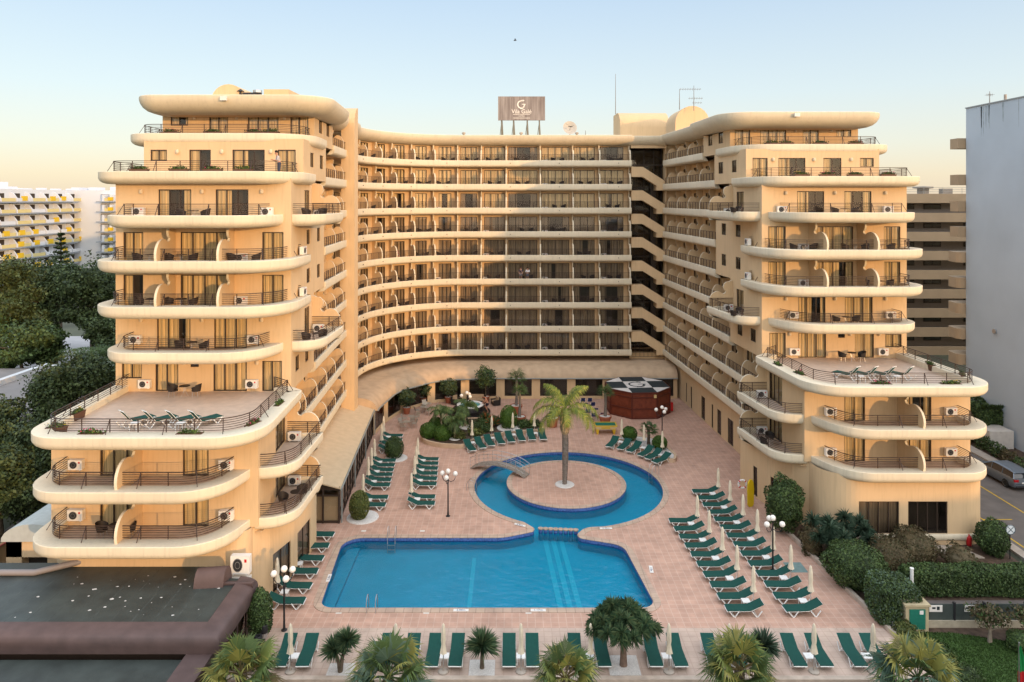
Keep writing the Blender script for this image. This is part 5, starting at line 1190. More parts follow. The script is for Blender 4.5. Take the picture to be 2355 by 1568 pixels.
M_alu=mat('aluminium',(.62,.58,.52),rough=.3,metal=.8); M_alus=mat('alu_slats',(.48,.44,.38),rough=.4,metal=.5)
sc_=make_chair(M_alus,M_alu,'metal_chair'); st_=make_rtable(M_alus,.36); k0=0
for i,(u,v,rel) in enumerate(((935,985,'nearest the loungers'),(946,972,'second from the loungers'),(974,950,'before the second potted shrub'),(985,942,'nearest the gallery'))):
    x,y=P(u,v); kw=dict(label=f'silver café table {rel}, left of the garden bed',cat='table',group='silver café tables')
    if i==0: st_.location=(x,y,0); tag(st_,**kw)
    else: copy_tree(st_,(x,y,0),0,**kw)
    for j,a in enumerate((20,140,250)):
        dx,dy=.75*math.cos(R(a+i*35)),.75*math.sin(R(a+i*35)); kw=dict(label=f'silver café chair at the table {rel}, {["right","left","front"][j]} seat',cat='chair',group='silver café chairs')
        if k0==0: sc_.location=(x+dx,y+dy,0); sc_.rotation_euler=(0,0,R(a-90)); tag(sc_,**kw); k0=1
        else: copy_tree(sc_,(x+dx,y+dy,0),R(a+i*35-90),**kw)
# wicker sofas behind the whirlpool
M_cush=mat('cushion_tan',(.42,.30,.19),rough=.95)
def sofa(x,y,rz,w,label):
    t=empty('sofa',(x,y,0),rz,label=label,cat='sofa',group='dark wicker seats behind the whirlpool'); mb=MB().use(M_rattan); mb.box(-w/2,w/2,-.4,.4,.05,.35); mb.box(-w/2,w/2,.28,.42,.35,.85); mb.box(-w/2,-w/2+.14,-.4,.28,.35,.62); mb.box(w/2-.14,w/2,-.4,.28,.35,.62); mb.build('frame',t)
    mb=MB().use(M_cush); mb.box(-w/2+.16,w/2-.16,-.38,.2,.36,.5); mb.box(-w/2+.16,w/2-.16,.1,.27,.5,.95); mb.build('cushion',t)
sofa(-4.0,79.3,0,2.0,'dark wicker sofa with tan cushions behind the whirlpool'); sofa(-1.8,78.6,R(-70),1.0,'dark wicker armchair right of the sofa'); sofa(-6.2,78.9,R(60),1.0,'dark wicker armchair left of the sofa')
# ------------------------------------------------------------ balcony furniture and fittings
tub=make_tub(); rt=make_rtable(); c0=[0,0]
def tubchair(x,y,z,rz,label):
    kw=dict(label=label,cat='armchair',group='dark rattan chairs on the balconies')
    if not c0[0]: c0[0]=1; tub.location=(x,y,z); tub.rotation_euler=(0,0,rz); tag(tub,**kw)
    else: copy_tree(tub,(x,y,z),rz,**kw)
def rtable(x,y,z,label):
    kw=dict(label=label,cat='table',group='small round tables on the balconies')
    if not c0[1]: c0[1]=1; rt.location=(x,y,z); tag(rt,**kw)
    else: copy_tree(rt,(x,y,z),0,**kw)
for T_,nm in ((TL,'left'),(TR,'right')):
    for l,s_,dy,w_ in ((7,5.9,1.3,''),(4,6.0,1.3,''),(3,6.5,1.2,''),(6,8.6,1.5,', outer bay'),(6,6.6,1.5,', middle bay'),(6,2.6,1.5,', inner bay'),(5,6.6,1.5,', middle bay'),(5,8.5,1.5,', outer bay'),(1,7.3,1.2,'')):
        if (nm,l,s_) in(('right',1,7.3),('right',5,6.6)): continue
        x,y=T_(s_,FY[l]-dy); z=fl(l); wh=f'on the {ordn(l)} level of the {nm} tower{w_}'
        tubchair(x-.75,y,z,R(90),f'dark armchair left of the table {wh}'); tubchair(x+.75,y,z,R(-90),f'dark armchair right of the table {wh}'); rtable(x,y,z,f'small table between dark armchairs {wh}')
    for l in (7,1,4):
        x,y=T_(-1.2,47.8 if l>2 else 42.0); wh=f'on the {ordn(l)} level side balcony of the {nm} tower'; tubchair(x-.5,y,fl(l),R(70),f'dark armchair left of the table {wh}'); rtable(x+.1,y+.5,fl(l),f'small table {wh}'); tubchair(x+.3,y+1.1,fl(l),R(0),f'dark armchair behind the table {wh}')
def chair_small():
    mb=MB(); 
    mb.use(M_rattan); mb.lathe([(.27,.36),(.28,.42),(.001,.42)],(0,0,0),8); r_=[]
    for k in range(9):
        a=R(-35+250*k/8); h_=.62+.2*math.sin(PI*k/8); c,s=math.cos(a),math.sin(a); r_.append([(.27*c,.27*s,.38),(.34*c,.34*s,h_)])
    mb.loft(r_,False,False)
    for k in range(4): a=R(45+90*k); mb.tube([(.2*math.cos(a),.2*math.sin(a),.38),(.26*math.cos(a),.26*math.sin(a),0)],.014,4)
    return mb.mesh('armchair')
csm=chair_small()
for l in range(1,10):
    for i in range(len(nodesb)-1):
        if i==0 or rngc.random()<(.55 if l in(5,2) else .25): continue
        (a,ap_),(b,bp_)=nodesb[i],nodesb[i+1]; m_=Vector(a).lerp(Vector(b),.3+.4*rngc.random()).lerp(Vector(ap_).lerp(Vector(bp_),.5),.45)
        for j in (0,1):
            o=bpy.data.objects.new('armchair',csm); C.objects.link(o); o.location=(m_.x+(j-.5)*1.0,m_.y,fl(l)); o.rotation_euler=(0,0,R(90-180*j)+.3)
            tag(o,f'{["left","right"][j]} dark chair, {ordn(l)} balcony level of the curved block, bay {ordn(i)} from the fin','armchair','dark chairs on the curved block balconies')
def make_ac():
    t=empty('air_conditioner'); mb=MB().use(M_ac); mb.box(-.42,.42,-.15,.15,.04,.62); mb.build('case',t)
    mb=MB().use(M_dark); mb.lathe([(.22,0),(.22,.012),(.001,.015)],(0,0,0),18); mb.xf(Matrix.Translation((-.1,-.15,.33))@Matrix.Rotation(R(90),4,'X')); g=mb.build('fan_grille',t)
    mb=MB().use(mat('guard_grey',(.22,.22,.22))); 
    for r_ in (.10,.2): mb.lathe([(r_,.016),(r_+.008,.02),(r_+.016,.016)],(0,0,0),18,False)
    mb.xf(Matrix.Translation((-.1,-.15,.33))@Matrix.Rotation(R(90),4,'X')); mb.build('guard',g)
    mb=MB().use(M_red); mb.box(.2,.3,-.156,-.15,.42,.52); mb.build('badge',t); mb=MB().use(M_ac)
    for x in (-.3,.3): mb.box(x-.03,x+.03,-.15,.15,0,.04)
    mb.build('foot',t); return t
ac=make_ac()
for i,(p,z,rz,w_) in enumerate(ACS):
    kw=dict(label='white air conditioner '+w_,cat='air conditioner',group='air conditioners on the balconies')
    if i==0: ac.location=(p[0],p[1],z); ac.rotation_euler=(0,0,R(rz)); tag(ac,**kw)
    else: copy_tree(ac,(p[0],p[1],z),R(rz),scale=.78 if 'bay' in w_ else .92,**kw)
for i,(x,y,z,w_) in enumerate(((-14.75,38.3,2.95,'upper large unit'),(-14.75,38.3,1.55,'lower large unit'))):
    pass
# wall lamps
mbm=MB().use(mat('lamp_cream',(.62,.52,.38))); mbm.lathe([(.10,-.12),(.13,.0),(.10,.14),(.06,.16)],(0,-.02,0),10); wlm=mbm.mesh('wall_lamp')
for p,z,w_,s_ in LAMPS:
    o=bpy.data.objects.new('wall_lamp',wlm); C.objects.link(o); o.location=(p[0],p[1],z); side_='outer' if s_>7.5 else ('middle' if s_>4 else 'inner'); tag(o,f'small cream wall lamp {w_}, {side_} one','wall lamp','cream wall lamps on the tower fronts')
# fixtures on the fascias: small white floodlight boxes
for i,(x,y,z,w_) in enumerate(((-20.3,49.95,29.9,'left'),(24.0,59.75,29.9,'right'))):
    mb=MB().use(M_ac); mb.box(x-.22,x+.22,y-.15,y+.05,z-.15,z+.15); mb.build('floodlight',label=f'small white box light on the roof band of the {w_} tower',cat='floodlight',group='box lights on the roof bands')
# ------------------------------------------------------------ roof-top equipment
t=empty('billboard',(0,92,0),label='grey rooftop billboard with white logo on steel posts',cat='billboard')
M_bb=mat('billboard_face',(.30,.245,.235),rough=.7,spec=.2); tb,bb=nodes(M_bb)
n=nn(tb,'ShaderNodeTexNoise'); n.inputs['Scale'].default_value=2.4; n.inputs['Detail'].default_value=4; mp=nn(tb,'ShaderNodeMapping'); mp.inputs['Scale'].default_value=(1.5,1,.12); tcb=nn(tb,'ShaderNodeTexCoord'); rr=nn(tb,'ShaderNodeValToRGB')
rr.color_ramp.elements[0].color=(.15,.125,.12,1); rr.color_ramp.elements[1].color=(.30,.27,.26,1); rr.color_ramp.elements[0].position=.3; rr.color_ramp.elements[1].position=.7
tb.links.new(tcb.outputs['Object'],mp.inputs[0]); tb.links.new(mp.outputs[0],n.inputs['Vector']); tb.links.new(n.outputs[0],rr.inputs[0]); tb.links.new(rr.outputs[0],bb.inputs['Base Color'])
x0,x1=(1145-U0)/F*92,(1253-U0)/F*92; zt=H+(V0-222)*92/F; zb=H+(V0-277)*92/F
mb=MB().use(M_bb); mb.box(x0,x1,-.1,.1,zb,zt); face=mb.build('panel',t)
cx=(x0+x1)/2; M_bw=mat('sign_white',(.75,.72,.68))
mb=MB().use(M_bw); 
for pts,w in logo_curves(): strip(mb,[(p[0]*.52,p[1]*.52) for p in pts],[q_*.5 for q_ in w] if isinstance(w,list) else w*.6,0,.02)
mb.xf(Matrix.Translation((cx-.02,-.11,zt-1.05))@Matrix.Rotation(R(90),4,'X')); mb.build('emblem',face)
RX=Matrix.Rotation(R(90),4,'X')
text_mesh('Vila Galé',.72,M_bw,'lettering',face,Matrix.Translation((cx,-.112,zt-1.97))@RX,.01); text_mesh('HOTELS',.22,M_bw,'lettering',face,Matrix.Translation((cx,-.112,zt-2.55))@RX,.01)
mb=MB().use(M_bw); mb.box(cx-1.1,cx+1.1,-.12,-.1,zt-2.34,zt-2.29); mb.box(cx-1.1,cx+1.1,-.12,-.1,zt-2.83,zt-2.78); mb.build('line',face)
for u in (1153,1180.5,1212,1240):
    xx=(u-U0)/F*92
    for dx,dy in ((0,.15),(.22,1.3)): mb=MB().use(mat('post_steel',(.17,.16,.13),rough=.6)); mb.tube([(xx,dy,zb+.6),(xx+dx,dy,30)],.085,6); mb.build('post',t)
    mb=MB().use(MATS['post_steel']); mb.tube([(xx,.2,zb-.1),(xx-.35,1.6,30)],.04,5); mb.build('post',t)
x,z=(1310-U0)/F*90,H+(V0-294)*90/F
t=empty('satellite_dish',(x,90,z),label='large white satellite dish on the flat roof',cat='satellite dish'); mb=MB().use(mat('dish_white',(.42,.40,.36),rough=.5))
mb.lathe([(.001,-.22),(.3,-.2),(.6,-.1),(.88,.08),(.9,.08),(.6,-.14),(.001,-.26)],(0,0,0),28,False); mb.xf(Matrix.Rotation(R(8),4,'Z')@Matrix.Rotation(R(72),4,'X')); mb.build('reflector',t,smooth=50)
mb=MB().use(M_dark); mb.tube([(.0,-.1,-.25),(0,-.85,.1)],.02,4); mb.tube([(-.5,-.2,.5),(0,-.85,.1),(.5,-.2,.3)],.015,4); mb.lathe([(.3,0),(.33,.02),(.3,.04)],(0,-.75,.05),14,False); mb.tube([(-.25,-.75,.07),(.25,-.75,.07)],.02,4); mb.build('feed_arm',t); mb=MB().use(M_metal); mb.tube([(0,.15,-.1),(0,.2,30.2-z)],.06,6); mb.build('mast',t)
def mast(u,v0,v1,D,label,name='antenna',arms=()):
    x=(u-U0)/F*D; z0=H+(V0-v1)*D/F; z1=H+(V0-v0)*D/F; t=empty(name,(x,D,0),label=label,cat='antenna'); mb=MB().use(mat('mast_grey',(.2,.19,.18),rough=.5)); mb.tube([(0,0,z0),(0,0,z1)],[.05,.025],5); mb.build('mast',t)
    for zz,xa,xb,els in arms:
        mb=MB().use(MATS['mast_grey']); mb.tube([(xa,0,zz),(xb,0,zz)],.02,4)
        for k in range(els): xx=xa+(xb-xa)*(k+.5)/els; mb.tube([(xx,-.35,zz),(xx,.35,zz)],.012,4); mb.tube([(xx,0,zz-.16),(xx,0,zz+.16)],.01,4)
        mb.build('aerial',t)
mast(1415,170,262,90,'tall thin whip antenna beside the barrel shaped roof hut')
mast(1595,197,255,78,'television mast with several aerials on the right roof hut',arms=((34.9,-1.6,.8,9),(33.9,-.6,1.0,6),(33.4,-.2,.9,4)))
mast(1562,205,252,80,'thin rod antenna left of the television mast'); mast(1346,300,312,88,'short rod between the dish and the barrel hut')
mast(2275,210,238,70,'small aerial on top of the white gable building',arms=((33.1,-.35,.35,4),))
mb=MB().use(M_conc); mb.tube([((2311-U0)/F*67,67,31.6),((2311-U0)/F*67,67,32.7)],.12,8); mb.build('vent_pipe',label='short vent pipe on top of the white gable building',cat='vent pipe')
for i,(u,D) in enumerate(((1198,86.5),(1326,86.5),(1066,86.5))):
    x=(u-U0)/F*D; mb=MB().use(M_conc); mb.lathe([(.14,30.2),(.14,30.75),(.24,30.78),(.2,30.95),(.001,31.0)],(x,D,0),10); mb.build('roof_vent',smooth=40,label=f'small mushroom vent on the curved roof, {["below the billboard","right of the dish mast","left end"][i]}',cat='roof vent',group='small roof vents')
t=empty('chimney_cowl',((553-U0)/F*57,57,30.75),label='dark chimney cowl on the left tower roof',cat='chimney'); mb=MB().use(M_dark); mb.lathe([(.09,-.6),(.09,.7),(.3,.72),(.05,.9),(.001,.92)],(0,0,0),10); mb.build('cowl',t)
mb=MB().use(M_dark); x=(585-U0)/F*57; mb.box(x-.9,x+.5,56.8,57.3,30.2,31.35); mb.use(M_metal); mb.lathe([(.35,31.35),(.35,31.55),(.1,31.65),(.001,31.65)],(x+.25,57,0),12); mb.build('roof_fan',label='dark extractor unit with round hood on the left tower roof',cat='roof fan')
# bird
t=empty('bird',((1184-U0)/F*85,85,H+(V0-93)*85/F),label='small dark bird flying alone in the clear sky',cat='bird'); mb=MB().use(M_dark)
mb.lathe([(.001,-.22),(.04,-.12),(.065,0),(.05,.12),(.03,.18),(.001,.24)],(0,0,0),8,False); mb.xf(Matrix.Rotation(R(80),4,'Y')); mb.build('body',t,smooth=60)
for sg in (-1,1): mb=MB().use(M_dark); mb.loft([[(-.07,sg*.02,.02),(.09,sg*.02,.02),(.09,sg*.02,.03),(-.07,sg*.02,.03)],[(-.05,sg*.28,.16),(.06,sg*.28,.16),(.06,sg*.28,.165),(-.05,sg*.28,.165)],[(-.08,sg*.52,.10),(-.06,sg*.52,.10),(-.06,sg*.52,.102),(-.08,sg*.52,.102)]]); mb.build('wing',t)
# ------------------------------------------------------------ glazed gallery along the left wing
t=empty('sunroom',(0,0,0),label='long lean-to gallery with pale sloping roof and dark glazed walls',cat='sunroom')
M_sroof=mat('corrugated_cream',(.60,.47,.31),rough=.7,noise=.08,nscale=2); ts,bs=nodes(M_sroof); wv=nn(ts,'ShaderNodeTexWave',bands_direction='Y'); wv.inputs['Scale'].default_value=1.6; bp=nn(ts,'ShaderNodeBump'); bp.inputs['Strength'].default_value=.8; bp.inputs['Distance'].default_value=.05; tcs=nn(ts,'ShaderNodeTexCoord'); ts.links.new(tcs.outputs['Object'],wv.inputs['Vector']); ts.links.new(wv.outputs[0],bp.inputs['Height']); ts.links.new(bp.outputs[0],bs.inputs['Normal'])
y0,y1=49.9,68.6; xo0,xo1=-12.05,-13.35; xi0,xi1=-15.8,-16.8
mb=MB().use(M_sroof); mb.loft([[(xo0,y0-.15,2.44),(xo0,y0-.15,2.52),(xi0,y0-.15,3.5),(xi0,y0-.15,3.4)],[(xo1,y1,2.44),(xo1,y1,2.52),(xi1,y1,3.5),(xi1,y1,3.4)]]); mb.build('roof',t)
mb=MB().use(MATS['gutter']); mb.tube([(xo0+.06,y0-.15,2.42),(xo1+.06,y1,2.42)],.07,6)
for f in (0,.33,.66,1): mb.tube([(xo0+.05+(xo1-xo0)*f,y0+.1+(y1-y0)*f,2.4),(xo0+.05+(xo1-xo0)*f,y0+.1+(y1-y0)*f,0)],.05,6)
mb.build('gutter',t)
sr=MB().use(M_frame); K=15
def seg(f): return (xo0-.12+(xo1-xo0)*f, y0+(y1-y0)*f)
for k in range(K+1):
    x,y=seg(k/K); sr.obox((x,y,1.2),(.1,.1,2.4))
for z in (.1,.75,2.2,2.38):
    a=seg(0); b=seg(1); sr.tube([(a[0],a[1],z),(b[0],b[1],z)],.06,4)
for x in (-12.17,-13.3,-14.4,-15.4): sr.box(x-.06,x+.06,y0-.06,y0+.06,0,2.55)
for z in (.1,1.95,2.4): sr.box(-15.5,-12.1,y0-.05,y0+.05,z-.06,z+.06)
w_=sr.build('wall',t)
mb=MB().use(M_glass); a=seg(0); b=seg(1); mb.poly([(a[0]-.01,a[1],.1),(b[0]-.01,b[1],.1),(b[0]-.01,b[1],2.35),(a[0]-.01,a[1],2.35)]); mb.poly([(-12.2,y0+.01,.1),(-15.5,y0+.01,.1),(-15.5,y0+.01,2.9),(-12.2,y0+.01,2.35)]); mb.build('pane',w_)
mb=MB().use(M_curt2); mb.loft([[(-12.35-.02*math.sin(k*1.3)-(1.3)*k/60,y0+.4+(y1-y0-.5)*k/60,z) for z in (.1,2.3)] for k in range(61)],False,False); mb.use(mat('blind_cream',(.42,.32,.20))); mb.poly([(-12.3,y0+.2,.1),(-15.4,y0+.2,.1),(-15.4,y0+.2,1.9),(-12.3,y0+.2,1.9)]); mb.build('blind',w_)
mb=MB().use(M_frame); mb.poly([(-12.1,y0-.02,2.4),(-15.8,y0-.02,2.4),(-15.8,y0-.02,3.4)]); mb.build('gable',t)
# ------------------------------------------------------------ flat roofed brown building in the left foreground
t=empty('pool_bar',(0,0,0),label='low building in the left foreground with dark felt roof and brown rounded rims',cat='building')
M_felt=mat('roof_felt',(.045,.055,.050),rough=.55,noise=.35,nscale=.9,bump=.3,bscale=10,spec=.5); M_rim=mat('brown_rim',(.095,.062,.058),rough=.62,noise=.2,nscale=1.5,spec=.4)
mb=MB().use(M_felt); mb.prism([(-45,33.2),(-14.1,33.2),(-14.1,37.25),(-15.6,37.4),(-16.2,38.9),(-45,38.9)],2.6,2.85)
mb.use(mat('felt_seam',(.075,.085,.078),rough=.6,noise=.4))
for k in range(30): x=-44+k*1.0; mb.fill([[(x,33.4),(x+.05,33.4),(x+.05,37.2 if x>-16.5 else 38.8),(x,37.2 if x>-16.5 else 38.8)]],2.854)
sp=random.Random(3); mb.use(mat('droppings',(.62,.6,.56)))
for k in range(46):
    x=sp.gauss(-19.5,3.2); y=sp.uniform(33.8,37.6)
    if x>-14.6: continue
    r=sp.uniform(.02,.09)*(1.5 if sp.random()<.2 else .8); n_=7; mb.fill([[(x+r*1.3*(sp.uniform(.6,1.2))*math.cos(2*PI*j/n_),y+r*sp.uniform(.6,1.2)*math.sin(2*PI*j/n_)) for j in range(n_)]],2.856)
mb.build('roof',t)
def rim(path,z,w,parent,sgn=1,hh=.95):
    prof=[(0,0),(0,.10),(.04,.13),(w*.55,.06),(w*.8,-.03),(w*.95,-.16),(w,-.32),(w,-.5),(w-.06,-hh+.1),(w-.3,-hh)]
    mb=MB().use(M_rim)
    def mit(p,d):
        o=[]
        for i in range(len(p)):
            a=Vector(p[max(0,i-1)]); b=Vector(p[i]); c=Vector(p[min(len(p)-1,i+1)]); t1=(b-a).normalized() if i else (c-b).normalized(); t2=(c-b).normalized() if i<len(p)-1 else t1
            n1=Vector((-t1.y,t1.x)); n2=Vector((-t2.y,t2.x)); m_=(n1+n2).normalized(); q=b+m_*d/max(.3,m_.dot(n1)); o.append((q.x,q.y))
        return o
    offs=[mit(path,sgn*i) for i,_ in prof]
    mb.loft([[(offs[k][j][0],offs[k][j][1],z+prof[k][1]) for k in range(len(prof))] for j in range(len(path))],True,True); return mb.build('rim',parent,smooth=40)
rim([(-45,33.3),(-14.3,33.3),(-14.3,37.3)],2.85,.95,t,-1)
rim([(-13.4,36.6),(-16.0,36.6)],2.865,.6,t,-1,.6)
mb=MB().use(M_rim); mb.loft([[(-16.3,36.8+.55*math.cos(R(a))*1.0,2.7+.95*math.sin(R(a))) for a in range(0,181,20)],[(-14.85,37.0+.6*math.cos(R(a)),2.7+.95*math.sin(R(a))) for a in range(0,181,20)]]); mb.build('roof_hood',t,smooth=50)
mb=MB().use(mat('metal_rim',(.22,.2,.2),rough=.4)); mb.tube([(-45,37.6,3.0),(-25.3,37.6,3.0),(-22.8,39.0,3.1)],.16,8); mb.build('roof_edge',t,smooth=50)
mb=MB().use(M_felt); mb.box(-24.6,-14.6,29.3,32.4,1.5,1.75); mb.build('roof',t)
rim([(-24.7,32.0),(-24.7,29.6)],1.78,.9,t,-1,.6) if False else None
mb=MB().use(M_rim)
mb.box(-45,-24.4,28,32.5,1.2,1.95); mb.box(-14.9,-13.7,28,32.9,1.0,2.0); mb.box(-24.4,-14.9,28.2,29.6,1.2,1.95); mb.build('rim',t)
mb=MB().use(M_frame); mb.box(-44,-13.75,32.9,37.2,-.02,2.4); mb.box(-44,-16.3,37.2,39.0,-.02,2.4); mb.use(M_glass); mb.poly([(-13.74,33,.1),(-13.74,36.8,.1),(-13.74,36.8,2.2),(-13.74,33,2.2)])
mb.use(M_rim)
for y in (33.0,34.2,35.4,36.6): mb.box(-13.78,-13.7,y-.05,y+.05,0,2.4)
mb.use(M_frame); mb.box(-44,-14,28.4,32.8,-.02,1.3); mb.build('wall',t)
# things beside the bar
shrub(-13.0,36.6,.62,1.35,1.35,'mid',3600,.075,'shrub','tall narrow clipped bush beside the brown roofed bar','shrub',lump=.06)
mb=MB(); blob(mb,(-12.75,34.6,.3),(.6,.8,.35),700,.1,LV['mid'],.3,.3); mb.build('shrub',label='low leafy plant at the corner between bar and front fan palm',cat='shrub')
t=empty('patio_heater',(-13.15,36.95,0),label='black cylinder of litter bins stacked beside the bar',cat='bin'); bpy.data.objects.remove(t)
for i,(x,y,lb) in enumerate(((-12.7,36.3,'farther'),(-12.65,35.35,'nearer'))):
    t=empty('litter_bin',(x,y,0),label=f'{lb} of the two black standing bins between bar and lamp post',cat='bin',group='black bins beside the bar'); mb=MB().use(M_black); mb.lathe([(.2,0),(.2,.05),(.03,.07),(.03,.5)],(0,0,0),12); mb.build('base',t); mb=MB().use(M_metal); mb.lathe([(.18,.4),(.18,.62),(.17,.62)],(0,0,0),14,False); mb.build('band',t); mb=MB().use(M_black); mb.lathe([(.18,.62),(.2,.66),(.2,1.0),(.17,1.04),(.1,1.04),(.08,.9)],(0,0,0),14,False); mb.build('bin',t,smooth=40)
# large air conditioners on the corner wall of the left tower
for i,(z,lb) in enumerate(((2.75,'upper'),(1.6,'lower'))):
    q_=copy_tree(ac,(-14.5,37.95,z),0,scale=1.2,label=f'{lb} of two large white outdoor units on the left tower corner',cat='air conditioner',group='large outdoor units on the tower corner'); q_.scale=(1.2,1.2,1.65)
mb=MB().use(M_red); mb.lathe([(.34,0),(.34,.05),(.001,.06)],(0,0,0),20); mb.xf(Matrix.Translation((-13.72,43.3,1.6))@Matrix.Rotation(R(90),4,'Y')); mb.build('round_sign',label='round red sign on the left tower ground floor wall',cat='sign')
# porch at the left of the tower
t=empty('porch',(0,0,0),label='small porch with rounded grey roof left of the left tower',cat='porch'); mb=MB().use(M_wall); mb.box(-28.9,-28.0,40.5,41.4,0,3.4); mb.box(-26.6,-25.7,40.6,41.4,0,3.4); mb.box(-28.9,-25.7,40.5,41.4,2.35,3.4); mb.build('wall',t)
mb=MB().use(mat('grey_vault',(.42,.45,.44),noise=.1)); pr=[(-29.1,3.3)]+[(-27.3-1.8*math.cos(R(a)),3.35+.95*math.sin(R(a))) for a in range(10,171,16)]+[(-25.5,3.3)]; mb.loft([[(p,y,z) for p,z in pr] for y in (40.35,46)]); mb.build('roof',t,smooth=50); mb=MB().use(M_room); mb.box(-28.0,-26.6,41.1,41.2,0,2.35); mb.build('door',t)
# lane walls and hut
M_ochre=mat('ochre_wall',(.36,.24,.13),noise=.25,nscale=1); wallrun([(-31.8,36),(-31.4,48),(-31.0,66)],.3,-.05,1.5,M_ochre,'wall',label='ochre boundary wall of the lane left of the hotel',cat='wall')
wallrun([(-31.4,66),(-26.5,66.3)],.3,-.05,3.2,M_ochre,'wall',label='ochre wall closing the lane at its far end',cat='wall')
mb=MB().use(mat('red_pipe',(.30,.08,.06))); mb.tube([(-31.6,36,1.56),(-31.2,48,1.56),(-30.8,66,1.56)],.07,5); mb.build('pipe',label='reddish pipe lying along the top of the lane wall',cat='pipe')
t=empty('container',(-31.5,39.5,0),label='dark grey flat topped container at the left edge of the lane',cat='container'); mb=MB().use(mat('container_grey',(.12,.14,.14),rough=.6)); mb.box(-1.8,1.6,-1.4,1.4,0,1.35); mb.build('body',t); mb=MB().use(mat('container_top',(.2,.23,.23),rough=.5)); mb.box(-1.9,1.7,-1.5,1.5,1.35,1.42); mb.build('lid',t)
# low white restaurant building
M_wh=mat('white_render',(.60,.61,.62),noise=.06,nscale=.6)
t=empty('restaurant_building',(0,0,0),label='low white building with grey flat roof at the left edge',cat='building'); mb=MB().use(M_wh); mb.box(-62,-42.6,59.2,79,0,3.8); mb.build('wall',t)
mb=MB().use(mat('grey_roof',(.23,.21,.2),noise=.1,nscale=1)); mb.box(-62.2,-42.5,59.1,79.2,3.8,3.9); mb.build('roof',t)
mb=MB().use(M_wh); mb.loft([[(-52.6,58.9,3.9),(-52.0,58.9,3.9),(-52.0,58.9,4.45),(-52.6,58.9,4.45)],[(-52.3,79.3,3.9),(-51.7,79.3,3.9),(-51.7,79.3,4.45),(-52.3,79.3,4.45)]]); mb.box(-51.8,-42.4,78.7,79.3,3.9,4.3); mb.build('parapet',t)
mb=MB().use(mat('shade_slats',(.5,.5,.5)));
mb.box(-50,-41.8,52.8,58.9,2.5,2.6); mb.use(M_dark)
for k in range(5): mb.box(-50,-41.8,53+k*1.2,53.12+k*1.2,2.6,2.7)
mb.box(-41.95,-41.85,52.9,53,0,2.5); mb.build('awning',t)
t=empty('restaurant_sign',(-43.6,62,0),R(12),label='black board reading Fisherman\'s Shed Restaurant on the low white building',cat='sign'); mb=MB().use(mat('sign_black',(.015,.02,.025))); mb.box(-.95,.95,-.05,.05,4.05,5.35); mb.box(-.8,-.74,0,.06,3.9,4.05); mb.box(.74,.8,0,.06,3.9,4.05); bd=mb.build('board',t)
for s,z in (("Fisherman's Shed",5.1),('RESTAURANT',4.7),('Seafood - Snacks',4.3)): text_mesh(s,.26,M_bw,'lettering',bd,Matrix.Translation((0,-.06,z))@RX,.004)
# white holiday apartments with yellow awnings, far left
M_apt=mat('apartment_white',(.58,.62,.68),noise=.05,nscale=.1); M_slab2=mat('slab_grey',(.28,.32,.38)); M_yaw=mat('yellow_awning',(.62,.42,.02),rough=.8); M_pyl=mat('pale_yellow_screen',(.58,.5,.24))
t=empty('apartment_building',(0,0,0),label='long white apartment block with yellow awnings beyond the trees',cat='building')
mb=MB().use(M_apt); mb.box(-165,-127,140,206,0,25.4); mb.box(-165,-98,206,225,0,25.4); mb.box(-150,-135,150,190,25.4,27.4); mb.build('wall',t)
br=random.Random(4)
for l in range(8):
    z=2.9*l+1.8
    mb=MB().use(M_slab2); mb.box(-127,-125.2,142,205,z-.2,z+.12); mb.build('balcony',t)
    q=MB(); 
    for k in range(11):
        y=145+k*5.7
        q.use(M_apt); b=len(q.v)
        for yy in (y,y+.25): q.v+=[(-127,yy,z+.1),(-125.0,yy,z+.1),(-125.1,yy,z+1.0),(-126.0,yy,z+2.2),(-127,yy,z+2.6)]
        q.face(range(b,b+5)); q.face(range(b+5,b+10)); 
        for i in range(5): q.face((b+i,b+(i+1)%5,b+5+(i+1)%5,b+5+i))
        q.use(M_pyl if br.random()<.75 else M_apt); q.box(-125.3,-125.2,y+.3,y+5.4,z+.1,z+1.0)
        if br.random()<.5: q.use(M_yaw); yy=y+br.uniform(.5,3.5); q.box(-125.5,-125.1,yy,yy+1.9,z+.3,z+1.5)
        q.use(M_room); q.box(-127.02,-126.97,y+1.2,y+3.8,z+.15,z+2.2)
    q.build('balcony_front',t)
    for cxx in (-119.5,-113.0):
        q=MB().use(M_slab2); q.box(cxx,cxx+4.6,203.6,206,z-.2,z+.12); q.use(M_apt)
        for xx in (cxx,cxx+2.2): q.prism([(xx,205.9),(xx+1.6,203.9),(xx+2.3,203.9),(xx+2.3,205.9)],z+.1,z+2.0)
        q.use(M_pyl); q.box(cxx+2.4,cxx+3.5,203.7,203.8,z+.1,z+1.0); 
        if cxx<-118 or l%3: q.use(M_yaw)
        else: q.use(M_yaw)
        q.box(cxx+3.5,cxx+4.6,203.5,204.4,z+.3,z+1.3); q.use(M_room); q.box(cxx+.1,cxx+2.6,205.9,206.02,z+.9,z+2.1); q.build('balcony',t)
mb=MB().use(M_apt)
for k in range(14): x=-160+k*4.4; mb.box(x,x+2.0,207+br.random()*6,214,25.4,25.4+br.uniform(.4,1.3))
mb.build('roof_hut',t)
for i in range(7):
    x=-104+i*7; 
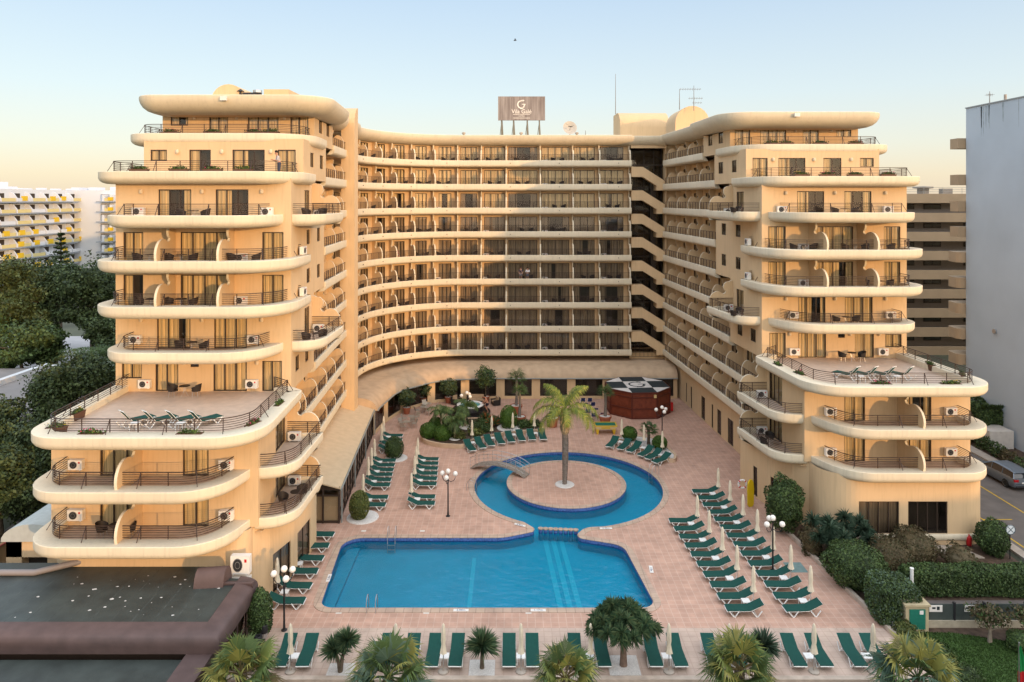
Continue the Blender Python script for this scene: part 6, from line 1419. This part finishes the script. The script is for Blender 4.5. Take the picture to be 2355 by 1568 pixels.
# far-off buildings low on the left horizon
for i,(x0,x1,y0,y1,h) in enumerate(((-230,-160,300,330,20),(-90,-60,250,270,16))): 
    if i==1: continue
    mb=MB().use(M_apt); mb.box(x0,x1,y0,y1,0,h)
    t=empty('far_building',(0,0,0),label='pale block far behind the white apartments',cat='building'); mb.build('wall',t); mb=MB().use(M_slab2); mb.box(x0-.5,x1+.5,y0-.5,y0,h-.8,h); mb.build('roof_edge',t)
# ------------------------------------------------------------ right hand neighbours
M_gable=mat('gable_white',(.47,.54,.61),rough=.9,noise=.10,nscale=.16,bump=.3,bscale=14); mb=None
M_tan=mat('tan_parapet',(.42,.31,.20),noise=.08,nscale=.5)
t=empty('gable_building',(0,0,0),label='tall building with blank bluish white gable wall at the right edge',cat='building'); mb=MB().use(M_gable); mb.box(46.1,104,50,72,-.1,32.0); mb.build('wall',t)  # out-of-view length extended so that it shades the balcony block
mb=MB().use(mat('flashing',(.30,.32,.34),rough=.5)); mb.box(46.02,104,49.9,72.05,32.0,32.1); mb.build('coping',t)
mb=MB().use(mat('damp_stain',(.36,.42,.46),rough=.95,noise=.3,nscale=1.5)); rs_=random.Random(6)
for k in range(9):
    y=rs_.uniform(62,71.4); w_=rs_.uniform(.1,.35); l_=rs_.uniform(.8,3.2); mb.poly([(46.096,y,31.9),(46.096,y+w_,31.9),(46.096,y+w_*.7,31.9-l_),(46.096,y+w_*.3,31.9-l_*1.1)])
mb.build('stain',t)
mb=MB().use(M_conc); mb.tube([(46.0,67.6,10.2),(45.9,67.6,10.2)],.22,10); mb.build('vent',t)
mb=MB().use(M_tan)
for k in range(11):
    z=32-3.1-.95-k*2.62 if k>1 else 28.3-k*3.6+.0
    z=[29.0,25.3,22.6,20.0,17.4,14.8,12.2,9.6,7.0,4.4,1.8][k]
    q=MB().use(M_tan); pr=rpoly([(46.3,72.1),(45.35,72.1,.5),(45.55,74.2,.4),(46.9,74.3)],4) if k>3 else [(46.3,72.1),(45.35,72.1),(45.35,73.4),(46.8,73.4)]
    q.prism([*pr,(103,74.3 if k>3 else 73.4),(103,72.1)],z-1.05,z); q.build('balcony',t)
mb=MB().use(M_tan); mb.box(49,103,72,75.5,0,31); mb.build('wall',t)
t=empty('balcony_block',(0,0,0),label='brown banded balcony block seen between the right tower and the gable',cat='building'); mb=MB().use(mat('recess_wall',(.30,.27,.25),noise=.05)); mb.box(52,78,106,120,0,23.2); mb.build('wall',t)
for k in range(9):
    z=23.6-k*2.8; q=MB().use(M_tan); q.box(52,78,103.9,104.1,z-1.35,z); q.box(52,78,104.1,106,z-1.35,z-1.15); q.build('balcony',t)
    for x in (61.5,67.5,73,57.5,53.5):
        q=MB().use(M_frame); q.box(x,x+2.6,105.92,106.0,z-2.3,z-1.55); w_=q.build('window',t); q=MB().use(M_glass); q.box(x+.1,x+1.25,105.9,105.915,z-2.2,z-1.65); q.box(x+1.35,x+2.5,105.9,105.915,z-2.2,z-1.65); q.build('pane',w_)
q=MB().use(M_metal)
for zz in (23.9,24.2,24.5): q.tube([(52,104,zz),(78,104,zz)],.03,4)
for k in range(10): q.tube([(52+k*2.8,104,23.6),(52+k*2.8,104,24.5)],.03,4)
q.build('railing',t); q=MB().use(M_conc); q.lathe([(.8,23.6),(.8,24.4),(1.4,24.45),(1.4,24.7),(.001,24.8)],(62.6,108,0),14); q.box(65,66.5,107,108,23.6,24.4); q.build('roof_fan',t)
# parked estate car
M_car=mat('silver_blue_paint',(.20,.235,.28),rough=.28,metal=.6,spec=.6); M_cg=mat('car_glass',(.015,.02,.025),rough=.06,spec=.8); M_tyre=mat('tyre',(.02,.02,.02),rough=.9)
def make_car(x,y,rz,label):
    t=empty('parked_car',(x,y,0),rz,label=label,cat='car')   # nose towards +y
    secs=[(-2.3,.42,.72,.78),(-2.26,.3,.95,.84),(-2.05,.26,1.0,.88),(-1.2,.24,.98,.9),(0,.24,.95,.91),(1.1,.24,.92,.9),(1.75,.26,.84,.87),(2.15,.3,.72,.8),(2.3,.38,.6,.68)]
    mb=MB().use(M_car); rings=[]
    for yy,zb_,zt_,w in secs: rings.append([(-w*.94,yy,zb_),(-w,yy,zb_+.18),(-w,yy,zt_-.18),(-w*.93,yy,zt_-.02),(-w*.5,yy,zt_+.02),(w*.5,yy,zt_+.02),(w*.93,yy,zt_-.02),(w,yy,zt_-.18),(w,yy,zb_+.18),(w*.94,yy,zb_)])
    mb.loft(rings); mb.build('body',t,smooth=45)
    mb=MB().use(M_cg); cab=[(-2.2,.98,1.0,.80),(-1.95,1.34,.70,.70),(-1.5,1.42,.7,.68),(-.3,1.46,.7,.68),(.3,1.42,.7,.68),(1.15,.93,.9,.8)]
    rings=[[(-.84 if k not in (0,5) else -.8,yy,.93),(-w2,yy,zt_-.05),(-w2*.9,yy,zt_),(w2*.9,yy,zt_),(w2,yy,zt_-.05),(.84 if k not in(0,5) else .8,yy,.93)] for k,(yy,zt_,_,w2) in enumerate(cab)]
    mb.loft(rings); mb.build('windows',t,smooth=30)
    mb=MB().use(M_car); mb.loft([[(-.66,yy,z_),(-.6,yy,z_+.03),(.6,yy,z_+.03),(.66,yy,z_)] for yy,z_ in ((-2.08,1.33),(-1.5,1.425),(-.3,1.465),(.35,1.42))]); mb.build('roof',t,smooth=60)
    mb=MB().use(M_car)
    for sx_ in (-1,1):
        for (ya,za,yb,zb_) in ((-2.0,1.3,-2.2,.95),(-.9,1.43,-.95,.93),(.25,1.42,.2,.93)): mb.tube([(sx_*.69,ya,za),(sx_*.845,yb,zb_)],.03,4)
        mb.tube([(sx_*.7,-1.98,1.36),(sx_*.69,-.3,1.44),(sx_*.69,.35,1.4),(sx_*.82,1.15,.95)],.035,5)
        mb.tube([(sx_*.55,-1.8,1.44),(sx_*.55,0,1.5)],.02,4)
    mb.build('pillar',t)
    for sx_ in (-1,1):
        for yy in (-1.38,1.42):
            mb=MB().use(M_tyre); mb.lathe([(.2,-.1),(.32,-.1),(.335,-.05),(.335,.05),(.32,.1),(.2,.1)],(0,0,0),20); mb.xf(Matrix.Translation((sx_*.84,yy,.335))@Matrix.Rotation(R(90),4,'Y')); w_=mb.build('wheel',t,smooth=40)
            mb=MB().use(M_metal); mb.lathe([(.21,-.105),(.18,-.08),(.05,-.09),(.001,-.1)],(0,0,0),14,False); mb.lathe([(.21,.105),(.18,.08),(.05,.09),(.001,.1)],(0,0,0),14,False); mb.xf(Matrix.Translation((sx_*.84,yy,.335))@Matrix.Rotation(R(90),4,'Y')); mb.build('rim',w_)
        mb=MB().use(mat('tail_lamp',(.35,.01,.015),rough=.2)); mb.box(min(sx_*.5,sx_*.85),max(sx_*.5,sx_*.85),-2.3,-2.18,.72,.9); mb.build('tail_light',t)
    mb=MB().use(mat('number_plate',(.7,.7,.66))); mb.box(-.26,.26,-2.33,-2.3,.6,.71); mb.build('number_plate',t)
    mb=MB().use(M_dark); mb.box(-.75,.75,-2.335,-2.2,.3,.42); mb.build('bumper_trim',t); return t
make_car(39.9,57.6,R(3),'silver blue estate car parked beside the right tower')
# round sign with crossed lines
t=empty('road_sign',(31.6,45.0,0),label='round white traffic sign with a dark cross on a thin post',cat='road sign'); mb=MB().use(M_black); mb.tube([(0,0,0),(0,0,1.9)],.035,6); mb.build('post',t)
mb=MB().use(mat('sign_grey',(.62,.66,.68))); mb.lathe([(.3,0),(.3,.02),(.001,.02)],(0,0,0),24); mb.xf(Matrix.Translation((0,-.05,1.85))@RX); dsk=mb.build('disc',t)
mb=MB().use(mat('sign_ink',(.03,.07,.09))); mb.lathe([(.27,.021),(.27,.028),(.3,.028),(.3,.021)],(0,0,0),24,False)
for s in (-1,1): mb.obox((0,0,.026),(.5,.035,.008),R(45*s))
mb.xf(Matrix.Translation((0,-.05,1.85))@RX); mb.build('cross',dsk)
t=empty('street_globe',(40.9,57.0,0),label='white globe lamp on a short post behind the parked car',cat='lamp'); mb=MB().use(M_black); mb.tube([(.6,-.6,0),(.6,-.6,1.7)],.04,6); mb.build('post',t); mb=MB().use(M_globe); mb.sphere((.6,-.6,1.9),.22,14,9); mb.build('globe',t,smooth=180)
mb=MB().use(M_red); mb.lathe([(.13,0),(.16,.05),(.17,.5),(.12,.62),(.05,.66),(.05,.72),(.001,.73)],(30.1,46.7,0),14); mb.tube([(29.95,46.7,.5),(30.25,46.7,.5)],.06,6); mb.build('hydrant',smooth=40,label='red hydrant at the corner of the rounded ground floor',cat='hydrant')
# utility box, white pipe, fence with notices
t=empty('utility_box',(21.35,37.9,0),label='cream masonry utility box with green louvred door',cat='utility box'); mb=MB().use(mat('box_cream',(.46,.38,.24),noise=.12)); mb.box(-.6,.6,-.55,.75,0,1.35); mb.box(-.68,.68,-.62,.82,1.35,1.45); mb.build('body',t); mb=MB().use(mat('green_door',(.02,.17,.12),rough=.5)); mb.box(-.42,.42,-.58,-.552,.15,1.2)
for k in range(14): mb.box(-.38,.38,-.595,-.58,.2+k*.07,.235+k*.07)
d_=mb.build('door',t); mb=MB().use(M_bw); mb.box(.1,.3,-.6,-.596,.95,1.15); mb.build('notice',d_)
mb=MB().use(M_white); mb.lathe([(.09,0),(.09,2.0),(.11,2.0),(.11,2.05),(.001,2.06)],(22.5,39.9,0),12); mb.build('standpipe',label='white upright pipe behind the utility box',cat='pipe')
t=empty('low_fence',(0,0,0),label='low dark mesh fence with two white notices beside the utility box',cat='fence'); mb=MB().use(mat('fence_base',(.42,.37,.28),noise=.2)); mb.box(22.1,31.5,37.75,37.95,-.02,.35); mb.build('base',t); mb=MB().use(mat('fence_panel',(.055,.07,.065),noise=.2)); mb.box(22.1,31.5,37.83,37.87,.35,1.2); mb.build('panel',t)
for x in (23.6,25.2,27.4,29.4,31.3): mb=MB().use(M_dark); mb.box(x-.05,x+.05,37.78,37.92,.35,1.3); mb.build('post',t)
for x,w_ in ((22.6,.7),(24.4,.55)): mb=MB().use(M_bw); mb.box(x-w_/2,x+w_/2,37.8,37.82,.8,1.15); n_=mb.build('notice',t); mb=MB().use(M_ink); mb.box(x-.2,x-.02,37.795,37.8,.95,1.05); mb.box(x+.05,x+.2,37.795,37.8,.9,1.08); mb.build('print',n_)
mb=MB().use(mat('path_dark',(.13,.11,.10),noise=.2)); mb.fill([[(22,38.1),(31.8,38.1),(31.8,40.3),(22,40.3)]],.0); mb.build('path',kind='structure')
for i,(pts,lb) in enumerate((([(24.6,45.6),(26.0,45.7),(25.6,44.7),(24.9,44.6)],'pale slab lying in the bare bed'),([(27.2,46.6),(29.2,46.6),(30.0,45.0),(28.2,45.0)],'grey concrete manhole slab in the bare bed'))):
    mb=MB().use(M_conc); mb.prism(pts,-.01,.06); mb.build('slab_stone',label=lb,cat='slab',group='slabs in the bare bed')
# flag at the right edge
t=empty('flag',(22.6,31.6,0),label='green and red flag hanging limp at the right edge',cat='flag'); mb=MB().use(M_metal); mb.tube([(0,0,-.02),(0,0,3.05)],.03,6); mb.build('pole',t)
for z0,z1,m_ in ((1.75,2.9,mat('flag_green',(.01,.22,.06))),(1.0,1.75,mat('flag_red',(.45,.015,.02)))):
    mb=MB().use(m_); mb.loft([[(-.02+w*(k/8)+0,.06*math.sin(k*1.4+z),z) for k in range(9)] for z,w in ((z1,.10 if z1>2 else .3),(( z0+z1)/2,.28),(z0,.34))],False,False); mb.build('cloth',t,smooth=180)
t=empty('rescue_board',(17.7,52.6,0),R(25),label='yellow rescue board standing against the right tower wall',cat='rescue board'); mb=MB().use(mat('board_yellow',(.6,.42,.01),rough=.4)); mb.loft([[(-.3*s,-.05,z),(.3*s,-.05,z),(.3*s,.05,z),(-.3*s,.05,z)] for z,s in ((0,.5),(.15,.9),(1.2,1),(1.8,.8),(2.0,.3))]); mb.build('board',t)
t=empty('life_ring',(17.35,53.4,0),label='red and white life ring hanging beside the yellow board',cat='life ring'); mb=MB().use(mat('ring_white',(.7,.68,.66)))
rg=[(.3*math.cos(2*PI*k/24),0,1.35+.3*math.sin(2*PI*k/24)) for k in range(24)]; mb.tube(rg,.07,8,True); mb.build('ring',t,smooth=60); mb=MB().use(M_red)
for k in range(4): a=PI/4+PI/2*k; mb.tube([(.3*math.cos(a-.15),0,1.35+.3*math.sin(a-.15)),(.3*math.cos(a),0,1.35+.3*math.sin(a)),(.3*math.cos(a+.15),0,1.35+.3*math.sin(a+.15))],.075,8)
mb.build('band',t)
# unseen house-shaped blocks added behind the viewpoint to keep low sun off the deck
def block_behind(w0,w1,h,label):
    t=empty('sun_blocker',(0,0,0),label=label,cat='building',group='added sun blockers behind the viewpoint'); c=Vector((4.2,56.6))+Vector((math.sin(R(SUN_AZ)),-math.cos(R(SUN_AZ))))*112; e=Vector((math.cos(R(SUN_AZ)),math.sin(R(SUN_AZ)))); w_c=37.3
    mb=MB().use(M_wh); a=c+e*(w0-w_c); ctr=c+e*((w0+w1)/2-w_c); Lw=w1-w0; nrm=Vector((math.sin(R(SUN_AZ)),-math.cos(R(SUN_AZ)))); q=ctr+nrm*6
    mb.obox((q.x,q.y,h/2),(Lw,12,h),R(SUN_AZ)); mb.build('wall',t); n_=int(h/3)
    for l in range(n_):
        mb=MB().use(M_lip); p=ctr-nrm*.7; mb.obox((p.x,p.y,3*l+2.9),(Lw-.4,1.5,.25),R(SUN_AZ)); mb.build('balcony',t)
        mb=MB().use(M_frame)
        for k in range(int(Lw/4)): p=ctr+e*(k*4+2-Lw/2)-nrm*.05; mb.obox((p.x,p.y,3*l+1.4),(2,.12,2.0),R(SUN_AZ))
        mb.build('window_row',t)
zs=4.0+112*math.tan(R(SUN_EL))
block_behind(-18,17,zs-1.6,'small added sun blocker shaped as a white house, farthest left behind the viewpoint'); block_behind(17,46,zs,'long added sun blocker shaped as a white house behind the viewpoint'); block_behind(46,75,zs-3.6,'lower added sun blocker shaped as a white house behind the viewpoint')
# ------------------------------------------------------------ people
def m_skin(n,c): return mat(n,c,rough=.6)
SK=m_skin('skin',(.46,.25,.17))
def person(name,loc,rz,joints,label,cloth,hair=(.02,.014,.01),skin=SK,scale=1.,sub=1):
    """joints: dict of body points (metres, facing -y); one continuous skinned body, clothes and hair as children"""
    t=empty('person',loc,rz,label=label,cat='person'); t.scale=(scale,)*3
    J=joints
    V=[];E=[];Rr=[]
    def add(p,r,par=None):
        V.append(p); Rr.append(r); i=len(V)-1
        if par is not None: E.append((par,i))
        return i
    pel=add(J['pelvis'],.125); wa=add(J['waist'],.115,pel); ch=add(J['chest'],.14,wa); nk=add(J['neck'],.055,ch); h0=add(J['head0'],.075,nk); h1=add(J['head1'],.098,h0); h2=add(J['head2'],.07,h1)
    for s in 'LR':
        sh=add(J['sh'+s],.058,ch); el=add(J['el'+s],.042,sh); wr=add(J['wr'+s],.027,el)
        d=(Vector(J['wr'+s])-Vector(J['el'+s])).normalized(); side=d.cross(Vector((0,1,.2))).normalized(); pm=add(tuple(Vector(J['wr'+s])+d*.07),.032,wr)
        for k in range(4):
            o=side*(k-1.5)*.021; L_=(.07,.08,.075,.058)[k]; a=add(tuple(Vector(J['wr'+s])+d*.10+o),.010,pm); b=add(tuple(Vector(J['wr'+s])+d*(.10+L_*.55)+o+Vector((0,-.012,0))),.009,a); add(tuple(Vector(J['wr'+s])+d*(.10+L_)+o+Vector((0,-.03,0))),.008,b)
        a=add(tuple(Vector(J['wr'+s])+d*.04+side*-.035),.011,pm); add(tuple(Vector(J['wr'+s])+d*.085+side*-.06),.009,a)
        hp=add(J['hp'+s],.095,pel); kn=add(J['kn'+s],.062,hp); an=add(J['an'+s],.04,kn); f=Vector(J['an'+s])+Vector((0,-.02,-.05)); ff=add(tuple(f),.04,an); add(tuple(f+Vector((0,-.15,-.015))),.032,ff)
    def grow(idx,inflate,m,nm):
        vm={j:i for i,j in enumerate(idx)}; me=bpy.data.meshes.new(nm); me.from_pydata([V[j] for j in idx],[(vm[a],vm[b]) for a,b in E if a in vm and b in vm],[])
        o=bpy.data.objects.new(nm,me); C.objects.link(o); o.modifiers.new('s','SKIN'); 
        for i,j in enumerate(idx): me.skin_vertices[0].data[i].radius=(Rr[j]+inflate,)*2 if Rr[j]>.02 else (Rr[j],)*2
        me.skin_vertices[0].data[0].use_root=True; u=o.modifiers.new('u','SUBSURF'); u.levels=u.render_levels=sub
        bpy.context.view_layer.update(); m2=bpy.data.meshes.new_from_object(o.evaluated_get(bpy.context.evaluated_depsgraph_get())); bpy.data.objects.remove(o); m2.name=nm; m2.materials.clear(); m2.materials.append(m); m2.shade_smooth()
        q=bpy.data.objects.new(nm,m2); C.objects.link(q); q.parent=t; return q
    body=grow(list(range(len(V))),0,skin,'body')
    # limb order: 7 trunk points then per side: sh,el,wr,palm,(3*4 fingers),(2 thumb),hp,kn,an,2 foot
    n0=7; per=4+12+2+5; Ls=n0; Rs=n0+per
    for kind,col in cloth:
        m=mat('cloth_%d_%d_%d'%tuple(int(c*100) for c in col),col,rough=.9)
        if kind=='shirt': grow([0,1,2]+[Ls,Ls+1]+[Rs,Rs+1],.014,m,'shirt')
        if kind=='long_shirt': grow([0,1,2]+[Ls,Ls+1,Ls+2]+[Rs,Rs+1,Rs+2],.014,m,'shirt')
        if kind=='trousers': grow([0,1]+[Ls+18,Ls+19,Ls+20,Rs+18,Rs+19,Rs+20],.018,m,'trousers')
        if kind=='shorts': 
            k=[0]+[Ls+18,Ls+19,Rs+18,Rs+19]; sv=[V[j] for j in k]
            for j,hpj in ((Ls+19,Ls+18),(Rs+19,Rs+18)): V[j]=tuple(Vector(V[hpj]).lerp(Vector(V[j]),.75))
            grow(k,.02,m,'shorts')
            for j,v in zip(k,sv): V[j]=v
    c=(Vector(J['head1'])+Vector(J['head2']))/2; fw=Vector(J.get('face',(0,-1,-.1))).normalized()
    mb=MB().use(mat('hair_%d'%int(hair[0]*1000),hair,rough=.9)); p=c-fw*.022+Vector((0,0,.025)); mb.sphere(tuple(p),.108,12,8,sz=.95); mb.build('hair',t,smooth=180)
    mb=MB().use(skin); f=Vector(J['head1'])+fw*.10; mb.sphere(tuple(f+Vector((0,0,-.005))),.018,6,5,sz=1.5)
    rt_=fw.cross(Vector((0,0,1))).normalized()
    for s in (-1,1): mb.sphere(tuple(Vector(J['head1'])+rt_*s*.098),.022,6,5,sz=1.4)
    mb.build('face_detail',t,smooth=180)
    mb=MB().use(M_dark)
    for s in (-1,1): mb.sphere(tuple(Vector(J['head1'])+fw*.088+rt_*s*.034+Vector((0,0,.022))),.011,6,5)
    mb.sphere(tuple(Vector(J['head1'])+fw*.092+Vector((0,0,-.045))),.016,6,4,sz=.35); mb.build('eye',t); return t
def standing(lean=0,arms='down',face=(0,-1,-.1),stride=0.):
    J=dict(pelvis=(0,0,.95),waist=(0,-.02*lean,1.12),chest=(0,-.12*lean,1.36),neck=(0,-.18*lean,1.50),head0=(0,-.22*lean,1.57),head1=(0,-.25*lean,1.65),head2=(0,-.25*lean,1.73),face=face)
    for s,x in (('L',-1),('R',1)):
        J['sh'+s]=(x*.185,-.13*lean,1.42); J['hp'+s]=(x*.09,0,.90); J['kn'+s]=(x*.10,-.03-stride*x*.3,.5); J['an'+s]=(x*.11,.02-stride*x*.2,.09)
        if arms=='down': J['el'+s]=(x*.24,0,1.14); J['wr'+s]=(x*.25,-.07,.90)
        if arms=='rail': J['el'+s]=(x*.24,-.22-.1*lean,1.17); J['wr'+s]=(x*.2,-.45,1.05)
        if arms=='hands': J['el'+s]=(x*.25,-.08-.1*lean,1.14); J['wr'+s]=(x*.08,-.30-.1*lean,1.18)
    return J
def sitting(face=(0,-1,-.1)):
    J=dict(pelvis=(0,0,.55),waist=(0,.02,.72),chest=(0,.03,.96),neck=(0,.02,1.10),head0=(0,0,1.17),head1=(0,-.02,1.25),head2=(0,-.02,1.33),face=face)
    for s,x in (('L',-1),('R',1)): J['sh'+s]=(x*.185,.02,1.02); J['hp'+s]=(x*.1,-.05,.53); J['kn'+s]=(x*.13,-.45,.52); J['an'+s]=(x*.13,-.42,.09); J['el'+s]=(x*.25,-.02,.78); J['wr'+s]=(x*.18,-.28,.66)
    return J
person('person',(-15.3,46.6,fl(8)+.0),R(-60),standing(.8,'hands',(0,-1,-.7)),'man in a pale shirt and dark trousers looking down on the left tower terrace',[('shirt',(.45,.42,.42)),('trousers',(.04,.045,.07))])
person('person',(1.05,84.35,fl(4)+.0),0,standing(.3,'rail'),'man in a dark top at the rail on the central block',[('shirt',(.03,.03,.05)),('shorts',(.3,.3,.33))])
person('person',(1.85,84.35,fl(4)+.0),R(8),standing(.2,'hands'),'person in a white shirt standing beside the man in dark top',[('shirt',(.66,.66,.68)),('shorts',(.12,.14,.2))],scale=.97)
person('person',(-15.85,58.2,fl(8)),R(30),standing(.2,'rail'),'person in dark blue behind a round partition high on the left wing',[('long_shirt',(.03,.05,.14)),('trousers',(.03,.03,.04))],scale=.95)
person('person',(-13.3,81.45,fl(5)+.05),R(44),sitting(),'person in pink sitting on a balcony in the curved block',[('long_shirt',(.55,.22,.22)),('shorts',(.5,.5,.5))])
J=standing(.9,'rail',(0,-1,-.6)); 
J['knL']=(-.10,-.22,.55); J['anL']=(-.11,-.05,.28); J['knR']=(.10,-.12,.48); J['anR']=(.12,.10,.09)
person('person',(-2.62,74.9,.30),R(-80),J,'person in dark swimming shorts climbing off the whirlpool steps',[('shorts',(.02,.02,.04))],skin=m_skin('skin_warm',(.50,.25,.16)))
person('person',(-4.5,75.5,.02),R(20),sitting((-.3,-1,-.1)),'bather with dark hair sitting in the whirlpool water',[('shorts',(.1,.02,.03))])
